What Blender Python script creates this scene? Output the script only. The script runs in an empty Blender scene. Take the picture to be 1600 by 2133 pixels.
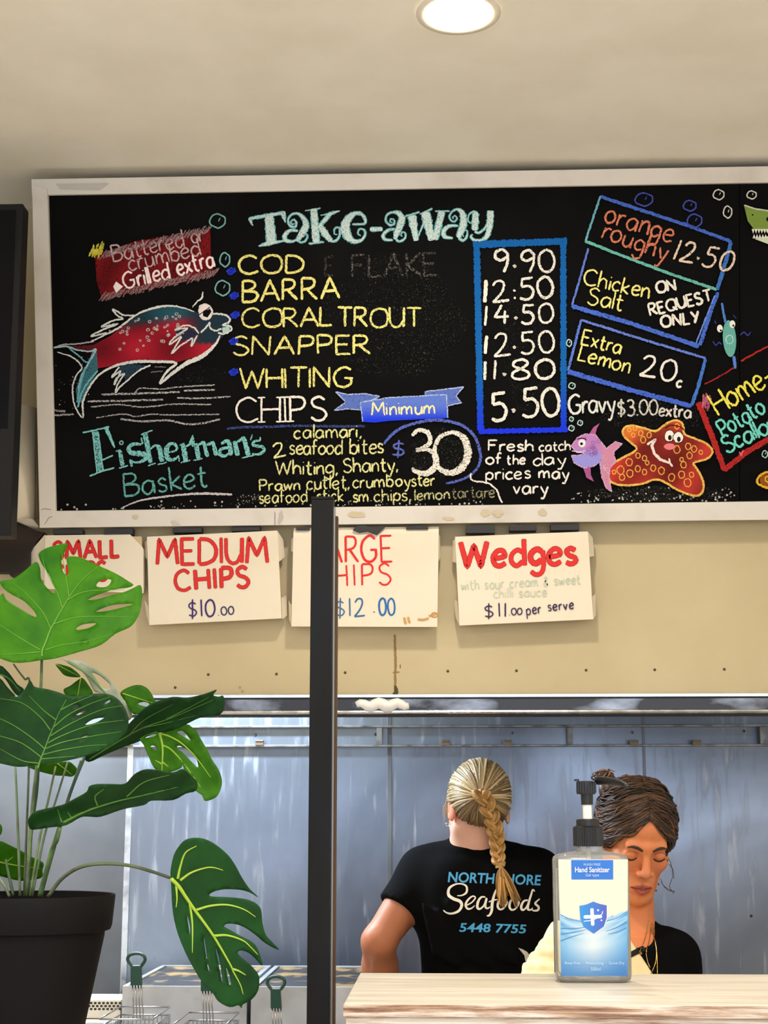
import bpy, bmesh, math, random
import numpy as np
from mathutils import Vector, Matrix, Euler
from mathutils.geometry import delaunay_2d_cdt
from mathutils.bvhtree import BVHTree

scene = bpy.context.scene
COL = scene.collection
R = math.radians
rnd = random.Random(7)

# ------------------------------------------------------------------ camera
FPX = 3200.0                     # focal length in pixels of the 1600 x 2133 frame
CAM = Vector((0.0, 0.0, 1.5))
PITCH, YAW = 11.2, 2.2
cam_data = bpy.data.cameras.new('camera')
cam_data.sensor_fit = 'HORIZONTAL'
cam_data.sensor_width = 36.0
cam_data.lens = 36.0 * FPX / 1600.0
cam_data.clip_start = 0.05
cam = bpy.data.objects.new('camera', cam_data)
cam.location = CAM
cam.rotation_euler = (R(90 + PITCH), 0, R(YAW))
COL.objects.link(cam)
scene.camera = cam
RM = Euler((R(90 + PITCH), 0, R(YAW))).to_matrix()

# ------------------------------------------------------------------ world, exposure, big lights
scene.view_settings.view_transform = 'Standard'
scene.view_settings.look = 'None'
scene.view_settings.gamma = 1.0
scene.view_settings.use_curve_mapping = False
scene.view_settings.exposure = 0.0
world = bpy.data.worlds.new('world')
scene.world = world
world.use_nodes = True
bg = world.node_tree.nodes['Background']
bg.inputs[0].default_value = (0.56, 0.70, 1.0, 1)
bg.inputs[1].default_value = 0.62
scene.cycles.max_bounces = 8
scene.cycles.transparent_max_bounces = 24
scene.cycles.sample_clamp_indirect = 6.0

def light(name, kind, loc, power, color, rot=(0, 0, 0), **kw):
    d = bpy.data.lights.new(name, kind)
    d.energy = power
    d.color = color
    for k, v in kw.items():
        setattr(d, k, v)
    o = bpy.data.objects.new(name, d)
    o.location = loc
    o.rotation_euler = rot
    COL.objects.link(o)
    return o

WARM = (1.0, 0.89, 0.74)
# shopfront window daylight, behind the camera
light('shopfront_daylight', 'AREA', (0.4, -3.6, 1.9), 60, (0.78, 0.88, 1.0), (R(90), 0, R(0)),
      shape='RECTANGLE', size=4.6, size_y=2.2)
# unseen ceiling lamps over the customers; rear row added to brighten floor and ceiling
for (lx, ly, pw) in ((-1.5, 0.9, 22), (0.2, 0.4, 24), (1.7, 0.9, 22), (-1.5, 2.45, 9), (1.9, 2.45, 9), (-1.3, -1.0, 26), (0.2, -1.0, 26), (1.7, -1.0, 26)):
    light('ceiling_area_light', 'AREA', (lx, ly, 2.90), pw, WARM, shape='DISK', size=0.16, spread=R(150))
# fluorescent tube of the canopy over the fryers
light('canopy_tube_lamp', 'AREA', (-0.95, 3.93, 2.04), 58, (0.74, 0.87, 1.0), (R(4), 0, 0),
      shape='RECTANGLE', size=1.1, size_y=0.12)
light('canopy_tube_lamp', 'AREA', (1.5, 3.90, 2.06), 2, (0.85, 0.92, 1.0), (R(8), 0, 0),
      shape='RECTANGLE', size=1.25, size_y=0.12)

# ------------------------------------------------------------------ pixel -> world helpers
def ray(px, py):
    return (RM @ Vector(((px - 800.0) / FPX, (1066.5 - py) / FPX, -1.0)))

def U(px, py, Y):
    d = ray(px, py)
    return CAM + d * (Y / d.y)

def UZ(px, py, z):
    d = ray(px, py)
    return CAM + d * ((z - CAM.z) / d.z)

def on_plane(px, py, p0, n):
    d = ray(px, py)
    return CAM + d * ((p0 - CAM).dot(n) / d.dot(n))

def ppm(Y):                       # pixels per metre at depth Y (approx.)
    return FPX / (Y * 0.981)

# ------------------------------------------------------------------ colour / materials
def lin(c):
    out = []
    for v in c[:3]:
        v = v / 255.0
        out.append(v / 12.92 if v <= 0.04045 else ((v + 0.055) / 1.055) ** 2.4)
    return tuple(out)

MATS = {}
def mat(name, rgb=(200, 200, 200), rough=0.5, metal=0.0, spec=0.5, noise=None, bump=None, trans=0.0,
        emit=None, sss=0.0, coat=0.0, scale_vec=None, rnoise=None, alpha=1.0, ior=None):
    if name in MATS:
        return MATS[name]
    m = bpy.data.materials.new(name)
    m.use_nodes = True
    nt = m.node_tree
    b = nt.nodes['Principled BSDF']
    b.inputs['Base Color'].default_value = (*lin(rgb), 1)
    b.inputs['Roughness'].default_value = rough
    b.inputs['Metallic'].default_value = metal
    b.inputs['Specular IOR Level'].default_value = spec
    b.inputs['Transmission Weight'].default_value = trans
    b.inputs['Coat Weight'].default_value = coat
    if ior: b.inputs['IOR'].default_value = ior
    if sss:
        b.inputs['Subsurface Weight'].default_value = sss
        b.inputs['Subsurface Radius'].default_value = (0.012, 0.005, 0.003)
        b.inputs['Subsurface Scale'].default_value = 1.0
    if emit:
        b.inputs['Emission Color'].default_value = (*lin(emit[0]), 1)
        b.inputs['Emission Strength'].default_value = emit[1]
    tc = nt.nodes.new('ShaderNodeTexCoord')
    mp = nt.nodes.new('ShaderNodeMapping')
    nt.links.new(tc.outputs['Object'], mp.inputs['Vector'])
    if scale_vec: mp.inputs['Scale'].default_value = scale_vec
    if noise:                     # (rgb2, scale, detail, lo, hi)
        n = nt.nodes.new('ShaderNodeTexNoise')
        n.inputs['Scale'].default_value = noise[1]
        n.inputs['Detail'].default_value = noise[2]
        r = nt.nodes.new('ShaderNodeMapRange')
        r.inputs[1].default_value = noise[3]; r.inputs[2].default_value = noise[4]
        mx = nt.nodes.new('ShaderNodeMix'); mx.data_type = 'RGBA'
        mx.inputs[6].default_value = (*lin(rgb), 1)
        mx.inputs[7].default_value = (*lin(noise[0]), 1)
        nt.links.new(mp.outputs[0], n.inputs['Vector'])
        nt.links.new(n.outputs[0], r.inputs[0])
        nt.links.new(r.outputs[0], mx.inputs[0])
        nt.links.new(mx.outputs[2], b.inputs['Base Color'])
    if rnoise:                    # (scale, lo, hi)
        n = nt.nodes.new('ShaderNodeTexNoise')
        n.inputs['Scale'].default_value = rnoise[0]; n.inputs['Detail'].default_value = 6
        r = nt.nodes.new('ShaderNodeMapRange')
        r.inputs[1].default_value = 0.3; r.inputs[2].default_value = 0.7
        r.inputs[3].default_value = rnoise[1]; r.inputs[4].default_value = rnoise[2]
        nt.links.new(mp.outputs[0], n.inputs['Vector'])
        nt.links.new(n.outputs[0], r.inputs[0])
        nt.links.new(r.outputs[0], b.inputs['Roughness'])
    if bump:                      # (scale, strength, distance)
        n = nt.nodes.new('ShaderNodeTexNoise')
        n.inputs['Scale'].default_value = bump[0]; n.inputs['Detail'].default_value = 5
        bp = nt.nodes.new('ShaderNodeBump')
        bp.inputs['Strength'].default_value = bump[1]
        bp.inputs['Distance'].default_value = bump[2]
        nt.links.new(mp.outputs[0], n.inputs['Vector'])
        nt.links.new(n.outputs[0], bp.inputs['Height'])
        nt.links.new(bp.outputs[0], b.inputs['Normal'])
    MATS[name] = m
    return m

def attr_mat(name, rough=0.9, grain=None, spec=0.3, sss=0.0, coat=0.0, streak=None):
    """colour from the mesh's own 'Col' attribute; its alpha is the density of the chalk / ink"""
    if name in MATS:
        return MATS[name]
    m = bpy.data.materials.new(name); m.use_nodes = True
    nt = m.node_tree; b = nt.nodes['Principled BSDF']
    b.inputs['Roughness'].default_value = rough
    b.inputs['Specular IOR Level'].default_value = spec
    b.inputs['Coat Weight'].default_value = coat
    if sss:
        b.inputs['Subsurface Weight'].default_value = sss
        b.inputs['Subsurface Radius'].default_value = (0.010, 0.004, 0.002)
        b.inputs['Subsurface Scale'].default_value = 1.0
    a = nt.nodes.new('ShaderNodeAttribute'); a.attribute_name = 'Col'
    nt.links.new(a.outputs['Color'], b.inputs['Base Color'])
    if grain:
        tc = nt.nodes.new('ShaderNodeTexCoord')
        mp = nt.nodes.new('ShaderNodeMapping')
        if streak: mp.inputs['Rotation'].default_value = (0, R(35), 0); mp.inputs['Scale'].default_value = streak
        n = nt.nodes.new('ShaderNodeTexNoise')
        n.inputs['Scale'].default_value = grain; n.inputs['Detail'].default_value = 3
        nt.links.new(tc.outputs['Object'], mp.inputs['Vector'])
        nt.links.new(mp.outputs[0], n.inputs['Vector'])
        # alpha = clamp((noise + density - 0.98) * 5)
        s = nt.nodes.new('ShaderNodeMath'); s.operation = 'ADD'
        nt.links.new(n.outputs[0], s.inputs[0]); nt.links.new(a.outputs['Alpha'], s.inputs[1])
        s2 = nt.nodes.new('ShaderNodeMath'); s2.operation = 'SUBTRACT'; s2.inputs[1].default_value = 1.11
        nt.links.new(s.outputs[0], s2.inputs[0])
        s3 = nt.nodes.new('ShaderNodeMath'); s3.operation = 'MULTIPLY'; s3.inputs[1].default_value = 5.0; s3.use_clamp = True
        nt.links.new(s2.outputs[0], s3.inputs[0])
        nt.links.new(s3.outputs[0], b.inputs['Alpha'])
    MATS[name] = m
    return m

# ------------------------------------------------------------------ object helpers
def props(o, label=None, cat=None, group=None, kind=None):
    if label: o['label'] = label
    if cat: o['category'] = cat
    if group: o['group'] = group
    if kind: o['kind'] = kind
    return o

def thing(name, loc, label, cat, group=None):
    o = bpy.data.objects.new(name, None)
    o.empty_display_size = 0.05
    o.location = loc
    COL.objects.link(o)
    return props(o, label, cat, group)

WORLD = {}
def wloc(o):
    v = Vector((0, 0, 0))
    while o is not None:
        v = v + Vector(o.location); o = o.parent
    return v

def mesh_obj(name, verts, faces, m, parent=None, smooth=False, colors=None, origin=None, label=None):
    """verts in world space"""
    base = wloc(parent) if parent else Vector((0, 0, 0))
    o_loc = Vector(origin) - base if origin is not None else Vector((0, 0, 0))
    off = base + o_loc
    me = bpy.data.meshes.new(name)
    me.from_pydata([tuple(Vector(v) - off) for v in verts], [], [tuple(f) for f in faces])
    if isinstance(m, (list, tuple)):
        for q in m: me.materials.append(q)
    elif m: me.materials.append(m)
    if colors is not None:
        at = me.color_attributes.new('Col', 'FLOAT_COLOR', 'POINT')
        flat = np.array([(*lin(c), (c[3] if len(c) > 3 else 1.0)) for c in colors], dtype=np.float32).ravel()
        at.data.foreach_set('color', flat)
    if smooth:
        me.polygons.foreach_set('use_smooth', [True] * len(me.polygons))
    me.update()
    o = bpy.data.objects.new(name, me)
    o.location = o_loc
    if parent: o.parent = parent
    COL.objects.link(o)
    if label: o['label'] = label
    return o

class MB:
    """collects shapes into one mesh"""
    def __init__(s): s.v = []; s.f = []; s.mi = []; s.c = []
    def add(s, v, f, mi=0, c=None):
        n = len(s.v)
        s.v += [Vector(q) for q in v]
        s.f += [tuple(i + n for i in q) for q in f]
        s.mi += [mi] * len(f)
        if c is not None: s.c += c if isinstance(c, list) else [c] * len(v)
    def box(s, a, b, mi=0, c=None):
        x0, y0, z0 = a; x1, y1, z1 = b
        v = [(x0, y0, z0), (x1, y0, z0), (x1, y1, z0), (x0, y1, z0), (x0, y0, z1), (x1, y0, z1), (x1, y1, z1), (x0, y1, z1)]
        s.add(v, [(0, 3, 2, 1), (4, 5, 6, 7), (0, 1, 5, 4), (1, 2, 6, 5), (2, 3, 7, 6), (3, 0, 4, 7)], mi, c)
    def hexa(s, q, mi=0, c=None):      # 8 corners, bottom ring then top ring
        s.add(q, [(0, 3, 2, 1), (4, 5, 6, 7), (0, 1, 5, 4), (1, 2, 6, 5), (2, 3, 7, 6), (3, 0, 4, 7)], mi, c)
    def tube(s, pts, rad, n=8, mi=0, c=None, caps=True, flat=1.0, up=None):
        pts = [Vector(p) for p in pts]
        if not isinstance(rad, (list, tuple)): rad = [rad] * len(pts)
        ref = None; rings = []
        for i, p in enumerate(pts):
            t = (pts[min(i + 1, len(pts) - 1)] - pts[max(i - 1, 0)])
            if t.length < 1e-9: t = Vector((0, 0, 1))
            t.normalize()
            if ref is None:
                ref = Vector(up) if up is not None else (Vector((0, 0, 1)) if abs(t.z) < 0.9 else Vector((1, 0, 0)))
            a = (ref - t * ref.dot(t))
            if a.length < 1e-6: a = t.orthogonal()
            a.normalize(); b = t.cross(a); ref = a
            rings.append([p + (a * math.cos(2 * math.pi * k / n) * flat + b * math.sin(2 * math.pi * k / n)) * rad[i] for k in range(n)])
        v = [q for r_ in rings for q in r_]; f = []
        for i in range(len(rings) - 1):
            for k in range(n):
                f.append((i * n + k, i * n + (k + 1) % n, (i + 1) * n + (k + 1) % n, (i + 1) * n + k))
        if caps:
            f.append(tuple(range(n - 1, -1, -1))); m_ = (len(rings) - 1) * n
            f.append(tuple(range(m_, m_ + n)))
        s.add(v, f, mi, c)
    def lathe(s, cx, cy, prof, n=48, mi=0, c=None, caps=True, sx=1.0, sy=1.0, rot=None):
        v = []; f = []
        for (r_, z) in prof:
            for k in range(n):
                a = 2 * math.pi * k / n
                v.append((cx + r_ * sx * math.cos(a), cy + r_ * sy * math.sin(a), z))
        for i in range(len(prof) - 1):
            for k in range(n):
                f.append((i * n + k, i * n + (k + 1) % n, (i + 1) * n + (k + 1) % n, (i + 1) * n + k))
        if caps:
            f.append(tuple(range(n - 1, -1, -1))); m_ = (len(prof) - 1) * n
            f.append(tuple(range(m_, m_ + n)))
        s.add(v, f, mi, c)
    def prism(s, poly, depth, mi=0, c=None):   # poly: world points of the front face, depth: Vector
        n = len(poly); d = Vector(depth)
        v = [Vector(p) for p in poly] + [Vector(p) + d for p in poly]
        f = [tuple(range(n)), tuple(range(2 * n - 1, n - 1, -1))]
        for i in range(n):
            j = (i + 1) % n
            f.append((i, n + i, n + j, j))
        s.add(v, f, mi, c)
    def build(s, name, m, parent=None, smooth=False, origin=None, label=None, bevel=0, autosmooth=None):
        o = mesh_obj(name, s.v, s.f, m, parent, smooth, s.c if s.c else None, origin, label)
        if any(s.mi): o.data.polygons.foreach_set('material_index', s.mi)
        if bevel:
            bm = bmesh.new(); bm.from_mesh(o.data)
            bmesh.ops.recalc_face_normals(bm, faces=bm.faces)
            bmesh.ops.bevel(bm, geom=[e for e in bm.edges if e.is_manifold and e.calc_face_angle(0) > R(35)], offset=bevel, segments=2, affect='EDGES', profile=0.7)
            bm.to_mesh(o.data); bm.free()
        else:
            bm = bmesh.new(); bm.from_mesh(o.data)
            bmesh.ops.recalc_face_normals(bm, faces=bm.faces)
            bm.to_mesh(o.data); bm.free()
        return o

def smooth_by_angle(o, deg=40):
    me = o.data
    me.polygons.foreach_set('use_smooth', [True] * len(me.polygons))
    bm = bmesh.new(); bm.from_mesh(me)
    for e in bm.edges:
        e.smooth = not (e.is_manifold and e.calc_face_angle(0) > R(deg))
    bm.to_mesh(me); bm.free()

def crom(pts, sub=6, closed=False):
    """Catmull-Rom through n-dimensional points"""
    P = [np.array(p, float) for p in pts]
    n = len(P)
    if n < 3 and not closed:
        return [P[0] + (P[-1] - P[0]) * t for t in np.linspace(0, 1, sub + 1)] if n == 2 else P
    out = []
    rng = n if closed else n - 1
    for i in range(rng):
        p1 = P[i]; p2 = P[(i + 1) % n]
        p0 = P[i - 1] if (i > 0 or closed) else 2 * p1 - p2
        p3 = P[(i + 2) % n] if (i + 2 < n or closed) else 2 * p2 - p1
        for k in range(sub):
            t = k / sub
            out.append(0.5 * ((2 * p1) + (-p0 + p2) * t + (2 * p0 - 5 * p1 + 4 * p2 - p3) * t * t + (-p0 + 3 * p1 - 3 * p2 + p3) * t ** 3))
    if not closed: out.append(P[-1])
    return out

def resample(pts, step):
    out = [np.array(pts[0], float)]
    for a, b in zip(pts[:-1], pts[1:]):
        a = np.array(a, float); b = np.array(b, float)
        L = np.linalg.norm(b[:2] - a[:2]); n = max(1, int(math.ceil(L / step)))
        for k in range(1, n + 1): out.append(a + (b - a) * k / n)
    return out

def inside(poly, x, y):
    c = False; n = len(poly); j = n - 1
    for i in range(n):
        xi, yi = poly[i][0], poly[i][1]; xj, yj = poly[j][0], poly[j][1]
        if (yi > y) != (yj > y) and x < (xj - xi) * (y - yi) / (yj - yi) + xi: c = not c
        j = i
    return c

def fill_poly(outline, holes=(), grid=0):
    """2-D triangulation of an outline with holes -> verts2d, tris"""
    pts = []; edges = []
    for loop in [outline] + list(holes):
        n0 = len(pts)
        pts += [(float(p[0]), float(p[1])) for p in loop]
        m_ = len(loop)
        edges += [(n0 + i, n0 + (i + 1) % m_) for i in range(m_)]
    if grid:
        xs = [p[0] for p in outline]; ys = [p[1] for p in outline]
        gx = min(xs) + grid * 0.5; row = 0
        while gx < max(xs):
            gy = min(ys) + grid * (0.5 + 0.5 * (row % 2))
            while gy < max(ys):
                if inside(outline, gx, gy) and not any(inside(h, gx, gy) for h in holes):
                    if min((gx - p[0]) ** 2 + (gy - p[1]) ** 2 for p in pts[:len(edges)]) > (grid * 0.45) ** 2:
                        pts.append((gx, gy))
                gy += grid
            gx += grid * 0.87; row += 1
    v, e, f, *_ = delaunay_2d_cdt([Vector(p) for p in pts], edges, [], 0, 1e-6)
    tris = []
    for t in f:
        cx = sum(v[i][0] for i in t) / 3; cy = sum(v[i][1] for i in t) / 3
        if inside(outline, cx, cy) and not any(inside(h, cx, cy) for h in holes): tris.append(tuple(t))
    return [(q[0], q[1]) for q in v], tris

# ------------------------------------------------------------------ strokes (chalk, ink)
class Ink:
    """draws strokes and filled patches given in photo pixels onto a surface; project(px,py,lift) gives the surface point"""
    def __init__(s, project, wob=0.35, step=3.0, lift0=0.0004, dl=0.00002):
        s.p = project; s.mb = MB(); s.wob = wob; s.step = step; s.lift = lift0; s.dl = dl; s.rnd = random.Random(3)
    def stroke(s, pts, w, c, smooth=False, den=0.85, closed=False, sub=6):
        pts = [np.array(p, float) for p in pts]
        ws = list(w) if isinstance(w, (list, tuple)) else [w] * len(pts)
        P = [np.array([p[0], p[1], ws[min(i, len(ws) - 1)]]) for i, p in enumerate(pts)]
        if smooth: P = crom(P, sub, closed)
        if closed: P = list(P) + [P[0]]
        P = resample(P, s.step)
        n = len(P)
        if n < 2: return
        vs = []; cs = []
        s.lift += s.dl
        for i, p in enumerate(P):
            t = P[min(i + 1, n - 1)][:2] - P[max(i - 1, 0)][:2]
            L = np.hypot(*t) or 1.0
            t = t / L; nn = np.array([-t[1], t[0]])
            ww = max(p[2], 0.3) * (1 + s.rnd.uniform(-.16, .16) * min(1, s.wob * 2))
            if not closed and (i == 0 or i == n - 1): ww *= 0.62
            jit = np.array([s.rnd.uniform(-1, 1), s.rnd.uniform(-1, 1)]) * s.wob
            for sg in (-0.5, 0.5):
                q = p[:2] + jit + nn * ww * sg
                vs.append(s.p(q[0], q[1], s.lift))
                cs.append((*c[:3], den))
        s.mb.add(vs, [(2 * i, 2 * i + 1, 2 * i + 3, 2 * i + 2) for i in range(n - 1)], 0, cs)
    def fill(s, poly, c, den=0.8, smooth=False, holes=(), grid=0, colf=None, sub=5):
        s.lift += s.dl
        if smooth: poly = crom(poly, sub, True)
        v, t = fill_poly(poly, holes, grid)
        cs = [((*c[:3], den) if colf is None else colf(x, y)) for (x, y) in v]
        s.mb.add([s.p(x, y, s.lift) for (x, y) in v], t, 0, cs)
    def disc(s, x, y, r, c, den=0.9, ry=None, n=14):
        s.fill([(x + r * math.cos(2 * math.pi * k / n), y + (ry or r) * math.sin(2 * math.pi * k / n)) for k in range(n)], c, den)
    def ring(s, x, y, r, w, c, den=0.8, ry=None, ang=0):
        ca, sa = math.cos(ang), math.sin(ang); ry = ry or r
        P = []
        for k in range(12):
            a = 2 * math.pi * k / 12
            ex, ey = r * math.cos(a) * (1 + s.rnd.uniform(-.08, .08)), ry * math.sin(a) * (1 + s.rnd.uniform(-.08, .08))
            P.append((x + ex * ca - ey * sa, y + ex * sa + ey * ca))
        s.stroke(P, w, c, True, den, True, 4)
    def build(s, name, m, parent, label=None):
        return mesh_obj(name, s.mb.v, s.mb.f, m, parent, False, s.mb.c, None, label)

# handwriting: one-line glyphs, cap height 1
G = {
'A': (.74, '0,0 .38,1 .74,0;.14,.36 .6,.38'), 'B': (.6, '0,0 .02,1;~.02,1 .42,.95 .5,.74 .3,.56 .02,.52;~.02,.52 .5,.46 .6,.24 .42,.03 0,0'),
'C': (.74, '~.7,.82 .45,1 .12,.84 0,.48 .12,.12 .42,0 .74,.14'), 'D': (.7, '0,0 .03,1;~.03,1 .45,.93 .7,.6 .62,.2 .3,.02 0,0'),
'E': (.52, '.52,1 0,1 0,0 .52,0;0,.52 .44,.53'), 'F': (.52, '0,0 0,1 .52,1;0,.55 .42,.55'),
'G': (.76, '~.68,.86 .42,1 .1,.8 0,.45 .15,.08 .45,0 .68,.18 .7,.45;.42,.45 .76,.45'), 'H': (.64, '0,0 0,1;.64,0 .64,1;0,.5 .64,.52'),
'I': (.06, '.03,0 .03,1'), 'K': (.58, '0,0 0,1;.55,1 .02,.45 .58,0'), 'L': (.48, '.02,1 0,0 .48,.03'),
'M': (.84, '0,0 .1,1 .42,.3 .75,1 .84,0'), 'N': (.66, '0,0 .03,1 .62,0 .66,1'),
'O': (.8, '~.4,1 .1,.82 0,.45 .15,.08 .42,0 .7,.12 .8,.5 .7,.88 .38,1'), 'P': (.52, '0,0 .02,1;~.02,1 .42,.97 .52,.75 .4,.52 .02,.45'),
'Q': (.8, '~.4,1 .1,.82 0,.45 .15,.08 .42,0 .7,.12 .8,.5 .7,.88 .38,1;.5,.3 .85,-.05'), 'R': (.6, '0,0 .02,1;~.02,1 .42,.96 .5,.74 .36,.54 .02,.47;.2,.48 .6,0'),
'S': (.56, '~.52,.86 .3,1 .06,.85 .12,.6 .42,.46 .55,.24 .4,.02 .18,0 0,.14'), 'T': (.68, '0,1 .68,1;.34,1 .34,0'),
'U': (.66, '~0,1 .02,.3 .2,.01 .45,.04 .62,.35;.66,1 .64,0'), 'V': (.66, '0,1 .33,0 .66,1'), 'W': (.95, '0,1 .22,0 .48,.85 .7,0 .95,1'),
'Y': (.6, '0,1 .32,.48;.62,1 .2,0'), 'X': (.6, '0,1 .6,0;.6,1 0,0'),
'a': (.5, '~.46,.55 .25,.62 .05,.45 .02,.18 .2,0 .4,.15 .48,.45;.48,.6 .5,0'), 'b': (.46, '.02,1.05 .02,0;~.02,.4 .2,.6 .42,.5 .46,.22 .3,.0 .03,.1'),
'c': (.42, '~.4,.5 .25,.62 .05,.48 0,.22 .16,0 .42,.1'), 'd': (.48, '~.44,.5 .25,.62 .05,.45 .02,.18 .2,0 .42,.18;.47,1.05 .48,0'),
'e': (.46, '~.03,.3 .3,.34 .44,.42 .36,.6 .18,.6 .02,.38 .06,.1 .24,0 .46,.12'), 'f': (.36, '~.4,.95 .25,1.02 .16,.8 .14,0;0,.55 .36,.58'),
'g': (.48, '~.44,.52 .25,.62 .05,.45 .04,.2 .2,.06 .42,.2;~.46,.58 .48,0 .4,-.3 .2,-.38 .02,-.24'), 'h': (.46, '.02,1.05 .02,0;~.02,.35 .2,.6 .4,.52 .44,.3;.44,.3 .46,0'),
'i': (.06, '.03,.6 .03,0;.03,.82 .04,.88'), 'k': (.44, '.02,1.05 .02,0;.42,.6 .04,.28 .44,0'), 'l': (.06, '.03,1.05 .03,0'),
'm': (.74, '.02,.6 .02,0;~.02,.35 .18,.6 .34,.5 .37,.0;~.37,.35 .54,.6 .68,.5 .73,0'), 'n': (.44, '.02,.6 .02,0;~.02,.35 .2,.6 .38,.52 .43,0'),
'o': (.5, '~.25,.62 .05,.48 .02,.2 .2,0 .42,.1 .5,.35 .38,.58 .22,.62'), 'p': (.46, '.02,.6 .0,-.38;~.02,.4 .2,.62 .42,.5 .44,.24 .3,.02 .03,.1'),
'r': (.32, '.02,.6 .02,0;~.02,.35 .15,.58 .34,.58'), 's': (.36, '~.34,.52 .18,.62 .03,.5 .12,.34 .3,.26 .34,.1 .18,0 0,.08'),
't': (.36, '~.16,.95 .14,.2 .24,0 .36,.06;0,.62 .36,.64'), 'u': (.46, '~.02,.6 .04,.15 .2,0 .38,.12 .44,.4;.45,.6 .46,0'),
'v': (.42, '0,.6 .2,0 .42,.6'), 'w': (.62, '0,.6 .14,0 .31,.5 .46,0 .62,.6'), 'x': (.42, '0,.6 .42,0;.42,.6 0,0'), 'y': (.46, '0,.6 .22,.05;~.46,.6 .3,.0 .16,-.36 .0,-.34'),
'q': (.48, '~.44,.5 .25,.62 .05,.45 .04,.2 .2,.0 .42,.18;.46,.6 .46,-.4'),
'0': (.56, '~.28,1 .06,.8 0,.45 .1,.1 .28,0 .48,.15 .56,.5 .46,.88 .26,1'), '1': (.1, '.06,1 .03,0'), '2': (.6, '~.04,.78 .2,.98 .42,.95 .46,.7 .3,.35 0,0;0,0 .62,.04'),
'3': (.5, '~.03,.9 .25,1 .45,.86 .38,.62 .18,.54;~.18,.54 .45,.5 .5,.22 .3,0 .02,.06'), '4': (.58, '.3,1 0,.35 .58,.38;.42,.7 .4,0'),
'5': (.54, '.54,1 .14,.98 .1,.6;~.1,.6 .36,.62 .52,.38 .42,.08 .2,0 0,.1'), '7': (.5, '0,1 .5,1 .18,0'),
'8': (.52, '~.26,.54 .06,.7 .12,.95 .36,1 .48,.8 .3,.56 .06,.36 .04,.1 .26,0 .48,.1 .5,.34 .26,.54'), '9': (.5, '~.46,.8 .28,1 .06,.9 .02,.66 .2,.52 .42,.66;~.46,.85 .44,.4 .3,0'),
'$': (.5, '~.46,.78 .25,.88 .05,.74 .12,.56 .38,.44 .48,.26 .3,.08 .02,.16;.28,1.08 .22,-.1'), '.': (.1, '.03,.0 .07,.07 .03,.07 .08,.0'), '·': (.12, '.03,.24 .09,.32 .03,.34 .1,.25'), ',': (.12, '.09,.08 .02,-.16'), ':': (.1, '.04,.1 .08,.18;.05,.44 .08,.52'),
'-': (.34, '.02,.36 .34,.36'), "'": (.12, '.09,1.08 .05,.8'), '&': (.5, '~.5,0 .2,.5 .2,.9 .38,.9 .36,.65 .05,.3 .1,.02 .3,0 .48,.3'), ' ': (.34, ''),
}

def write(ink, text, x0, y0, x1, y1, cap, c, w=4.0, den=0.85, gap=.17, jit=.03, serif=0.0, slant=0.0, seed=1, double=False, vmul=None):
    """hand-letters `text` with its baseline from pixel (x0,y0) to (x1,y1)"""
    r = random.Random(seed + len(text))
    adv = 0; lay = []
    for ch in text:
        wd, st = G[ch]
        lay.append((adv, st)); adv += wd + gap
    adv -= gap
    L = math.hypot(x1 - x0, y1 - y0)
    sx = L / adv
    ux, uy = (x1 - x0) / L, (y1 - y0) / L
    vx, vy = uy, -ux                      # up
    for a0, st in lay:
        if not st: continue
        dx, dy, rot = r.uniform(-jit, jit), r.uniform(-jit, jit), r.uniform(-jit, jit)
        sc = 1 + r.uniform(-jit, jit)
        for s_ in st.split(';'):
            sm = s_[0] == '~'
            P = []
            for q in s_.lstrip('~').split():
                gx, gy = (float(t) for t in q.split(','))
                gx, gy = gx * sc + dy, gy * sc + dx
                gx += slant * gy - rot * gy
                X = (a0 + gx) * sx; Y = gy * cap
                P.append((x0 + ux * X + vx * Y, y0 + uy * X + vy * Y))
            ww = w * r.uniform(.88, 1.12)
            if vmul and not sm and len(P) == 2 and abs(P[0][1] - P[1][1]) > abs(P[0][0] - P[1][0]): ww *= vmul
            ink.stroke(P, ww, c, sm, den)
            if double: ink.stroke([(p[0] + w * .5, p[1] + 1) for p in P], ww * .55, double, sm, den)
            if serif and not sm:
                for e, nb in ((P[0], P[1]), (P[-1], P[-2])):
                    if abs(e[0] - nb[0]) < abs(e[1] - nb[1]) * .75:
                        ink.stroke([(e[0] - ux * serif, e[1] - uy * serif), (e[0] + ux * serif, e[1] + uy * serif)], w * .7, c, False, den)
# =================================================================== SETTING
YF = 3.45            # cream bulkhead face
YB = 4.40            # steel back wall
CEIL = 2.935
XL, XR = -2.6, 2.6

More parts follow.
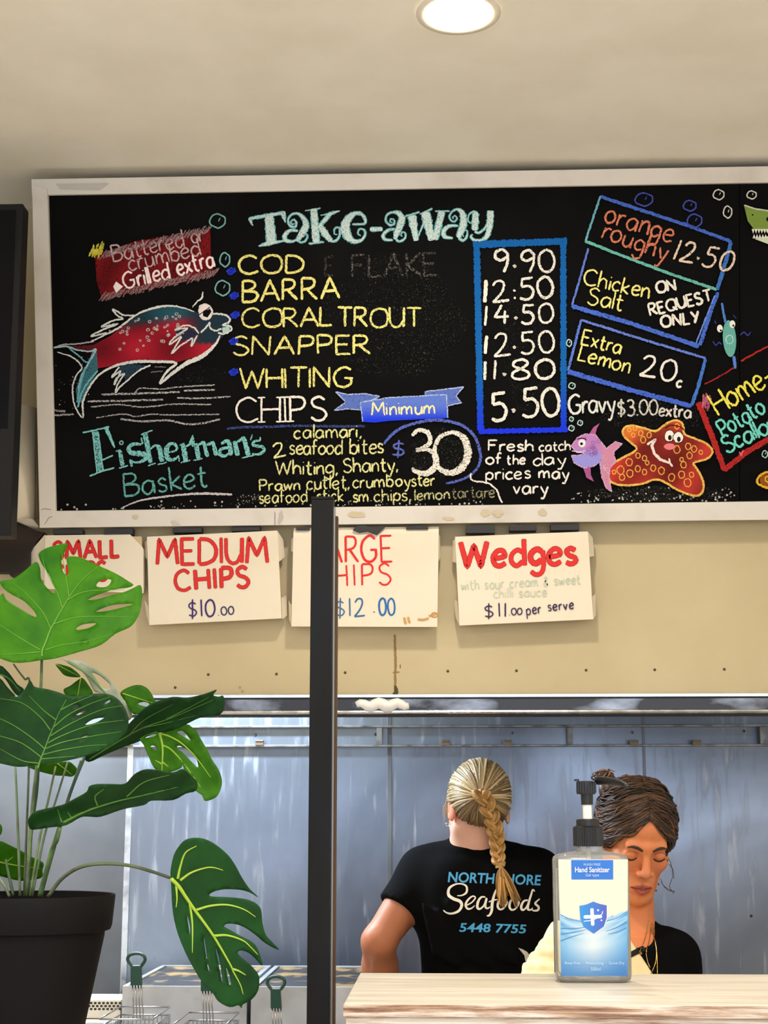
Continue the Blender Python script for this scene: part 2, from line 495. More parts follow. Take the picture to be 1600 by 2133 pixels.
M_ceil = mat('ceiling_paint', (243, 240, 231), .9, noise=((235, 231, 219), 5, 3, .35, .65), bump=(420, .25, .002))
M_cream = mat('cream_paint', (206, 192, 156), .6, noise=((194, 178, 140), 3, 5, .4, .75), bump=(160, .12, .001))
M_wall = mat('side_wall_paint', (232, 226, 212), .8)
M_floor = mat('floor_tiles', (214, 206, 192), .5, noise=((200, 190, 176), 6, 3, .4, .6))
def steel_mat(name, c0, c1, r0, r1):
    m = bpy.data.materials.new(name); m.use_nodes = True; nt = m.node_tree; p = nt.nodes['Principled BSDF']
    p.inputs['Metallic'].default_value = 1.0
    tc = nt.nodes.new('ShaderNodeTexCoord')
    def nz(scale, vec, det, rot=0, dist=0):
        mp = nt.nodes.new('ShaderNodeMapping'); mp.inputs['Scale'].default_value = vec; mp.inputs['Rotation'].default_value = (0, rot, 0)
        n = nt.nodes.new('ShaderNodeTexNoise'); n.inputs['Scale'].default_value = scale; n.inputs['Detail'].default_value = det; n.inputs['Distortion'].default_value = dist
        nt.links.new(tc.outputs['Object'], mp.inputs[0]); nt.links.new(mp.outputs[0], n.inputs[0]); return n
    def mr(n, a, b, c, d):
        r = nt.nodes.new('ShaderNodeMapRange'); r.inputs[1].default_value = a; r.inputs[2].default_value = b; r.inputs[3].default_value = c; r.inputs[4].default_value = d
        nt.links.new(n.outputs[0], r.inputs[0]); return r
    cloud = nz(1.6, (1, 1, 1), 5, 0, .6); streak = nz(7, (6, 1, .7), 4, R(14), .4); fine = nz(60, (1, 1, .12), 3)
    mx = nt.nodes.new('ShaderNodeMix'); mx.data_type = 'RGBA'; mx.inputs[6].default_value = (*lin(c0), 1); mx.inputs[7].default_value = (*lin(c1), 1)
    nt.links.new(mr(cloud, .35, .68, 0, 1).outputs[0], mx.inputs[0])
    m2 = nt.nodes.new('ShaderNodeMix'); m2.data_type = 'RGBA'; m2.inputs[7].default_value = (*lin((226, 230, 238)), 1)
    nt.links.new(mr(streak, .60, .82, 0, .55).outputs[0], m2.inputs[0]); nt.links.new(mx.outputs[2], m2.inputs[6])
    nt.links.new(m2.outputs[2], p.inputs['Base Color'])
    ad = nt.nodes.new('ShaderNodeMath'); ad.operation = 'ADD'; ad.use_clamp = True
    nt.links.new(mr(cloud, .3, .7, r0, r1).outputs[0], ad.inputs[0]); nt.links.new(mr(streak, .5, .8, 0, .16).outputs[0], ad.inputs[1]); nt.links.new(ad.outputs[0], p.inputs['Roughness'])
    bp = nt.nodes.new('ShaderNodeBump'); bp.inputs['Strength'].default_value = .14; bp.inputs['Distance'].default_value = .006
    nt.links.new(cloud.outputs[0], bp.inputs['Height']); nt.links.new(bp.outputs[0], p.inputs['Normal'])
    return m
M_steel = steel_mat('brushed_steel', (154, 162, 176), (110, 118, 132), .24, .40)
M_steel_dark = mat('dull_steel', (134, 137, 142), .42, 1.0, noise=((104, 106, 110), 3, 5, .35, .7), bump=(6, .1, .01))
M_steel_bright = mat('polished_steel', (222, 226, 232), .22, 1.0, rnoise=(30, .15, .4))
M_lip = mat('stained_steel', (70, 68, 68), .3, 1.0, noise=((196, 198, 204), 5, 9, .52, .74), scale_vec=(1, 1, 2.2))
M_dark = mat('dark_gap', (32, 32, 34), .6)
M_screw = mat('rusty_screw', (92, 78, 60), .6, .3)
M_white_sil = mat('white_silicone', (240, 240, 238), .45, bump=(60, .5, .004))

def struct(name, mb, m, **k):
    return props(mb.build(name, m, **k), kind='structure')

b = MB(); b.box((XL - .1, -4.2, -.08), (XR + .1, YB + .1, 0)); struct('floor', b, M_floor)
b = MB(); b.box((XL - .1, -2.6, CEIL), (XR + .1, YB + .1, CEIL + .1)); struct('ceiling', b, M_ceil)
b = MB(); b.box((XL - .1, -4.2, 0), (XL, YB + .1, CEIL)); struct('wall_left', b, M_wall)
b = MB(); b.box((XR, -4.2, 0), (XR + .1, YB + .1, CEIL)); struct('wall_right', b, M_wall)

# steel back wall: a backing with sheets and joint strips
b = MB(); b.box((XL, YB + .012, 0), (XR, YB + .1, CEIL)); wb = struct('wall_back', b, M_steel_dark)
joints = [U(265, 1800, YB).x, U(812, 1800, YB).x, U(1349, 1800, YB).x]
edges_x = [XL] + joints + [XR]
for i in range(4):
    b = MB(); b.box((edges_x[i] + .002, YB, .002), (edges_x[i + 1] - .002, YB + .0118, CEIL - .3))
    b.build('steel_sheet', M_steel_dark if i == 0 else M_steel, wb)
for i, jx in enumerate(joints):
    b = MB(); hw = (.0085, .006, .004)[i]
    b.box((jx - hw, YB - .004, .9), (jx + hw, YB - .0002, CEIL - .32))
    b.build('joint_strip', M_steel_bright if i == 0 else M_steel_dark, wb, bevel=.001)
# rivets
b = MB(); p = U(1565, 1908, YB); b.lathe(0, 0, [(0.0, 0), (.004, 0), (.003, .003), (.0005, .004)], 12)
b.v = [Vector((p.x + v.x, YB - v.z, p.z + v.y)) for v in b.v]; b.build('rivet', M_dark, wb)

# cream bulkhead above the fryers
zb = U(800, 1449, YF).z
b = MB(); b.box((XL, YF, zb), (XR, YF + .03, CEIL)); wu = struct('wall_upper', b, M_cream)
for (sx, sy) in ((365, 1432), (434, 1405), (576, 1404), (719, 1401), (933, 1398), (1076, 1397), (1221, 1396), (1364, 1395), (1509, 1394)):
    p = U(sx, sy, YF); b = MB(); b.lathe(0, 0, [(0.0003, 0), (.0032, 0), (.0028, .0012), (.0003, .0016)], 10)
    b.v = [Vector((p.x + v.x, YF - v.z, p.z + v.y)) for v in b.v]; b.build('screw', M_screw, wu, smooth=True)
M_stain = mat('brown_stain', (150, 120, 78), .7, noise=((96, 78, 52), 60, 4, .4, .6))
ink = Ink(lambda x, y, l: U(x, y, YF - l), wob=.6)
ink.stroke([(822, 1322), (824, 1380), (823, 1448)], 5, (150, 122, 80), den=1)
ink.stroke([(834, 1384), (834, 1392)], 2, (120, 80, 50), den=1)
ink.stroke([(818, 1401), (832, 1400)], 2.5, (150, 115, 80), den=1)
ink.stroke([(823, 1428), (826, 1440), (822, 1449)], [6, 9, 12], (86, 76, 52), den=1)
for (dx, dy) in ((662, 1435), (655, 1432), (505, 1440), (500, 1432)):
    ink.disc(dx, dy, 3, (176, 156, 118), 1)
ink.build('stain', attr_mat('wall_stain', .8), wu)

# canopy lip (gutter) below the bulkhead + closed top
z_l0, z_l1 = U(800, 1488, YF - .012).z, zb - .001
b = MB()
b.box((XL, YF - .014, z_l0 + .004), (XR, YF + .05, z_l1))
tr = struct('trim_1', b, M_lip)
b = MB(); b.tube([(XL, YF - .016, z_l0 + .0045), (XR, YF - .016, z_l0 + .0045)], .0045, 8)
b.box((XL, YF - .019, z_l1 - .004), (XR, YF - .012, z_l1 + .002)); b.build('gutter_edge', M_steel_bright, tr)
b = MB(); b.box((XL, YF - .013, z_l0 - .0025), (XR, YF + .05, z_l0 + .0035)); b.box((XL, YF - .0152, z_l1 - .008), (XR, YF - .0141, z_l1 - .0045)); b.build('dark_line', M_dark, tr)  # dark strips; the lower one paints the shadow gap beneath the lip
p0, p1 = U(742, 1468, YF - .02), U(852, 1468, YF - .02)
b = MB(); n = 14
pts = [(p0.x + (p1.x - p0.x) * t / n, YF - .016, p0.z + .004 * math.sin(t * 1.3)) for t in range(n + 1)]
b.tube(pts, [.004 + .009 * math.sin(math.pi * min(1, (t + .6) / (n + 1.2))) ** .5 for t in range(n + 1)], 10)
b.build('silicone_patch', M_white_sil, tr, smooth=True, label='white silicone patch')
b = MB(); b.box((XL, YF + .031, 2.40), (XR, YB - .001, 2.44)); props(b.build('trim_2', M_steel_dark), kind='structure')

# fluorescent fitting under the canopy (out of sight behind the bulkhead)
# =================================================================== DOWNLIGHT
pc = UZ(955, 26, CEIL)
dl = thing('downlight', (pc.x, pc.y, CEIL), 'round recessed downlight glowing warm white in the ceiling', 'light')
M_trimw = mat('white_trim', (238, 232, 220), .4)
M_lamp = mat('lamp_glow', (255, 244, 220), .4, emit=((255, 232, 196), 17))
rr = 66 / (FPX / math.hypot(pc.y, CEIL - 1.5))
b = MB(); b.lathe(pc.x, pc.y, [(rr * 1.28, CEIL - .0005), (rr * 1.27, CEIL - .003), (rr * 1.08, CEIL - .004), (rr * 1.02, CEIL - .002)], 48, caps=False)
b.build('trim_ring', M_trimw, dl, smooth=True)
b = MB(); b.lathe(pc.x, pc.y, [(.0005, CEIL - .013), (rr * .45, CEIL - .0122), (rr * .8, CEIL - .0088), (rr * .97, CEIL - .0045), (rr * 1.02, CEIL - .0022)], 40, caps=False)
b.build('lens', M_lamp, dl, smooth=True)
light('ceiling_area_light', 'AREA', (pc.x, pc.y, CEIL - .016), 11, WARM, shape='DISK', size=rr * 2, spread=R(170))
# =================================================================== MENU BOARD
TB = R(13.5)
NB = Vector((0, -math.cos(TB), -math.sin(TB)))           # board normal, towards the room and down
PB0 = U(800, 1055, YF - .045)
def pb(x, y, lift=0.0):
    return on_plane(x, y, PB0, NB) + NB * lift
def top_o(x): return 375 + (x - 68) * (-27 / 1532)
def top_i(x): return 408 + (x - 101) * (-26 / 1499)
def bot_i(x): return 1065 + (x - 118) * (-20 / 1482)
def bot_o(x): return 1099 + (x - 85) * (-16.5 / 1515)
XE = 2250
board = thing('menu_board', pb(900, 1095) - NB * .02, 'long blackboard takeaway menu in a white frame covered in coloured chalk', 'menu board')
M_black = mat('blackboard', (6, 6, 6), .65, spec=.08, noise=((20, 19, 18), 3.2, 6, .55, .85), bump=(200, .05, .001))
M_frame = mat('white_frame_paint', (226, 221, 214), .5, noise=((205, 198, 188), 9, 6, .5, .8), bump=(40, .1, .001))
def slab(poly, lift, thick, name, m, bevel=0, label=None):
    b = MB(); b.prism([pb(x, y, lift) for x, y in poly], -NB * thick)
    return b.build(name, m, board, bevel=bevel, label=label)
slab([(95, top_i(95) - 8), (1540, top_i(1540) - 8), (1540, bot_i(1540) + 6), (112, bot_i(112) + 6)], 0, .012, 'chalk_panel', M_black)
slab([(1541.6, top_i(1541) - 8), (XE, top_i(XE) - 8), (XE, bot_i(XE) + 6), (1541.6, bot_i(1541) + 6)], -.0006, .012, 'chalk_panel', M_black)
slab([(68, top_o(68)), (XE + 30, top_o(XE + 30)), (XE + 30, top_i(XE + 30)), (101, top_i(101))][:4] if False else
     [(68, top_o(68)), (XE + 30, top_o(XE + 30)), (XE + 30, top_i(XE + 30)), (69, top_i(69))], .012, .034, 'frame_rail', M_frame, .002)
slab([(85, bot_i(85) - 1), (XE + 30, bot_i(XE + 30) - 1), (XE + 30, bot_o(XE + 30)), (85, bot_o(85))], .012, .034, 'frame_rail', M_frame, .002)
slab([(69.5, 396), (102, 397), (118.5, 1064), (85, 1098)], .0125, .0335, 'frame_stile', M_frame, .002)
slab([(XE, 340), (XE + 30, 340), (XE + 30, 1080), (XE, 1080)], .0121, .034, 'frame_stile', M_frame, .002)
# folded tape at the corner and worn patches on the lower rail
def chip(fn, name='paint_chip'):
    i = Ink(lambda x, y, l: pb(x, y, l + .0128), wob=.5); fn(i); i.build(name, attr_mat('wall_stain', .8), board)
for (x0, y0, x1, y1) in ((276, 1071, 292, 1082), (1000, 1058, 1022, 1078), (1020, 1062, 1052, 1072), (1028, 1070, 1046, 1077), (1117, 1058, 1140, 1075), (722, 1064, 764, 1080), (920, 1075, 948, 1084)):
    P = [((x0 + x1) / 2 + (x1 - x0) / 2 * math.cos(a) * rnd.uniform(.7, 1.05), (y0 + y1) / 2 + (y1 - y0) / 2 * math.sin(a) * rnd.uniform(.6, 1.05)) for a in [2 * math.pi * k / 14 for k in range(14)]]
    chip(lambda i: i.fill(P, (210, 196, 168), 1))
chip(lambda i: i.stroke([(574, 1066), (574, 1094)], 1.2, (120, 116, 110), den=1), 'joint')
chip(lambda i: i.fill([(583, 1068), (588, 1062), (592, 1078), (584, 1092), (580, 1088)], (198, 192, 184), 1))
for P, w, c in (([(88, 1062), (96, 1059), (110, 1061)], 1.6, (170, 160, 150)), ([(96, 1092), (104, 1078), (112, 1075)], 1.6, (165, 152, 140)), ([(70, 404), (84, 402), (100, 405)], 1.8, (110, 104, 98)), ([(72, 398), (90, 399), (101, 396)], 1.2, (150, 144, 138))):
    chip(lambda i: i.stroke(P, w, c, den=1), 'crack')
chip(lambda i: i.fill([(120, 385), (230, 384), (210, 398), (128, 396)], (200, 198, 196), 1))
b = MB(); b.prism([pb(357, 1085, .0135), pb(368, 1083, .018), pb(380, 1093, .02), pb(366, 1094, .0135)], -NB * .0012); b.build('peeling_tape', M_frame, board)
b = MB(); b.prism([pb(69, 388, .014), pb(101, 394, .016), pb(102, 420, .0135), pb(72, 418, .0135)], -NB * .0012); b.build('peeling_tape', M_frame, board)

CH = attr_mat('chalk', .95, grain=330, spec=.1)
CHS = attr_mat('chalk_streaks', .95, grain=90, spec=.1, streak=(4.2, 1, .9))
LIFT = [0.0004]
def newink(**k):
    i = Ink(pb, lift0=LIFT[0], **k); LIFT[0] += .0003
    return i
def cv(ox, oy, s):
    return lambda *pts: [(ox + x / s, oy + y / s) for x, y in pts]
YEL = (240, 232, 140); WHT = (236, 232, 224); TEAL = (126, 196, 200); BLU = (66, 96, 205); SLA = (70, 84, 150)
# dust and wiped patches
ink = newink(wob=1.2)
for (x0, y0, x1, y1, d) in ((650, 520, 985, 800, .42), (745, 540, 980, 790, .40), (1240, 830, 1500, 900, .44), (560, 890, 720, 1010, .40), (845, 890, 990, 1000, .46), (1040, 880, 1150, 560, .42), (1200, 1010, 1535, 1046, .50), (300, 760, 480, 800, .42)):
    P = [((x0 + x1) / 2 + (x1 - x0) / 2 * math.cos(a) * rnd.uniform(.75, 1), (y0 + y1) / 2 + (y1 - y0) / 2 * math.sin(a) * rnd.uniform(.75, 1)) for a in [2 * math.pi * k / 16 for k in range(16)]]
    ink.fill(P, (92, 90, 86), d + .085, True)
for k in range(170):
    x = rnd.uniform(1190, 1530) if k % 2 else rnd.uniform(125, 1030); y = bot_i(x) - abs(rnd.gauss(0, 12 if k % 2 else 6)) - 3
    ink.disc(x, y, rnd.uniform(.8, 2.6), (200, 196, 188), .8, n=6)
for k in range(26): ink.disc(rnd.uniform(115, 190), rnd.uniform(740, 860), rnd.uniform(.6, 1.6), (190, 188, 184), .8, n=5)
for k in range(40): ink.disc(rnd.uniform(495, 545), rnd.uniform(1030, 1050), rnd.uniform(.8, 2), (150, 150, 140), .7, n=5)
props(ink.build('chalk_dust', CH, board), kind='stuff')
ink = newink(wob=.8)
write(ink, 'FLAKE', 733, 578, 911, 573, 46, (110, 108, 105), 5, .66)
ink.build('wiped_lettering', CH, board); ink = newink(wob=.8)
write(ink, 'E', 676, 575, 694, 575, 40, (96, 94, 90), 5, .62)
ink.build('wiped_lettering', CH, board)

# ---- title
ink = newink(wob=.5, step=2.5)
A = cv(500, 420, 5.714); B_ = cv(760, 420, 5.714)
TD, TL = (104, 178, 186), (206, 226, 226)
title = [
 (A, [(345, 160), (375, 485)], [95, 98], 0), (A, [(105, 205), (330, 165), (540, 130)], [30, 38, 34], 0), (A, [(115, 200), (152, 290)], [40, 8], 0), (A, [(510, 130), (540, 252)], [62, 10], 0), (A, [(220, 530), (330, 500), (540, 465)], [14, 50, 12], 0),
 (A, [(650, 262), (625, 272), (605, 245), (640, 215), (670, 250), (660, 298), (600, 292), (572, 220), (620, 152), (700, 148), (765, 215), (785, 290), (745, 370), (705, 430), (680, 478)], [10, 14, 16, 18, 22, 24, 24, 22, 22, 30, 52, 66, 66, 52, 26], 1),
 (A, [(690, 350), (600, 345), (535, 400), (545, 460), (620, 475), (690, 450)], [28, 32, 46, 42, 26, 22], 1), (A, [(690, 440), (715, 484), (775, 472), (803, 415), (780, 376), (738, 400), (760, 428)], [18, 20, 20, 18, 14, 12, 8], 1),
 (A, [(878, 88), (908, 490)], [72, 74], 0), (A, [(775, 110), (960, 80)], [10, 16], 0), (A, [(820, 502), (1003, 480)], [20, 18], 0), (A, [(930, 310), (1020, 210), (1080, 145), (1190, 112)], [26, 46, 40, 10], 1), (A, [(958, 165), (1080, 140)], [10, 14], 0), (A, [(955, 290), (1010, 380), (1085, 470)], [60, 72, 50], 0),
 (A, [(1080, 478), (1150, 462), (1188, 390), (1178, 312), (1130, 322), (1125, 385), (1160, 392)], [22, 24, 22, 18, 16, 12, 8], 1),
 (A, [(1335, 272), (1478, 265), (1488, 205), (1440, 148), (1370, 142), (1290, 205), (1252, 300), (1275, 400), (1350, 472), (1440, 462), (1488, 400), (1476, 335), (1418, 333), (1406, 385), (1440, 408)], [20, 24, 34, 36, 44, 76, 92, 84, 52, 32, 26, 20, 18, 14, 8], 1),
 (B_, [(62, 332), (213, 327)], [46, 46], 0),
 (B_, [(330, 250), (300, 240), (310, 207), (350, 222), (345, 270), (298, 278), (250, 230), (265, 160), (330, 128), (405, 140), (442, 200), (415, 300), (375, 390), (360, 452)], [8, 12, 14, 16, 20, 22, 20, 20, 24, 48, 68, 68, 56, 30], 1),
 (B_, [(360, 325), (270, 345), (218, 405), (245, 452), (335, 460)], [24, 30, 36, 30, 20], 1), (B_, [(370, 455), (420, 474), (476, 440), (484, 382), (450, 362), (430, 398), (450, 416)], [24, 24, 22, 18, 14, 12, 8], 1),
 (B_, [(560, 165), (612, 470)], [92, 52], 0), (B_, [(620, 450), (715, 225)], [14, 22], 0), (B_, [(722, 130), (795, 462)], [98, 70], 0), (B_, [(835, 455), (918, 120)], [62, 72], 0), (B_, [(478, 175), (655, 125)], [16, 20], 0), (B_, [(655, 152), (803, 84)], [14, 20], 0), (B_, [(836, 115), (1012, 114)], [14, 14], 0),
 (B_, [(1060, 205), (1045, 190), (1075, 170), (1098, 205), (1060, 240), (1018, 215), (1010, 165), (1050, 112), (1110, 95), (1165, 150), (1175, 260), (1145, 345), (1110, 430)], [8, 10, 12, 16, 18, 18, 18, 20, 30, 60, 72, 64, 44], 1),
 (B_, [(1110, 288), (1000, 295), (938, 355), (955, 420), (1050, 436)], [24, 34, 48, 40, 22], 1), (B_, [(1115, 435), (1170, 464), (1212, 420), (1218, 352), (1186, 348), (1166, 395), (1180, 420)], [26, 26, 22, 16, 12, 10, 8], 1),
 (B_, [(1265, 262), (1228, 225), (1245, 150), (1300, 122), (1340, 145)], [12, 14, 16, 22, 30], 1), (B_, [(1320, 135), (1308, 345)], [72, 66], 0), (B_, [(1305, 360), (1370, 368), (1440, 300), (1480, 200)], [26, 24, 22, 22], 1),
 (B_, [(1495, 108), (1490, 250), (1462, 395), (1400, 458), (1310, 462), (1262, 420), (1285, 388)], [74, 66, 52, 36, 32, 26, 14], 1),
]
for f, P, w, sm in title: ink.stroke(f(*P), [q / 5.714 * 1.2 + .8 for q in w], TD, bool(sm), .96)
for f, P, w, sm in title:
    ink.stroke(f(*P), [max(q / 5.714 * 1.2 - 2.6, .9) for q in w], TL, bool(sm), .84)
ink.build('chalk_title', CHS if False else CH, board, 'teal and white chalk title')

# ---- fish names
ink = newink(wob=.45)
write(ink, 'COD', 498, 571, 634, 569, 37, YEL, 5, .84, seed=2)
ink.build('fish_name', CH, board); ink = newink(wob=.45)
write(ink, 'BARRA', 504, 629, 708, 622, 44, YEL, 5.4, .86, seed=3)
ink.build('fish_name', CH, board); ink = newink(wob=.45)
write(ink, 'CORAL', 505, 682, 692, 679, 39, YEL, 4.8, .82, gap=.1, seed=4)
write(ink, 'TROUT', 704, 680, 877, 682, 40, YEL, 4.8, .82, gap=.1, seed=5)
ink.build('fish_name', CH, board); ink = newink(wob=.45)
write(ink, 'SNAPPER', 486, 739, 772, 737, 38, YEL, 4.8, .82, seed=6)
ink.build('fish_name', CH, board); ink = newink(wob=.45)
write(ink, 'WHITING', 500, 808, 734, 807, 41, YEL, 4.8, .82, gap=.12, seed=7)
ink.build('fish_name', CH, board)
ink = newink(wob=.8)
for (bx, by) in ((482, 564), (488, 615), (490, 655), (487, 710), (487, 774)):
    ink = newink(wob=.8); LIFT[0] -= .0003
    ink.stroke([(bx - 10, by + 3), (bx + 2, by - 6), (bx - 6, by + 6), (bx + 8, by - 4), (bx - 1, by + 7), (bx + 10, by)], 5, (44, 66, 226), True, .84)
    ink.build('bullet_mark', CH, board)
ink = newink(wob=.4)
write(ink, 'CHIPS', 493, 879, 680, 876, 50, WHT, 4.6, .9, serif=8, gap=.16, seed=8)
ink.stroke([(472, 893), (510, 890), (560, 889), (620, 887), (680, 888), (761, 888)], 5, SLA, True, .72)
ink.build('chips_lettering', CH, board, 'white serif chalk word')

# ---- minimum ribbon
ink = newink(wob=.5)
C2 = cv(460, 400, 2.857)
lt, dk = (140, 160, 226), (40, 66, 230)
def ribc(x, y):
    t = max(0, min(1, (y - 838) / 36)); t = t ** 1.6
    return (96 + (34 - 96) * t, 124 + (60 - 124) * t, 214 + (236 - 214) * t, .93)
ink.fill(C2((685, 1190), (760, 1205), (850, 1200), (945, 1215), (930, 1235), (835, 1255), (832, 1300), (760, 1290), (675, 1300), (745, 1250)), (92, 116, 196), .88)
ink.fill(C2((1215, 1185), (1330, 1175), (1445, 1160), (1400, 1215), (1432, 1255), (1350, 1272), (1340, 1205), (1215, 1215)), (92, 116, 196), .88)
ink.fill(C2((832, 1252), (930, 1238), (1060, 1218), (1200, 1216), (1342, 1206), (1352, 1345), (1200, 1352), (1000, 1362), (920, 1372), (845, 1368)), (80, 110, 214), .93, grid=6, colf=ribc)
for P in (((685, 1190), (760, 1205), (850, 1200), (945, 1215)), ((945, 1215), (905, 1238), (832, 1252)), ((685, 1190), (745, 1250), (675, 1300), (760, 1290), (832, 1298)), ((832, 1252), (1000, 1224), (1342, 1206)), ((832, 1252), (845, 1368)), ((1215, 1188), (1330, 1175), (1445, 1160), (1400, 1215), (1432, 1255), (1350, 1272)), ((1342, 1206), (1352, 1345)), ((1215, 1188), (1217, 1212))):
    ink.stroke(C2(*P), 2.4, (176, 192, 236), False, .8)
write(ink, 'Minimum', 775, 865, 906, 862, 27, (246, 236, 176), 3.6, .92, gap=.14, seed=9)
ink.build('minimum_banner', CH, board, 'blue chalk ribbon banner')

# ---- price column
ink = newink(wob=.5)
PB1, PB2, PB3 = (24, 96, 178), (34, 84, 200), (30, 52, 236)
def pcol(x, y):
    t = max(0, min(1, (y - 780) / 120)); return (24 + 8 * t, 98 - 44 * t, 176 + 60 * t, .95)
def band(P, w):
    P = resample([np.array(p, float) for p in P], 14)
    for i in range(len(P) - 1): ink.stroke([P[i], P[i + 1] + (P[i + 1] - P[i]) * .12], w, pcol(*P[i]), False, .95)
band([(985, 510), (1180, 503)], 15); band([(993, 508), (1001, 896)], 14); band([(1173, 504), (1174, 898)], 13); band([(997, 899), (1182, 895)], 11)
ink.build('price_box', CH, board, 'blue chalk price box')
ink = newink(wob=.5)
write(ink, '9·90', 1031, 568, 1156, 566, 46, WHT, 5.6, .84, seed=1)
write(ink, '1', 1007, 632, 1012, 632, 48, WHT, 7, .92)
write(ink, '2:50', 1026, 631, 1154, 620, 44, WHT, 5.4, .83, seed=2)
write(ink, '1', 1008, 680, 1013, 680, 42, WHT, 4.8, .9)
write(ink, '4·50', 1032, 674, 1151, 674, 40, WHT, 5.4, .84, seed=3)
write(ink, '1', 1008, 738, 1013, 738, 38, WHT, 6, .92)
write(ink, '2·50', 1028, 742, 1156, 733, 46, WHT, 5.2, .83, seed=4)
write(ink, '11·80', 1008, 792, 1153, 789, 40, WHT, 5.4, .86, seed=5)
write(ink, '5·50', 1025, 878, 1166, 864, 58, WHT, 6.4, .86, seed=6)
ink.build('price_figures', CH, board, 'white chalk prices')

# ---- battered or crumbed
ink = newink(wob=1.0)
C6 = cv(100, 440, 3.81)
def redc(x, y):
    t = (x - 200) / 240; e = .5 + .5 * math.sin(x * .09 + y * .05)
    return (96 + 30 * e, 20 + 6 * e, 24 + 8 * e, .90 - .10 * abs(t - .4))
ink.fill(C6((375, 350), (700, 240), (1000, 190), (1290, 145), (1300, 420), (1330, 510), (1000, 580), (700, 640), (430, 700), (390, 560)), (110, 24, 28), .8, grid=12, colf=redc)
for k in range(54):
    t = k / 53
    x = 440 + t * 850; y = 330 - t * 200 + rnd.uniform(-12, 12)
    ink.stroke(C6((x - 28, y + 48), (x + 16, y - 12)), 2.6, (150, 120, 124), False, .80)
    x = 430 + t * 900; y = 690 - t * 190 + rnd.uniform(-12, 12)
    ink.stroke(C6((x - 20, y + 22), (x + 34, y - 46)), 2.6, (148, 116, 118), False, .80)
ink.stroke(C6((330, 360), (370, 270), (355, 365), (405, 260), (375, 370), (440, 245), (400, 380), (450, 255), (425, 350)), 3.4, (226, 214, 80), False, .86)
ink.build('red_panel', CH, board, 'dark red chalk panel')
ink = newink(wob=.4)
GRY = (196, 176, 180)
write(ink, 'Battered', 238, 546, 385, 514, 35, GRY, 3.2, .86, gap=.12, seed=2)
write(ink, 'or', 401, 508, 427, 503, 30, GRY, 3.2, .86, gap=.12, seed=3)
write(ink, 'crumbed', 272, 565, 418, 532, 34, GRY, 3.2, .86, gap=.12, seed=4)
write(ink, 'Grilled', 261, 602, 355, 581, 34, (250, 232, 232), 4.6, .96, gap=.13, seed=5)
write(ink, 'extra', 373, 575, 449, 555, 36, (250, 232, 232), 4.6, .96, gap=.13, seed=6)
ink.fill(C6((545, 560), (600, 600), (545, 650), (522, 600)), (250, 236, 236), .98)
ink.build('battered_lettering', CH, board, 'pale pink chalk lettering')

# ---- big fish
ink = newink(wob=.6)
body = C6((370, 1060), (500, 990), (600, 910), (720, 830), (850, 770), (970, 755), (1080, 770), (1180, 800), (1300, 810), (1420, 830), (1450, 880), (1450, 940), (1400, 985), (1330, 1060), (1200, 1150), (1030, 1200), (850, 1200), (640, 1200), (480, 1235), (380, 1250), (340, 1150))
def fishc(x, y):
    X, Y = (x - 100) * 3.81, (y - 440) * 3.81
    mid = 1000 - (X - 350) * .12                       # back / belly border line
    t = max(0, min(1, (Y - (mid - 90)) / 70)); hd = max(0, min(1, (X - 1080) / 140))
    e = .5 + .5 * math.sin(X * .011) * math.sin(Y * .013)
    tl = np.array((34, 74, 88)) * (.8 + .4 * e); rd = np.array((150, 28, 44)) * (.75 + .45 * e)
    c = tl * (1 - t) + rd * t
    if Y < 1050: c = c * (1 - hd) + np.array((34, 52, 66)) * hd
    return (*c, .95)
ink.fill(body, (120, 30, 40), .9, grid=7, colf=fishc)
for P, c in (([(175, 1075), (260, 1110), (370, 1105), (370, 1060)], (92, 30, 40)), ([(390, 1100), (330, 1180), (260, 1300), (225, 1420), (240, 1540), (280, 1500), (340, 1380), (400, 1260)], (60, 112, 124)), ([(560, 1240), (640, 1210), (800, 1225), (700, 1280), (620, 1340)], (40, 62, 78)), ([(1010, 930), (1130, 930), (1190, 970), (1140, 1010), (1040, 1040)], (38, 46, 70))):
    ink.fill(C6(*P), c, .86)
FW = (222, 224, 222)
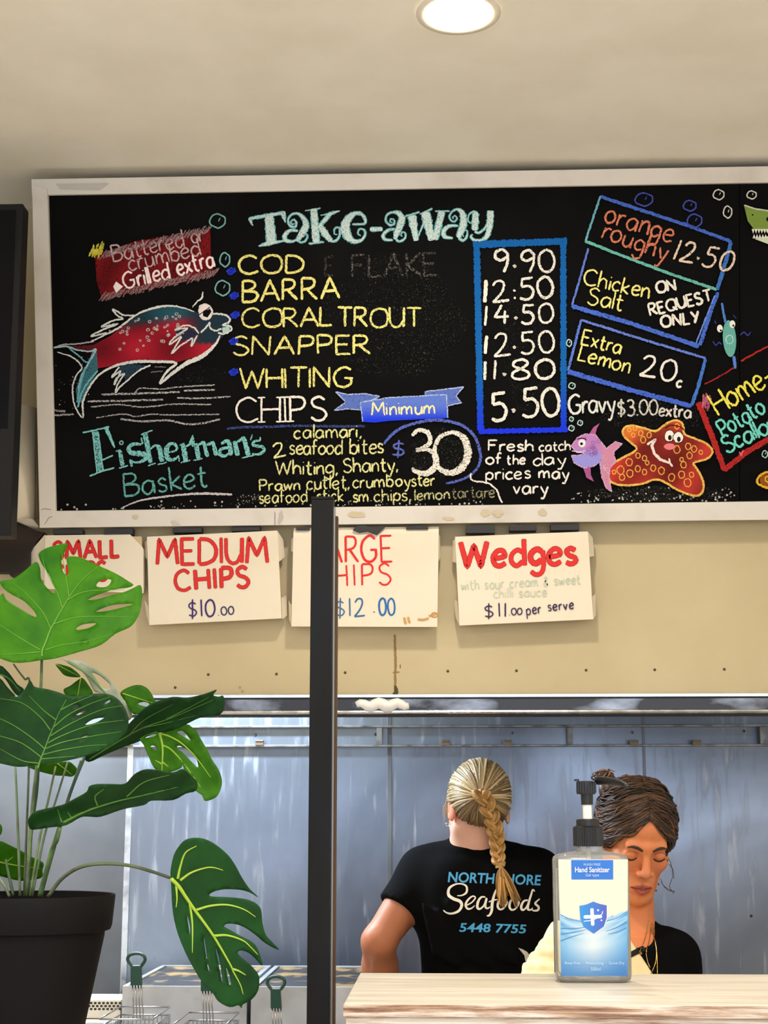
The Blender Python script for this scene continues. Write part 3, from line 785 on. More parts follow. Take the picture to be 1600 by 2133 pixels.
for P, w, c in (
 ([(345, 1035), (450, 985), (560, 930), (640, 870), (720, 815), (840, 770), (970, 752), (1080, 770), (1165, 800)], [3, 3, 4, 4, 4, 5, 4, 3, 2], FW),
 ([(690, 830), (600, 825), (560, 800), (515, 780), (555, 830), (600, 855), (520, 870), (430, 915), (470, 912), (560, 895), (470, 930), (390, 965), (345, 995), (400, 985), (470, 965)], 3.4, FW),
 ([(1150, 765), (1190, 715), (1225, 690), (1230, 640)], [2, 3, 4, 2], FW),
 ([(1310, 815), (1400, 822), (1445, 850), (1440, 880), (1390, 905), (1450, 915), (1455, 945), (1400, 975), (1350, 965)], 3.8, FW),
 ([(1215, 965), (1260, 920), (1285, 885), (1290, 925), (1330, 950), (1380, 935)], 3.6, FW),
 ([(1200, 970), (1160, 925), (1090, 908), (1010, 945), (1080, 930), (1110, 935), (1020, 985), (1060, 970), (1000, 1010), (965, 1060), (1020, 1025), (1060, 1000), (985, 1130), (1050, 1070), (1100, 1040), (1150, 1010), (1140, 1075), (1190, 985)], 3.2, FW),
 ([(1370, 985), (1330, 1060), (1230, 1150), (1100, 1210), (1000, 1280), (890, 1370), (950, 1270), (1020, 1205), (850, 1195), (700, 1195), (560, 1220), (450, 1270), (380, 1330), (320, 1420), (280, 1520), (280, 1640), (215, 1540), (200, 1400), (230, 1300), (275, 1240), (200, 1160), (80, 1120)], [3, 5, 9, 8, 7, 4, 5, 5, 6, 6, 5, 4, 4, 4, 4, 3, 3, 3, 3, 3, 3, 2], FW),
 ([(50, 1085), (130, 1060), (230, 1055), (370, 1035)], 3, (186, 176, 180)), ([(50, 1085), (160, 1075), (230, 1100), (330, 1115), (385, 1100), (330, 1200), (270, 1310), (245, 1420)], 3, (170, 206, 214)),
 ([(165, 1080), (250, 1150), (320, 1200), (370, 1110)], 3, (120, 176, 188)), ([(400, 1265), (320, 1360), (270, 1450), (240, 1560)], 3.4, (120, 190, 200)), ([(300, 1240), (260, 1380), (235, 1520)], 4, (110, 176, 188)),
 ([(820, 1222), (720, 1270), (640, 1340), (575, 1395), (540, 1440), (560, 1370), (610, 1290), (545, 1330), (530, 1380), (580, 1270), (510, 1320), (570, 1235)], 3.2, FW),
 ([(820, 1278), (915, 1270)], 2, (120, 120, 118)), ([(850, 1235), (940, 1238)], 2, (120, 120, 118))):
    ink.stroke(C6(*P), w, c, True, .88, sub=4)
ex, ey = C6((1252, 800))[0]
ink.disc(ex, ey, 14, (240, 226, 226), .97, 16.5); ink.fill(C6((1232, 800), (1290, 775), (1300, 800), (1270, 845), (1235, 835)), (12, 12, 14), 1.2)
ink.stroke(C6((1196, 828), (1250, 790), (1304, 752)), 2, (30, 24, 26), False, 1.1)
ink.stroke(C6((1205, 830), (1240, 862), (1290, 848), (1308, 790), (1270, 742), (1215, 750), (1196, 800)), 2.4, FW, True, .9)
ink.fill(C6((1385, 925), (1440, 915), (1450, 950), (1390, 975)), (180, 210, 206), .9)
for k in range(46):
    X = rnd.uniform(480, 1090); Y = 990 - (X - 350) * .2 + rnd.uniform(-60, 190)
    if Y < 1140 and Y > 800 + (abs(X - 900) * .12): ink.ring(*C6((X, Y))[0], rnd.uniform(1.2, 3), 1.4, (214, 210, 206), .8)
ink.build('fish_drawing', CH, board, 'chalk drawing of a red and teal fish'); ink = newink(wob=.6)
for P in (((45, 1580), (145, 1588)), ((50, 1620), (210, 1612)), ((690, 1445), (740, 1405), (900, 1412), (1050, 1395), (1325, 1380)), ((320, 1510), (600, 1505), (920, 1495)), ((1025, 1482), (1200, 1486), (1450, 1473)), ((345, 1555), (560, 1535), (750, 1555), (1000, 1532), (1300, 1535)), ((385, 1640), (600, 1610), (700, 1630), (820, 1612), (1000, 1617), (1365, 1612)), ((580, 1650), (750, 1668), (950, 1660), (1100, 1690), (1250, 1680), (1370, 1650)), ((430, 1455), (700, 1448), (1050, 1435)), ((1080, 1425), (1330, 1418))):
    ink.stroke(C6(*P), rnd.uniform(2.2, 4.2), (190, 188, 190), True, .76)
ink.build('water_lines', CH, board, 'grey chalk water lines')

# ---- fisherman's basket
ink = newink(wob=.55)
C7 = cv(160, 820, 3.81)
FT = (132, 204, 204); FT2 = (70, 150, 156)
ink.stroke(C7((150, 300), (192, 620)), [15, 11], FT, False, .74)
ink.stroke(C7((130, 300), (165, 625)), 2.6, FT, False, .9); ink.stroke(C7((172, 298), (215, 610)), 2.6, FT, False, .9)
ink.stroke(C7((50, 310), (150, 290), (262, 262)), 3.4, FT, False, .9); ink.stroke(C7((235, 268), (305, 430)), [9, 4], FT, False, .86); ink.stroke(C7((195, 530), (292, 490)), 3, FT, False, .9); ink.stroke(C7((108, 655), (200, 615), (302, 588)), 3.4, FT, False, .9)
fm = [([(345, 450), (368, 575)], [8, 9], 0), ([(312, 458), (350, 445)], 3, 0), ([(338, 592), (412, 572)], 3, 0),
 ([(515, 350), (520, 400), (460, 400), (418, 430), (440, 470), (530, 480), (555, 510), (500, 545), (440, 540)], [3, 4, 7, 9, 10, 11, 9, 5, 3], 1), ([(432, 520), (440, 580)], [8, 4], 0),
 ([(545, 310), (590, 550)], [10, 9], 0), ([(512, 325), (605, 292)], 3, 0), ([(570, 572), (628, 552)], 3, 0), ([(585, 440), (630, 410), (660, 440), (680, 540)], [4, 5, 10, 11], 1), ([(648, 562), (720, 545)], 3, 0),
 ([(715, 470), (790, 450), (790, 410), (750, 395), (715, 440), (725, 510), (770, 525), (815, 490)], [3, 4, 6, 6, 10, 10, 6, 3], 1), ([(812, 500), (818, 540)], 3, 0),
 ([(845, 400), (870, 535)], [10, 11], 0), ([(820, 410), (860, 395)], 3, 0), ([(828, 548), (905, 528)], 3, 0), ([(870, 420), (900, 400), (925, 330), (930, 420)], [4, 5, 3, 8], 0),
 ([(950, 395), (970, 520)], [9, 10], 0), ([(930, 530), (1000, 515)], 3, 0), ([(965, 410), (1010, 385), (1040, 500)], [5, 7, 9], 0), ([(1035, 410), (1085, 385), (1110, 490)], [5, 7, 9], 0),
 ([(1150, 400), (1190, 375), (1215, 400), (1225, 490)], [5, 7, 9, 9], 1), ([(1210, 430), (1150, 440), (1140, 480), (1180, 495), (1215, 470)], [5, 6, 8, 6, 4], 1),
 ([(1255, 375), (1280, 490)], [9, 10], 0), ([(1270, 390), (1330, 350), (1365, 490)], [5, 8, 11], 0), ([(1310, 512), (1410, 488)], 3, 0), ([(1395, 325), (1382, 370)], 3, 0),
 ([(1458, 345), (1455, 370), (1410, 380), (1405, 410), (1470, 420), (1490, 450), (1450, 480), (1395, 478)], [3, 4, 5, 6, 6, 6, 5, 3], 1)]
for P, w, sm in fm: ink.stroke(C7(*P), w, FT, bool(sm), .80)
ink.ring(*C7((358, 390))[0], 3.6, 2.2, FT, .9)
write(ink, 'Basket', 262, 1034, 434, 1012, 46, (104, 176, 172), 4.2, .82, gap=.14, seed=3)
ink.stroke([(253, 1059), (282, 1046), (317, 1038), (383, 1030), (430, 1028), (485, 1030)], [2, 3, 4, 4, 5, 4], (206, 200, 206), True, .84)
ink.build('basket_heading', CH, board, 'teal chalk heading')
ink = newink(wob=.4)
PY = (228, 226, 158)
write(ink, 'calamari,', 614, 914, 753, 910, 27, PY, 3.4, .84, gap=.15, seed=1)
write(ink, '2', 570, 955, 596, 950, 30, PY, 3.4, .84)
write(ink, 'seafood', 604, 946, 712, 946, 29, PY, 3.4, .84, gap=.1, seed=2)
write(ink, 'bites', 728, 945, 800, 944, 31, PY, 3.6, .84, gap=.12, seed=3)
write(ink, 'Whiting,', 575, 988, 704, 987, 29, PY, 3.6, .84, gap=.12, seed=4)
write(ink, 'Shanty,', 716, 984, 830, 980, 29, PY, 3.6, .84, gap=.12, seed=5)
write(ink, 'Prawn', 542, 1022, 626, 1020, 23, PY, 3.2, .84, gap=.14, seed=6)
write(ink, 'cutlet,', 640, 1019, 728, 1017, 27, PY, 3.2, .84, gap=.14, seed=7)
write(ink, 'crumb', 736, 1016, 818, 1014, 25, PY, 3.2, .84, gap=.14, seed=8)
write(ink, 'oyster', 826, 1013, 906, 1011, 24, PY, 3.2, .84, gap=.12, seed=9)
write(ink, "seafood 'stick'", 541, 1048, 722, 1043, 25, PY, 3, .82, gap=.14, seed=10)
write(ink, '.sm.', 730, 1045, 774, 1044, 24, PY, 3, .82, gap=.14, seed=11)
write(ink, 'chips,', 780, 1044, 856, 1042, 24, PY, 3, .8, gap=.14, seed=12)
write(ink, 'lemon', 864, 1042, 936, 1039, 22, (208, 208, 150), 3, .78, gap=.14, seed=13)
write(ink, 'tartare', 942, 1038, 1031, 1035, 23, (170, 168, 130), 3, .72, gap=.14, seed=14)
ink.build('basket_lettering', CH, board, 'pale yellow chalk lettering')
ink = newink(wob=.7)
write(ink, '$', 816, 952, 842, 951, 32, (96, 110, 196), 3.6, .82)
ink.stroke([(858, 908), (872, 896), (892, 902), (896, 920), (884, 932), (868, 938), (890, 936), (908, 950), (906, 972), (888, 986), (866, 982), (858, 974)], [7, 8, 10, 9, 9, 8, 8, 10, 12, 12, 9, 6], WHT, True, .82)
ink.stroke([(934, 902), (912, 916), (905, 948), (916, 976), (940, 985), (964, 972), (975, 945), (968, 915), (950, 902)], [8, 8, 9, 10, 12, 15, 15, 13, 9], WHT, True, .80, True)
ink.stroke([(800, 925), (818, 904), (842, 889), (876, 879), (908, 875), (940, 879), (964, 887), (985, 904), (996, 926), (1001, 955), (994, 975), (978, 991), (955, 1001), (929, 1007)], [5, 6, 6, 6, 6, 6, 6, 6, 6, 6, 5, 5, 5, 4], (92, 108, 196), True, .80)
ink.stroke([(981, 985), (980, 995), (987, 1002), (1005, 1004), (1020, 1008), (1034, 1020), (1040, 1034), (1046, 1048)], 3.4, WHT, True, .88)
ink.build('thirty_dollar_mark', CH, board, 'white chalk number in a blue loop')
ink = newink(wob=.35)
write(ink, 'Fresh', 1017, 939, 1110, 940, 22, WHT, 3.8, .9, gap=.14, seed=1); write(ink, 'catch', 1124, 940, 1188, 938, 20, WHT, 3.4, .88, gap=.12, seed=2)
write(ink, 'of', 1012, 967, 1044, 967, 22, WHT, 3.6, .9, seed=3); write(ink, 'the', 1056, 967, 1094, 967, 20, WHT, 3.6, .9, seed=4); write(ink, 'day', 1110, 970, 1178, 967, 24, WHT, 3.6, .9, seed=5)
write(ink, 'prices', 1012, 999, 1104, 996, 24, WHT, 3.6, .9, gap=.14, seed=6); write(ink, 'may', 1122, 996, 1184, 997, 24, WHT, 3.6, .9, seed=7)
write(ink, 'vary', 1069, 1028, 1142, 1029, 26, WHT, 3.8, .9, seed=8)
ink.build('catch_lettering', CH, board, 'white chalk lettering')

# ---- right hand boxes
ink = newink(wob=.6)
def edge(P, w, c, den=.84, n=1):
    for k in range(n): ink.stroke([(x + rnd.uniform(-1, 1) * (n > 1), y + rnd.uniform(-1, 1) * (n > 1)) for x, y in P], w, c, False, den)
B1 = (76, 112, 216); TE = (108, 190, 178)
edge([(1249, 410), (1330, 437), (1430, 470), (1522, 504)], 7, B1); edge([(1250, 410), (1219, 503)], 4.5, (112, 184, 204)); edge([(1218, 503), (1320, 543), (1400, 573), (1492, 604)], 6, TE, .86); edge([(1522, 505), (1508, 555), (1493, 604)], 8, (66, 122, 204))
edge([(1225, 518), (1208, 580), (1191, 636)], 4.5, (104, 130, 222)); edge([(1190, 638), (1320, 676), (1455, 722)], 9, B1); edge([(1494, 610), (1476, 660), (1457, 720)], 8, B1); edge([(1488, 616), (1466, 672), (1449, 716)], 3, (120, 150, 230))
edge([(1210, 667), (1340, 708), (1470, 747)], 5, (106, 132, 224)); edge([(1210, 667), (1183, 772)], 5, (96, 128, 222)); edge([(1182, 774), (1310, 812), (1440, 846)], 10, (74, 108, 216)); edge([(1469, 748), (1455, 800), (1440, 845)], 7, (72, 124, 212))
ink.build('price_panels', CH, board, 'blue chalk panel outlines')
ink = newink(wob=.4)
ORG = (222, 132, 104)
write(ink, 'orange', 1258, 462, 1396, 507, 42, ORG, 4.4, .84, gap=.14, seed=1); write(ink, 'roughy', 1251, 496, 1384, 545, 40, ORG, 4.4, .82, gap=.14, seed=2)
ink.build('orange_roughy_lettering', CH, board, 'orange chalk lettering'); ink = newink(wob=.4)
write(ink, '12·50', 1400, 540, 1518, 566, 42, (240, 216, 196), 5, .84, seed=3, slant=.1)
ink.build('extra_price', CH, board, 'pale orange chalk price'); ink = newink(wob=.4)
write(ink, 'Chicken', 1214, 592, 1350, 623, 33, YEL, 3.8, .88, gap=.14, seed=4); write(ink, 'Salt', 1222, 633, 1294, 648, 34, YEL, 3.8, .88, gap=.14, seed=5)
ink.build('chicken_salt_lettering', CH, board, 'yellow chalk lettering'); ink = newink(wob=.4)
write(ink, 'Extra', 1210, 717, 1290, 738, 31, YEL, 4, .88, gap=.14, seed=6); write(ink, 'Lemon', 1203, 750, 1309, 779, 32, YEL, 4, .88, gap=.14, seed=7)
ink.build('extra_lemon_lettering', CH, board, 'yellow chalk lettering')
ink = newink(wob=.4)
write(ink, 'ON', 1368, 611, 1408, 604, 23, WHT, 5, .96, seed=1); write(ink, 'REQUEST', 1354, 658, 1484, 627, 24, WHT, 4.8, .96, seed=2); write(ink, 'ONLY', 1378, 682, 1456, 672, 24, WHT, 5, .96, seed=3)
ink.build('request_lettering', CH, board, 'bold white chalk capitals'); ink = newink(wob=.4)
write(ink, '20', 1330, 782, 1402, 796, 44, WHT, 5.4, .92, seed=4); write(ink, 'c', 1407, 806, 1417, 808, 22, WHT, 4.4, .92)
ink.build('lemon_price', CH, board, 'white chalk price'); ink = newink(wob=.4)
write(ink, 'Gravy', 1185, 862, 1280, 860, 40, (224, 226, 222), 4.6, .9, gap=.08, seed=5); write(ink, '$3.00', 1286, 866, 1370, 864, 32, (214, 212, 206), 4, .82, gap=.12, seed=6); write(ink, 'extra', 1371, 866, 1438, 871, 26, (224, 220, 214), 4, .86, gap=.12, seed=7)
ink.build('gravy_lettering', CH, board, 'white chalk lettering')
def bubble(x, y, r, ry, w, c):
    i = newink(wob=.4); LIFT[0] -= .0003
    i.ring(x, y, r, w, c, .88, ry); i.stroke([(x + r * .3, y - ry * .45), (x + r * .1, y + ry * .05)], w * .8, c, False, .86); i.build('bubble', CH, board)
for (x, y, r, ry) in ((1496, 407, 11, 10), (1564.5, 407.5, 9.5, 8), (1514.6, 443, 8.5, 12)): bubble(x, y, r, ry, 2.6, (222, 220, 214))
for (x, y, r, ry) in ((1185, 715, 5, 7), (1191, 804, 6.5, 6), (1190, 873, 4, 4.5), (1208, 881, 5, 5), (1190, 892, 5.5, 5.5), (1592, 946, 5.5, 7)): bubble(x, y, r, ry, 2.2, (180, 214, 214))
for (x, y, r, ry) in ((1341, 417, 18, 13), (1436, 430, 13, 10.5), (1446, 461, 15, 13)): bubble(x, y, r, ry, 3, (70, 84, 180))
for (x, y, r, ry) in ((455, 461.5, 16, 14), (470, 542, 10, 14), (465.5, 601, 15, 15)): bubble(x, y, r, ry, 3, (120, 178, 182))

# ---- starfish, small fish, shark at the right
ink = newink(wob=.5)
C5 = cv(1160, 700, 3.636)
star = C5((495, 720), (520, 685), (580, 680), (660, 700), (740, 720), (790, 690), (850, 650), (910, 640), (950, 670), (960, 740), (1010, 765), (1120, 810), (1170, 860), (1165, 900), (1120, 935), (1030, 960), (1060, 1010), (1100, 1090), (1105, 1160), (1070, 1205), (1000, 1200), (900, 1160), (820, 1110), (740, 1085), (640, 1120), (500, 1130), (410, 1105), (385, 1050), (405, 980), (480, 930), (600, 860), (560, 810), (510, 765))
def starc(x, y):
    X, Y = (x - 1160) * 3.636, (y - 700) * 3.636
    t = max(0, min(1, (860 - Y) / 200 + (600 - X) / 400)); e = .5 + .5 * math.sin(X * .02 + Y * .012)
    c = np.array((146, 46, 40)) * (1 - t) + np.array((176, 104, 44)) * t
    d = math.hypot(X - 800, Y - 930) / 330
    return (*(c * (.68 + .5 * min(1, d)) * (.85 + .3 * e)), .95)
ink.fill(star, (150, 50, 40), .9, True, grid=6, colf=starc, sub=3)
ink.stroke(star, 4.4, (232, 180, 84), True, .88, True, sub=3)
ink.stroke(star, 2, (246, 226, 130), True, .7, True, sub=3)
for k, (X, Y, r) in enumerate([(545, 710, 4), (590, 700, 4), (632, 735, 5), (575, 750, 4), (650, 785, 6), (695, 750, 5), (905, 685, 5), (480, 1015, 8), (545, 955, 7), (550, 1040, 7), (610, 1005, 6), (610, 905, 5), (490, 1070, 6), (660, 1030, 5), (725, 1000, 6), (788, 1020, 7), (865, 1070, 7), (940, 1050, 7), (985, 1110, 8), (1015, 1050, 5), (955, 975, 6), (990, 835, 6), (1035, 855, 6), (1085, 880, 4), (1000, 905, 6), (905, 860, 7), (940, 935, 4), (660, 925, 5), (430, 1030, 4), (680, 960, 4)]):
    ink.ring(*C5((X, Y))[0], r * .9, 2, (240, 176, 84), .88, r * 1.1)
for (X, Y) in ((847, 756), (915, 768)):
    ink.disc(*C5((X, Y))[0], 10.5, (244, 240, 232), 1.0, 12); ink.disc(*C5((X + 4, Y + 14))[0], 3.8, (40, 26, 20), 1.3, 5.5); ink.ring(*C5((X, Y))[0], 10.5, 1.6, (60, 24, 22), .9, 12)
ink.fill(C5((805, 840), (830, 815), (880, 820), (885, 850), (840, 862)), (232, 128, 140), .95, True)
ink.stroke(C5((815, 700), (860, 675), (935, 690), (960, 715)), 2, (60, 24, 22), True, .9)
ink.stroke(C5((680, 822), (745, 780), (715, 830), (735, 890), (780, 935), (850, 962)), [5, 4, 6, 6, 6, 5], (240, 222, 216), False, .95)
ink.stroke(C5((845, 925), (850, 955), (870, 990)), 4, (240, 222, 216), False, .95)
ink.build('starfish_drawing', CH, board, 'chalk drawing of a smiling starfish'); ink = newink(wob=.5)
# purple fish
fb = C5((105, 835), (150, 770), (215, 740), (290, 750), (340, 810), (372, 852), (440, 800), (495, 815), (430, 875), (432, 920), (446, 945), (400, 1000), (392, 1060), (412, 1178), (370, 1150), (335, 1060), (322, 950), (280, 985), (200, 998), (130, 962), (108, 905), (170, 902), (215, 882), (150, 882))
def pfc(x, y):
    X, Y = (x - 1160) * 3.636, (y - 700) * 3.636
    if X > 325: return (206, 140, 172, .93)
    t = max(0, min(1, (Y - 840) / 70)); return (188 - 34 * t, 132 + 18 * t, 196 + 32 * t, .94)
ink.fill(fb, (180, 140, 210), .9, grid=6, colf=pfc)
ink.fill(C5((242, 742), (275, 690), (322, 660), (300, 700), (286, 756)), (176, 96, 150), .9); ink.fill(C5((196, 995), (222, 1072), (278, 1102), (255, 1050), (252, 985)), (172, 92, 150), .9)
ink.stroke(fb, 2, (216, 176, 220), False, .8, True)
ink.disc(*C5((188, 812))[0], 7.5, (240, 232, 238), 1, 8.5); ink.disc(*C5((184, 816))[0], 3, (20, 14, 24), 1.3); ink.stroke(C5((150, 780), (200, 775), (222, 790)), 2.2, (30, 20, 40), True, 1)
ink.stroke(C5((110, 870), (160, 878), (215, 870)), 1.8, (240, 220, 240), True, .9)
for k in range(12): ink.ring(*C5((rnd.uniform(235, 315), rnd.uniform(790, 900)))[0], 4, 1.2, (150, 100, 180), .8, 3)
for k in range(8): ink.stroke(C5((345 + k * 6, 880 + k * 8), (352 + k * 5, 1010 + k * 12)), 1.2, (232, 180, 200), False, .7)
ink.build('purple_fish_drawing', CH, board, 'chalk drawing of a small purple fish')
ink = newink(wob=.4)
ink.fill([(1518 + 14 * math.cos(a), 706 + 38 * math.sin(a) + 6 * math.cos(a)) for a in [2 * math.pi * k / 18 for k in range(18)]], (104, 178, 170), .92)
ink.stroke([(1502, 632), (1505, 650), (1510, 674)], 5, (84, 130, 214), False, .9); ink.stroke([(1527, 742), (1530, 768)], 6, (92, 134, 220), False, .92)
ink.disc(1498, 685, 6, (240, 240, 236), 1, 8); ink.disc(1524, 676, 6, (240, 240, 236), 1, 8); ink.disc(1500, 689, 2.2, (10, 10, 10), 1.3); ink.disc(1526, 679, 2.2, (10, 10, 10), 1.3)
ink.ring(1518, 708, 7, 2, (190, 226, 220), .85, 9)
ink.stroke([(1540, 699), (1548, 692), (1556, 700), (1562, 692), (1558, 698)], 2.4, (60, 72, 170), False, .85); ink.stroke([(1483, 712), (1490, 720), (1496, 714), (1502, 718)], 2.4, (60, 72, 170), False, .85); ink.stroke([(1525, 656), (1532, 664)], 2, (60, 72, 170), False, .8); ink.stroke([(1487, 668), (1490, 676)], 2, (60, 72, 170), False, .8)
ink.build('teal_fish_drawing', CH, board, 'chalk drawing of a small teal fish'); ink = newink(wob=.4)
# shark head (continues beyond the photo's edge)
ink.fill([(1548, 429), (1574, 437), (1640, 446), (1690, 470), (1640, 500), (1600, 486), (1568, 478), (1556, 462)], (128, 154, 72), .95)
ink.fill([(1570, 499), (1600, 493), (1650, 505), (1640, 530), (1602, 511)], (214, 224, 200), .93); ink.stroke([(1548, 429), (1574, 437), (1640, 446)], 3, (206, 214, 190), False, .9)
for k in range(7): ink.fill([(1564 + k * 6, 478), (1570 + k * 6, 479), (1567 + k * 6, 488)], (236, 236, 226), 1); ink.fill([(1566 + k * 6, 498), (1572 + k * 6, 497), (1569 + k * 6, 489)], (236, 236, 226), 1)
ink.disc(1566, 449, 1.8, (20, 26, 14), 1.2); ink.disc(1599, 458, 5, (20, 26, 14), 1.2)
ink.build('shark_drawing', CH, board, 'chalk drawing of a green shark')
ink = newink(wob=.7)
RED = (178, 44, 44)
ink.stroke([(1466, 801), (1500, 783), (1528, 766)], 2.6, RED, False, .85); ink.stroke([(1541, 753), (1575, 734), (1640, 700)], 3.6, RED, False, .85)
ink.stroke([(1453, 838), (1480, 905), (1508, 980)], [13, 12, 11], RED, False, .86); ink.stroke([(1506, 980), (1550, 944), (1640, 890)], [11, 11, 12], RED, False, .84)
ink.stroke([(1538, 940), (1542, 950), (1546, 938)], 3, (230, 110, 110), False, .85)
ink.stroke([(1462, 850), (1464, 822), (1468, 852), (1470, 820), (1474, 850), (1478, 824), (1472, 856), (1480, 830)], 3.4, (206, 110, 140), False, .8)
write(ink, 'Home-', 1496, 866, 1610, 796, 48, (240, 230, 92), 4.6, .9, gap=.12, seed=1)
write(ink, 'Potato', 1506, 912, 1594, 858, 36, (116, 216, 204), 4.8, .9, gap=.12, seed=2)
write(ink, 'Scallops', 1513, 944, 1636, 884, 36, (116, 216, 204), 4.8, .9, gap=.1, seed=3)
ink.build('homemade_sign', CH, board, 'red chalk sign with yellow and teal words'); ink = newink(wob=.7)
ink.ring(1606, 1000, 29, 5, (226, 176, 52), .9, 17); ink.disc(1606, 1000, 26, (150, 86, 30), .88, 14); ink.ring(1598, 998, 6, 2.4, (236, 190, 80), .9)
ink.build('scallop_drawing', CH, board, 'orange chalk drawing')
# =================================================================== CARDBOARD BOXES under the board
M_card = mat('white_card', (238, 228, 208), .6, noise=((226, 212, 186), 4, 4, .45, .75))
M_cardin = mat('kraft_card_inside', (206, 184, 148), .75)
M_cardside = mat('grey_white_card', (206, 198, 186), .65)
INKM = attr_mat('marker_ink', .5)
RD = (222, 44, 38); RDD = (150, 26, 30)
YB0 = YF - .040
def card_box(label, corners, flaps=(), depth=.034, face=None):
    """corners TL,TR,BR,BL in px; a shallow takeaway box hung with its lid facing the room"""
    P = [U(x, y, YB0) for x, y in corners]
    o = thing('takeaway_box', (P[3] + P[2]) / 2, label, 'box', 'cardboard boxes hung under the menu board')
    b = MB(); b.prism([U(x, y, YB0) for x, y in face] if face else P, (0, .0016, 0)); b.build('front_panel', M_card, o, bevel=.0005)
    c = (P[0] + P[1] + P[2] + P[3]) / 4
    inner = [p + (c - p) * .025 + Vector((0, .0018, 0)) for p in P]
    back = [p + (c - p) * .07 + Vector((0, depth, -.004)) for p in P]
    b = MB(); b.hexa([inner[3], inner[2], back[2], back[3], inner[0], inner[1], back[1], back[0]])
    b.build('tray', M_cardin, o, bevel=.004)
    for fl in flaps:
        q = [U(x, y, YB0 + dy) for x, y, dy in fl]
        b = MB(); b.prism(q, (0, .0012, 0)); b.build('side_flap', M_card if len(fl) > 3 else M_cardside, o)
    return o
def bsurf(x, y, l): return U(x, y, YB0 - .0002 - l)
def marker(o, name, fn, label=None):
    i = Ink(bsurf, wob=.15, step=2.5, lift0=.0001); fn(i); i.build(name, INKM, o, label)
def bold(i, t, x0, y0, x1, y1, cap, w, **k):
    write(i, t, x0, y0, x1, y1, cap, RDD, w + 1.8, 1, jit=.012, **k)
    write(i, t, x0, y0, x1, y1, cap, RD, w, 1, jit=.012, **k)

bx = card_box('small cardboard box lettered in red, partly hidden behind the bright green leaf', [(94, 1115), (298, 1115), (299, 1236), (92, 1226)],
    [[(94, 1113, 0), (63, 1149, .02), (62, 1192, .025), (92, 1210, .005)], [(298, 1143, 0), (302, 1146, .02), (302, 1222, .02), (299, 1235, 0)]], face=[(94, 1115), (271, 1113), (298, 1141), (299, 1236), (92, 1226)])
marker(bx, 'lettering', lambda i: (bold(i, 'SMALL', 112, 1166, 249, 1160, 37, 6, gap=.2), bold(i, 'CHIPS', 112, 1216, 224, 1207, 38, 6, gap=.2)), 'red marker lettering')
bx = card_box('white cardboard box reading medium chips in red', [(306, 1118), (578, 1105), (587, 1288), (311, 1302)],
    [[(578, 1106, 0), (590, 1124, .02), (594, 1160, .022), (581, 1170, 0)], [(586, 1245, 0), (597, 1240, .02), (598, 1282, .022), (588, 1290, 0)], [(306, 1165, 0), (302, 1160, .02), (301, 1130, .02), (306, 1125, 0)], [(309, 1262, 0), (301, 1250, .018), (305, 1282, .02), (311, 1301, 0)]])
def f(i):
    bold(i, 'MEDIUM', 328, 1176, 557, 1172, 53, 6.4, gap=.17); bold(i, 'CHIPS', 366, 1231, 519, 1222, 42, 6.6, gap=.26)
    write(i, '$10', 394, 1286, 449, 1283, 36, (62, 40, 110), 3.4, 1, gap=.2); write(i, '.00', 455, 1282, 488, 1279, 17, (40, 40, 92), 2.8, 1, gap=.2)
marker(bx, 'lettering', f, 'red and purple marker lettering')
bx = card_box('white cardboard box reading large chips, behind the black post', [(611, 1118), (914, 1108), (911, 1306), (607, 1305)],
    [[(612, 1100, .006), (914, 1097, .006), (914, 1109, .001), (611, 1119, .001)], [(914, 1110, 0), (917, 1118, .02), (918, 1160, .02), (913, 1170, 0)], [(607, 1260, 0), (601, 1250, .02), (602, 1290, .02), (607, 1304, 0)], [(611, 1150, 0), (606, 1148, .02), (607, 1122, .02), (611, 1120, 0)]])
def f(i):
    write(i, 'LARGE', 652, 1174, 817, 1169, 54, RD, 5, 1, gap=.18, jit=.015); write(i, 'CHIPS', 650, 1224, 815, 1217, 44, RD, 4, 1, gap=.32, jit=.015)
    write(i, '$12', 701, 1285, 761, 1283, 38, (56, 110, 160), 3.2, 1, gap=.22); write(i, '.', 777, 1276, 780, 1276, 20, (60, 90, 120), 3, 1); write(i, '00', 790, 1281, 824, 1280, 36, (44, 110, 180), 4, 1, gap=.2)
    for (x0, y0, x1, y1) in ((870, 1290, 893, 1288), (893, 1283, 910, 1277), (842, 1286, 846, 1300), (850, 1285, 854, 1298)):
        i.stroke([(x0, y0), ((x0 + x1) / 2, (y0 + y1) / 2 + 2), (x1, y1)], 5, (206, 160, 96), True, 1)
    i.ring(905, 1281, 6, 2, (190, 140, 80), 1, 5)
marker(bx, 'lettering', f, 'red and blue marker lettering with grease stains')
bx = card_box('white cardboard box reading wedges in thick red letters', [(948, 1118), (1225, 1107), (1236, 1290), (957, 1303)],
    [[(1225, 1108, 0), (1235, 1120, .02), (1238, 1158, .022), (1228, 1160, 0)], [(1234, 1242, 0), (1241, 1236, .02), (1241, 1282, .02), (1236, 1290, 0)], [(948, 1122, 0), (943, 1128, .02), (942, 1170, .02), (950, 1172, 0)], [(953, 1252, 0), (946, 1250, .02), (949, 1285, .02), (957, 1302, 0)]])
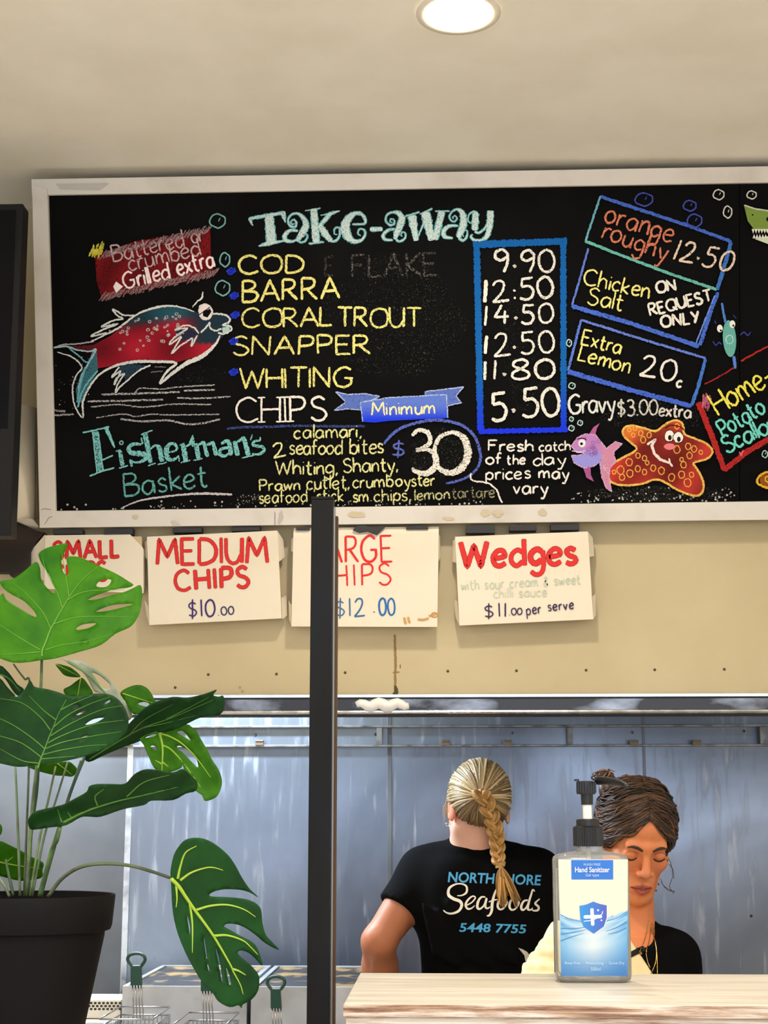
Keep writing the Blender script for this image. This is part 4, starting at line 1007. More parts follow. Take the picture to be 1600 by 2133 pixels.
def f(i):
    write(i, 'Wedges', 961, 1181, 1201, 1175, 53, RDD, 11.5, 1, gap=.17, jit=.012); write(i, 'Wedges', 961, 1181, 1201, 1175, 53, RD, 9.6, 1, gap=.17, jit=.012)
    PG = (196, 206, 184)
    write(i, 'with sour cream & sweet', 961, 1230, 1209, 1216, 20, PG, 2.6, 1, gap=.2); write(i, 'chilli sauce', 1029, 1245, 1139, 1241, 19, (206, 212, 190), 2.6, 1, gap=.2)
    write(i, '$11', 1011, 1287, 1056, 1284, 29, (58, 36, 78), 3, 1, gap=.26); write(i, '.00', 1061, 1281, 1088, 1280, 14, (58, 36, 78), 2.6, 1, gap=.16)
    write(i, 'per', 1098, 1281, 1128, 1277, 21, (58, 36, 78), 2.6, 1, gap=.2); write(i, 'serve', 1142, 1273, 1195, 1268, 20, (58, 36, 78), 2.6, 1, gap=.2)
marker(bx, 'lettering', f, 'red and purple marker lettering')

# black fastening strips between the board and the boxes
M_strip = mat('black_strip', (46, 48, 52), .65)
def strip(x0, x1, y0, y1, label, tilt=0):
    a, c = U(x0, y0, YB0 - .002), U(x1, y1, YB0 - .002)
    b = MB(); d = .028
    b.hexa([(a.x, a.y, c.z), (c.x, c.y, c.z + tilt), (c.x, c.y + d, c.z + tilt), (a.x, a.y + d, c.z), (a.x, a.y, a.z), (c.x, c.y, a.z + tilt), (c.x, c.y + d, a.z + tilt), (a.x, a.y + d, a.z)])
    return props(b.build('fastening_strip', M_strip, origin=(a + c) / 2, bevel=.0012), label, 'strip', 'black strips holding the boxes')
strip(110, 171, 1102, 1112, 'black strip at the left top of the small box')
strip(217, 276, 1101, 1113, 'black strip at the right top of the small box', .001)
strip(360, 420, 1099, 1109, 'black strip at the left top of the medium box', .001)
strip(482, 541, 1096, 1106, 'black strip at the right top of the medium box', .0015)
strip(617, 645, 1098, 1104, 'thin black strip left of the black post above the large box')
strip(846, 892, 1095, 1102, 'thin black strip at the right top of the large box')
strip(970, 1031, 1094, 1110, 'thick black strip at the left top of the wedges box')
strip(1061, 1118, 1094, 1105, 'black strip over the middle of the wedges box')
strip(1147, 1207, 1091, 1104, 'black strip at the right top of the wedges box')
b = MB()
q = [U(x, y, YB0 - .006) for x, y in ((735, 1103), (742, 1096), (760, 1094), (770, 1098), (802, 1096), (785, 1114), (766, 1106), (748, 1109))]
b.prism(q, (0, .012, 0)); props(b.build('fastening_strip', M_strip, origin=q[4], bevel=.001), 'crumpled black strip right of the post above the large box', 'strip', 'black strips holding the boxes')

# =================================================================== TELEVISION and things beside the board
YT = 2.98
M_tv = mat('black_plastic', (17, 17, 19), .5, spec=.2)
M_scr = mat('dark_screen', (5, 6, 11), .25, spec=.12)
tr_, br_ = U(48, 424, YT - .035), U(22, 1116, YT)
tl_ = tr_ + Vector((-1.05, 0, 0)); bl_ = br_ + Vector((-1.05, 0, 0))
tv = thing('television', (bl_ + br_) / 2, 'black flat television at the left edge beside the menu board', 'television')
b = MB(); b.prism([tl_, tr_, br_, bl_], (0, .045, 0)); b.build('casing', M_tv, tv, bevel=.003)
def lp(p, q, t): return p + (q - p) * t
ins = .014
s_ = [tl_ + Vector((ins, -.0008, -ins)), tr_ + Vector((-ins, -.0008, -ins)), br_ + Vector((-ins, -.0008, ins * 2)), bl_ + Vector((ins, -.0008, ins * 2))]
b = MB(); b.prism(s_, (0, .001, 0)); b.build('screen', M_scr, tv)
b = MB(); cz = (tl_.z + bl_.z) / 2; cx = (tl_.x + tr_.x) / 2
b.box((cx - .12, YT + .01, cz - .15), (cx + .12, YT + .05, cz + .15)); b.box((cx - .03, YT + .04, cz - .05), (cx + .03, YF - .001, cz + .05)); b.box((cx - .1, YF - .012, cz - .2), (cx + .1, YF - .0005, cz + .2))
b.build('wall_bracket', M_tv, tv)

# dark timber piece below the television
M_brown = mat('dark_stained_timber', (52, 36, 26), .6, noise=((24, 17, 13), 7, 6, .35, .65), scale_vec=(1, 1, 3))
q = [U(x, y, YF - .03) for x, y in ((-60, 1128), (-10, 1085), (27, 1086), (60, 1102), (93, 1109), (76, 1128), (63, 1150), (62, 1178), (46, 1190), (22, 1201), (18, 1193), (-60, 1192))]
b = MB(); b.prism(q, (0, .029, 0)); props(b.build('timber_bracket', M_brown, origin=q[5], bevel=.002), 'dark brown timber piece on the wall below the television', 'bracket')

# white card box end hanging left of the board
o = thing('cardboard_lid', U(55, 1090, YF - .03), 'white cardboard lid hanging between the television and the menu board', 'box')
b = MB(); n = 9
front = []
for (x, y) in [(40, 843)] + [(40 + (76 - 40) * t / n, 843 + 8 * (t / n) ** 2) for t in range(1, n + 1)]: front.append((x, y))
top = [U(x, y, YF - .045 + .03 * ((x - 40) / 36) ** 3) for x, y in front]
bot = [U(27 + (x - 40) * (74 - 27) / 36, 1080 + 2 * (x - 40) / 36, YF - .05 + .035 * ((x - 40) / 36) ** 3) for x, y in front]
vs = top + bot; fs = [(i, i + 1, len(top) + i + 1, len(top) + i) for i in range(len(top) - 1)]
b.add(vs, fs); ob = b.build('front_panel', M_card, o, smooth=True)
md = ob.modifiers.new('thickness', 'SOLIDIFY'); md.thickness = .0015; md.offset = 0
b = MB(); b.prism([U(26, 1077, YF - .05), U(68, 1081, YF - .05), U(80, 1096, YF - .03), U(74, 1106, YF - .012), U(26, 1087, YF - .012)], (0, .002, 0)); b.build('bottom_flap', M_cardside, o)
b = MB(); b.prism([U(76, 850, YF - .02), U(78, 852, YF - .006), U(80, 1075, YF - .006), U(76, 1083, YF - .014)], (.001, .002, 0)); b.build('side_flap', M_cardin, o)
i_ = Ink(lambda x, y, l: U(x, y, YF - .0535 - l), wob=.1)
i_.stroke([(31, 1030), (50, 1033), (72, 1036)], 1.2, (206, 196, 170), den=1); i_.stroke([(30, 1053), (52, 1056)], 1.2, (206, 196, 170), den=1)

# =================================================================== BLACK POST
YP = 1.93
M_post = mat('black_steel_post', (16, 15, 14), .5, .0, spec=.2, noise=((8, 8, 8), 18, 5, .4, .7), scale_vec=(1, 1, .3), rnoise=(25, .35, .6))
M_post_side = mat('raw_timber_edge', (86, 62, 40), .7, noise=((40, 28, 20), 20, 5, .4, .7), scale_vec=(1, 1, .15))
M_alu = mat('aluminium_edge', (150, 146, 136), .35, .9)
xl, xr = U(643.5, 1600, YP).x, U(690, 1600, YP).x
zt = U(667, 1034, YP).z
post = thing('post', ((xl + xr) / 2, YP + .02, 0), 'tall black square post standing left of the counter', 'post')
b = MB(); b.box((xl, YP, 0), (xr, YP + .034, zt - .004)); b.build('upright', M_post, post, bevel=.0012)
b = MB(); b.box((xl - .0004, YP - .0004, zt - .0035), (xr + .0004, YP + .0344, zt)); b.build('end_cap', M_tv, post, bevel=.001)
b = MB(); b.box((xr + .0002, YP + .012, 0), (xr + .0022, YP + .020, zt - .012)); b.build('edge_strip', M_alu, post)
b = MB(); b.box((xr + .0002, YP + .0205, 0), (xr + .005, YP + .034, zt - .022)); 
b.build('timber_strip', M_post_side, post)
b = MB(); b.box((xl - .04, YP - .03, .0), (xr + .04, YP + .07, .006)); b.build('base_plate', M_tv, post)

# =================================================================== COUNTER
ZC = 1.5 - .185
pF = UZ(720, 2091, ZC); pBk = UZ(748, 2026.5, ZC)
yF, yBk, xC = pF.y, pBk.y, (pF.x + pBk.x) / 2
def wood(name, base, worn, dark, lo, sc):
    m = bpy.data.materials.new(name); m.use_nodes = True; nt = m.node_tree; p = nt.nodes['Principled BSDF']
    tc = nt.nodes.new('ShaderNodeTexCoord'); mp = nt.nodes.new('ShaderNodeMapping'); mp.inputs['Scale'].default_value = sc
    nt.links.new(tc.outputs['Object'], mp.inputs[0])
    n1 = nt.nodes.new('ShaderNodeTexNoise'); n1.inputs['Scale'].default_value = 7; n1.inputs['Detail'].default_value = 8; n1.inputs['Roughness'].default_value = .7; n1.inputs['Distortion'].default_value = .35
    n2 = nt.nodes.new('ShaderNodeTexNoise'); n2.inputs['Scale'].default_value = 21; n2.inputs['Detail'].default_value = 6
    nt.links.new(mp.outputs[0], n1.inputs[0]); nt.links.new(mp.outputs[0], n2.inputs[0])
    r1 = nt.nodes.new('ShaderNodeValToRGB'); e = r1.color_ramp.elements
    e[0].position = lo; e[0].color = (*lin(base), 1); e[1].position = min(lo + .14, .99); e[1].color = (*lin(worn), 1)
    el = r1.color_ramp.elements.new(min(lo + .24, .995)); el.color = (*lin(dark), 1)
    nt.links.new(n1.outputs[0], r1.inputs[0])
    mx = nt.nodes.new('ShaderNodeMix'); mx.data_type = 'RGBA'; mx.blend_type = 'MULTIPLY'; mx.inputs[0].default_value = .55
    r2 = nt.nodes.new('ShaderNodeValToRGB'); r2.color_ramp.elements[0].position = .3; r2.color_ramp.elements[0].color = (.72, .70, .68, 1); r2.color_ramp.elements[1].position = .62; r2.color_ramp.elements[1].color = (1, 1, 1, 1)
    nt.links.new(n2.outputs[0], r2.inputs[0]); nt.links.new(r1.outputs[0], mx.inputs[6]); nt.links.new(r2.outputs[0], mx.inputs[7])
    nt.links.new(mx.outputs[2], p.inputs['Base Color'])
    bp = nt.nodes.new('ShaderNodeBump'); bp.inputs['Strength'].default_value = .2; bp.inputs['Distance'].default_value = .001
    nt.links.new(n2.outputs[0], bp.inputs['Height']); nt.links.new(bp.outputs[0], p.inputs['Normal'])
    p.inputs['Roughness'].default_value = .38
    return m
M_top = wood('pale_wood_laminate', (216, 211, 201), (200, 193, 178), (172, 162, 146), .44, (.5, 7, 7))
M_front = wood('whitewashed_timber', (212, 206, 198), (160, 128, 104), (92, 60, 42), .42, (.9, 4, 19))
ct = thing('counter', (xC + .8, (yF + yBk) / 2, 0), 'raised serving counter of pale whitewashed timber with worn brown streaks', 'counter')
XCR = 1.55
b = MB(); b.box((xC, yF + .002, ZC - .012), (XCR, yBk, ZC)); b.build('worktop', M_top, ct, bevel=.0012)
b = MB(); b.box((xC - .0006, yF - .001, ZC - .0123), (XCR, yF + .0018, ZC - .0006)); b.build('edge_banding', M_front, ct, bevel=.0006)
b = MB()
zz = ZC - .0127; k = 0
while zz > .02:
    h = .118
    b.box((xC + .002, yF + .003 + .0006 * (k % 2), max(zz - h + .003, .0)), (XCR, yF + .024, zz)); zz -= h; k += 1
b.build('front_boards', M_front, ct, bevel=.001)
b = MB(); b.box((xC + .004, yF + .025, 0), (xC + .022, yBk - .004, ZC - .0125)); b.build('side_panel', M_front, ct)
b = MB(); b.box((XCR - .02, yF + .025, 0), (XCR, yBk - .004, ZC - .0125)); b.build('side_panel', M_front, ct)

# =================================================================== SANITIZER BOTTLE
pS = UZ(1234, 2044, ZC); YS = pS.y
k_ = lambda x: U(x, 1950, YS).x
def zS(y): return U(1234, y, YS - .02).z
XS = (k_(1155) + k_(1311)) / 2; hw = (k_(1311) - k_(1155)) / 2; hd = .024
bot = thing('sanitizer_bottle', (XS, YS, ZC), 'clear pump bottle of hand sanitizer with blue and white label on the counter', 'bottle')
def thin_clear(name, tint, refl, milk):
    m = bpy.data.materials.new(name); m.use_nodes = True; nt = m.node_tree
    for n in list(nt.nodes):
        if n.type == 'BSDF_PRINCIPLED': nt.nodes.remove(n)
    t = nt.nodes.new('ShaderNodeBsdfTransparent'); t.inputs[0].default_value = (*tint, 1)
    g = nt.nodes.new('ShaderNodeBsdfGlossy'); g.inputs['Roughness'].default_value = .07
    d = nt.nodes.new('ShaderNodeBsdfDiffuse'); d.inputs[0].default_value = (.85, .86, .85, 1)
    lw = nt.nodes.new('ShaderNodeLayerWeight'); lw.inputs[0].default_value = refl
    m1 = nt.nodes.new('ShaderNodeMixShader'); m2 = nt.nodes.new('ShaderNodeMixShader'); m2.inputs[0].default_value = milk
    nt.links.new(lw.outputs['Fresnel'], m1.inputs[0]); nt.links.new(t.outputs[0], m1.inputs[1]); nt.links.new(g.outputs[0], m1.inputs[2])
    nt.links.new(m1.outputs[0], m2.inputs[1]); nt.links.new(d.outputs[0], m2.inputs[2]); nt.links.new(m2.outputs[0], nt.nodes['Material Output'].inputs[0])
    return m
M_clear = thin_clear('clear_plastic', (.97, .98, .97), .30, .17)
M_gel = thin_clear('clear_gel', (.97, .985, .98), .2, .10)
M_pump = mat('black_pump_plastic', (18, 19, 24), .32)
M_tube = mat('white_plastic', (236, 234, 228), .4)
def rrect(hx, hy, r, n=6):
    P = []
    for cx, cy, a0 in ((hx - r, hy - r, 0), (-hx + r, hy - r, 90), (-hx + r, -hy + r, 180), (hx - r, -hy + r, 270)):
        for k in range(n + 1):
            a = R(a0 + 90 * k / n); P.append((cx + r * math.cos(a), cy + r * math.sin(a)))
    return P
def body_rings(sec):
    v = []; f = []; n = None
    for (hx, hy, r, z) in sec:
        P = rrect(hx, hy, r); n = len(P); v += [(XS + x, YS + y, z) for x, y in P]
    for i in range(len(sec) - 1):
        for k in range(n): f.append((i * n + k, i * n + (k + 1) % n, (i + 1) * n + (k + 1) % n, (i + 1) * n + k))
    f.append(tuple(range(n - 1, -1, -1))); f.append(tuple(range((len(sec) - 1) * n, len(sec) * n)))
    return v, f
zsh = zS(1782)          # shoulder
znk = zS(1764)
sec = [(hw - .006, hd - .006, .008, ZC + .0003), (hw - .001, hd - .001, .010, ZC + .004), (hw, hd, .011, ZC + .009), (hw, hd, .011, zsh - .006), (hw - .001, hd - .001, .011, zsh - .002), (hw - .005, hd - .004, .011, zsh + .001), (hw * .5, hd * .62, .014, zsh + .004), (.0155, .0155, .0154, zsh + .0052), (.0150, .0150, .0149, znk + .004)]
b = MB(); b.add(*body_rings(sec)); ob = b.build('bottle_body', M_clear, bot); smooth_by_angle(ob, 50)
sec2 = [(hw - .0075, hd - .0075, .007, ZC + .0036), (hw - .003, hd - .003, .009, ZC + .010), (hw - .003, hd - .003, .009, zS(1812)), (hw - .0031, hd - .0031, .009, zS(1812) + .0004)]
b = MB(); b.add(*body_rings(sec2)); ob = b.build('gel', M_gel, bot); smooth_by_angle(ob, 50)
b = MB(); xk = XS - .0015
r1 = (k_(1261) - k_(1198)) / 2
def ridged(r0, z0, z1, nr, amp):
    v = []; f = []; N = nr * 4
    for z in (z0, z1):
        for k in range(N):
            a = 2 * math.pi * k / N; rr_ = r0 + (amp if k % 4 in (0, 1) else 0); v.append((xk + rr_ * math.cos(a), YS + rr_ * math.sin(a), z))
    for k in range(N): f.append((k, (k + 1) % N, N + (k + 1) % N, N + k))
    f.append(tuple(range(N - 1, -1, -1))); f.append(tuple(range(N, 2 * N))); return v, f
b.add(*ridged(r1 - .0006, zS(1764) + .0005, zS(1724), 40, .0006))
b.lathe(xk, YS, [(r1, zS(1724) + .0001), (r1 - .0015, zS(1721)), (r1 * .84, zS(1720.5))], 40)
r2 = (k_(1254) - k_(1205)) / 2
b.lathe(xk, YS, [(r2, zS(1721)), (r2, zS(1708)), (r2 - .002, zS(1706)), (.006, zS(1705.5))], 40)
ob = b.build('collar', M_pump, bot); smooth_by_angle(ob, 35)
b = MB(); r3 = (k_(1240) - k_(1220)) / 2; xs_ = (k_(1240) + k_(1220)) / 2
b.lathe(xs_, YS, [(r3, zS(1706)), (r3 * .96, zS(1690)), (r3 * .94, zS(1674))], 24); ob = b.build('pump_stem', M_tube, bot); smooth_by_angle(ob, 35)
b = MB(); r4 = (k_(1242) - k_(1217)) / 2; xh = (k_(1250) + k_(1207)) / 2
b.lathe(xs_, YS, [(r4, zS(1676)), (r4 * 1.05, zS(1653)), (r4 * .8, zS(1652))], 28)
r5 = (k_(1251) - k_(1209)) / 2
b.lathe(xh, YS, [(r5 * .9, zS(1654)), (r5, zS(1650)), (r5 * .98, zS(1628)), (r5 * .7, zS(1626)), (.001, zS(1625.5))], 32)
for kk in range(10):
    a = R(200 + kk * 16); b.box((xh + r5 * math.cos(a) - .0006, YS + r5 * math.sin(a) - .0006, zS(1651)), (xh + r5 * math.cos(a) + .0006, YS + r5 * math.sin(a) + .0006, zS(1629)))
b.box((k_(1204), YS - .004, zS(1626.5)), (k_(1214), YS + .004, zS(1622)))
ob = b.build('pump_head', M_pump, bot); smooth_by_angle(ob, 35)
nz = [(1246, 1626), (1262, 1626), (1280, 1628), (1296, 1632), (1308, 1639)]
b = MB(); b.tube([U(x, y, YS - .0035 * i) for i, (x, y) in enumerate(crom(nz, 4))], [.0052 - .00014 * i for i in range(len(crom(nz, 4)))], 12, up=(0, 0, 1))
b.build('nozzle', M_pump, bot, smooth=True)
b = MB(); b.tube([(xs_, YS, zS(1764)), (xs_ + .002, YS + .003, ZC + .04), (xs_ + .008, YS + .006, ZC + .012)], .0026, 8); b.build('dip_tube', M_tube, bot, smooth=True)
# label
yl = YS - hd - .0004
def lab(x, y, l): 
    p = U(x, y, yl - l); return p
M_lab = attr_mat('label_print', .35, spec=.5, coat=.2)
ink = Ink(lab, wob=0, step=3, lift0=0, dl=.00003)
def labc(x, y):
    t = (y - 1900) / 134.0; wx = (x - 1236) / 72.0
    edge_ = 1903 - 6 * wx + 14 * (1 - wx * wx)
    if y < edge_ - 2: return (212, 207, 193, 1)
    d = min(1, max(0, (y - edge_) / 125)); s = abs(wx)
    mid = np.array((196, 208, 216)); side = np.array((96, 158, 206)); deep = np.array((46, 108, 176))
    c = mid * (1 - s ** 1.3) + side * s ** 1.3
    u_ = max(0, (d - .45) / .55); c = c * (1 - u_) + deep * u_
    f_ = math.sin((y - edge_) * .33 + wx * wx * 5 + wx * 1.2) * max(0, 1 - (y - edge_) / 55) * s
    return (*np.clip(c - f_ * np.array((46, 34, 16)), 0, 255), 1)
ink.fill([(1163, 1790), (1308, 1790), (1307.5, 2033), (1169, 2033)], (240, 237, 226), 1, grid=4, colf=labc)
ink.stroke([(1167, 1905), (1190, 1915), (1236, 1922), (1280, 1914), (1306, 1899)], 2.4, (74, 140, 196), True, 1)
ink.stroke([(1167, 1912), (1200, 1926), (1240, 1930), (1285, 1919), (1306, 1908)], 2, (150, 190, 220), True, 1)
for (P) in (((1168, 1960), (1190, 1952), (1216, 1944)), ((1168, 1946), (1196, 1942), (1222, 1936)), ((1168, 1934), (1200, 1934), (1226, 1930)), ((1306, 1920), (1285, 1932), (1262, 1940)), ((1306, 1932), (1288, 1941), (1266, 1946))):
    ink.stroke(P, [3.4, 2.4, .8], (60, 128, 188), True, 1)
ink.fill([(1190, 1791.5), (1277.5, 1791.5), (1277.5, 1832), (1190.5, 1832)], (26, 104, 200), 1)
shield = [(1207, 1887), (1222, 1884), (1236, 1878), (1250, 1883), (1264, 1886), (1264, 1912), (1258, 1930), (1237, 1945), (1216, 1931), (1209, 1914)]
ink.fill([(x + 1.5, y + 1.5) for x, y in shield], (200, 206, 214), 1)
ink.fill(shield, (40, 120, 200), 1, grid=4, colf=lambda x, y: (30 + 34 * max(0, (x - 1210) / 54), 132 - 52 * max(0, (x - 1210) / 54), 206 - 26 * max(0, (x - 1210) / 54), 1))
ink.stroke([(1233, 1892), (1235, 1928)], 7, (250, 250, 250), False, 1); ink.stroke([(1216, 1910), (1254, 1909)], 7, (250, 250, 250), False, 1)
ink.stroke([(1216, 1919), (1236, 1916), (1252, 1906), (1256, 1898)], 1.4, (250, 250, 250), True, 1); ink.disc(1246, 1896, 2, (240, 246, 250), 1); ink.disc(1253, 1917, 1.6, (240, 246, 250), 1)
ob = ink.build('label', M_lab, bot, 'blue and white printed label')

def font_text(name, txt, x0, x1, ytop, ybase, surf, m, parent, shear=0.0, offset=0.0, curve=None, slope=0.0, den=1):
    """printed text: the built-in typeface fitted to a pixel box and laid onto a surface"""
    cu = bpy.data.curves.new('t', 'FONT'); cu.body = txt; cu.size = 1; cu.shear = shear; cu.offset = offset; cu.resolution_u = 3
    ob = bpy.data.objects.new('t', cu); COL.objects.link(ob)
    bpy.context.view_layer.update()
    dg = bpy.context.evaluated_depsgraph_get(); me = ob.evaluated_get(dg).to_mesh()
    bm = bmesh.new(); bm.from_mesh(me)
    bmesh.ops.triangulate(bm, faces=bm.faces)
    co = [v.co for v in bm.verts]
    ax, bx_, ay, by = min(c.x for c in co), max(c.x for c in co), min(c.y for c in co), max(c.y for c in co)
    if curve: bmesh.ops.subdivide_edges(bm, edges=[e for e in bm.edges if e.calc_length() > .25], cuts=2, use_grid_fill=False); bmesh.ops.triangulate(bm, faces=bm.faces)
    vs = []
    for v in bm.verts:
        u = (v.co.x - ax) / (bx_ - ax); w = (v.co.y - ay) / (by - ay)
        x = x0 + u * (x1 - x0); y = ybase + (ytop - ybase) * w + slope * (x - x0)
        vs.append(surf(x, y))
    fs = [[v.index for v in f.verts] for f in bm.faces]
    bm.free(); ob.evaluated_get(dg).to_mesh_clear()
    bpy.data.objects.remove(ob); bpy.data.curves.remove(cu)
    return mesh_obj(name, vs, fs, m, parent)
M_wprint = mat('white_print', (244, 246, 248), .4)
M_wprint2 = mat('pale_print', (170, 206, 236), .4)
M_bluepr = mat('blue_print', (66, 160, 214), .6)
ls = lambda x, y: lab(x, y, .0016)
font_text('label_text', 'Hand Sanitizer', 1198, 1270, 1806, 1817, ls, M_wprint, bot, offset=.01)
font_text('label_text', 'WASH FREE', 1215, 1251, 1798, 1803.5, ls, M_wprint2, bot)
font_text('label_text', 'Gel type', 1220, 1248, 1819.5, 1827.5, ls, M_wprint2, bot)
font_text('label_text', 'Rinse Free  ·  Moisturising  ·  Quick Dry', 1177, 1301, 2003, 2010.5, ls, M_wprint2, bot)
font_text('label_text', '500ml', 1231, 1251, 2015, 2022, ls, M_wprint2, bot)
# =================================================================== POTTED MONSTERA
YPL = 1.75
xc = U(62, 1860, YPL).x
zr = U(62, 1866, YPL).z
M_pot = mat('black_pot_plastic', (14, 14, 16), .6, spec=.12)
M_soil = mat('potting_soil', (52, 42, 32), .95, bump=(90, .8, .01))
r_at = lambda px: U(px, 1900, YPL).x - xc
zpx = lambda py: U(62, py, YPL).z
ro, rl, rb = r_at(236), r_at(229), r_at(218)
rbot = r_at(181) ; zb_ = zpx(2150)
slope_ = (r_at(218) - r_at(184)) / (zpx(1948) - zpx(2133))
zlow = zpx(1948) - .125
rlow = r_at(218) - slope_ * .125
plant = thing('potted_plant', (xc, YPL, zlow), 'potted monstera with large split green leaves in a black pot', 'plant')
b = MB()
b.lathe(xc, YPL, [(rlow, zlow), (r_at(216), zpx(1949)), (r_at(216.5), zpx(1940)), (r_at(228), zpx(1936)), (r_at(231), zpx(1926)), (ro, zr + .0005), (ro - .0006, zr + .0016), (ro - .0035, zr + .0012), (ro - .005, zr - .014), (.0, zr - .0141)][:-1], 72)
b.f.pop()      # open top
pot = b.build('pot', M_pot, plant); smooth_by_angle(pot, 40)
b = MB(); b.lathe(xc, YPL, [(.0005, zr - .010), (ro * .5, zr - .009), (ro - .0046, zr - .0125)], 40, caps=False); b.build('soil', M_soil, plant, smooth=True)

def leaf_material(name, c1, c2, vein, tl):
    m = bpy.data.materials.new(name); m.use_nodes = True; nt = m.node_tree; p = nt.nodes['Principled BSDF']
    tc = nt.nodes.new('ShaderNodeTexCoord'); n = nt.nodes.new('ShaderNodeTexNoise'); n.inputs['Scale'].default_value = 26; n.inputs['Detail'].default_value = 5
    nt.links.new(tc.outputs['Object'], n.inputs[0])
    r = nt.nodes.new('ShaderNodeValToRGB'); r.color_ramp.elements[0].position = .34; r.color_ramp.elements[0].color = (*lin(c1), 1); r.color_ramp.elements[1].position = .66; r.color_ramp.elements[1].color = (*lin(c2), 1)
    nt.links.new(n.outputs[0], r.inputs[0]); nt.links.new(r.outputs[0], p.inputs['Base Color'])
    p.inputs['Roughness'].default_value = .5; p.inputs['Specular IOR Level'].default_value = .2
    t = nt.nodes.new('ShaderNodeBsdfTranslucent'); nt.links.new(r.outputs[0], t.inputs[0])
    mx = nt.nodes.new('ShaderNodeMixShader'); mx.inputs[0].default_value = tl
    nt.links.new(p.outputs[0], mx.inputs[1]); nt.links.new(t.outputs[0], mx.inputs[2])
    nt.links.new(mx.outputs[0], nt.nodes['Material Output'].inputs[0])
    return m, mat(name + '_vein', vein, .45)
LM_bright = leaf_material('lit_leaf', (44, 116, 4), (74, 146, 12), (86, 150, 24), .30)  # top leaf painted brighter for the light it catches, not for its age
LM_mid = leaf_material('leaf', (42, 100, 10), (68, 130, 20), (140, 180, 52), .3)
LM_dark = leaf_material('dark_leaf', (12, 48, 20), (24, 72, 28), (76, 130, 42), .12)
LM_deep = leaf_material('deep_leaf', (16, 60, 26), (26, 82, 34), (160, 194, 60), .12)
LM_pale = leaf_material('pale_leaf', (128, 148, 120), (190, 198, 180), (110, 140, 90), .2)

def leaf(outline, holes, veins, Y, LM, cv_, tilt=(0, 0), bulge=.0, fold=None, vw=4.0, smooth=True, label=None, wave=0.0):
    """a leaf blade with its own tilt, fold and bulge in depth; veins are raised ribs"""
    O = cv_(*outline); H = [cv_(*h) for h in holes]
    if smooth:
        O = [tuple(p[:2]) for p in crom(O, 3, True)]
        H = [[tuple(p[:2]) for p in crom(h, 3, True)] for h in H]
    cx = sum(p[0] for p in O) / len(O); cy = sum(p[1] for p in O) / len(O)
    sc = 1.0 / ppm(Y); size = max(max(p[0] for p in O) - min(p[0] for p in O), max(p[1] for p in O) - min(p[1] for p in O)) / 2
    if fold: (fx0, fy0), (fx1, fy1), fa = (*cv_(fold[0], fold[1]), fold[2])
    def dep(x, y):
        dx, dy = (x - cx), (y - cy)
        d = tilt[0] * dx * sc + tilt[1] * dy * sc
        d += bulge * (1 - (dx * dx + dy * dy) / (size * size))
        if fold:
            L = math.hypot(fx1 - fx0, fy1 - fy0); s = abs((x - fx0) * (fy1 - fy0) - (y - fy0) * (fx1 - fx0)) / L
            d -= fa * s * sc
        d += wave * math.sin(dx * .045 + dy * .03)
        return Y + d
    v, t = fill_poly(O, H, grid=9)
    ob = mesh_obj('leaf', [U(x, y, dep(x, y)) for x, y in v], t, LM[0], plant, True, label=label)
    md = ob.modifiers.new('thickness', 'SOLIDIFY'); md.thickness = .0008; md.offset = 0
    if veins:
        b = MB()
        for k, P in enumerate(veins):
            Q = resample(crom(cv_(*P), 5), 5)
            w0 = vw * (1.5 if k == 0 else 1.0) * .5 * sc
            n = len(Q)
            b.tube([U(q[0], q[1], dep(q[0], q[1]) - .0006) for q in Q], [w0 * (1 - .75 * i / n) for i in range(n)], 6)
        b.build('vein', LM[1], ob, smooth=True)
    return ob

def stem(pts, r, Ys=None, c=(58, 98, 52), name='stem'):
    m = mat('stem_%d_%d' % (c[0], c[1]), c, .5, noise=(tuple(int(q * .7) for q in c), 30, 3, .4, .6))
    P = crom([(*p, y) for p, y in zip(pts, Ys)], 6)
    n = len(P)
    b = MB(); b.tube([U(q[0], q[1], q[2]) for q in P], [r / ppm(YPL) * (1 - .25 * (n - i) / n) for i in range(n)], 10)
    b.build(name, m, plant, smooth=True)
CA = cv(0, 1120, 5.0); CB = cv(0, 1380, 3.3333); CD = cv(260, 1420, 7.273); CE = cv(340, 1730, 5.612)
YC = YPL
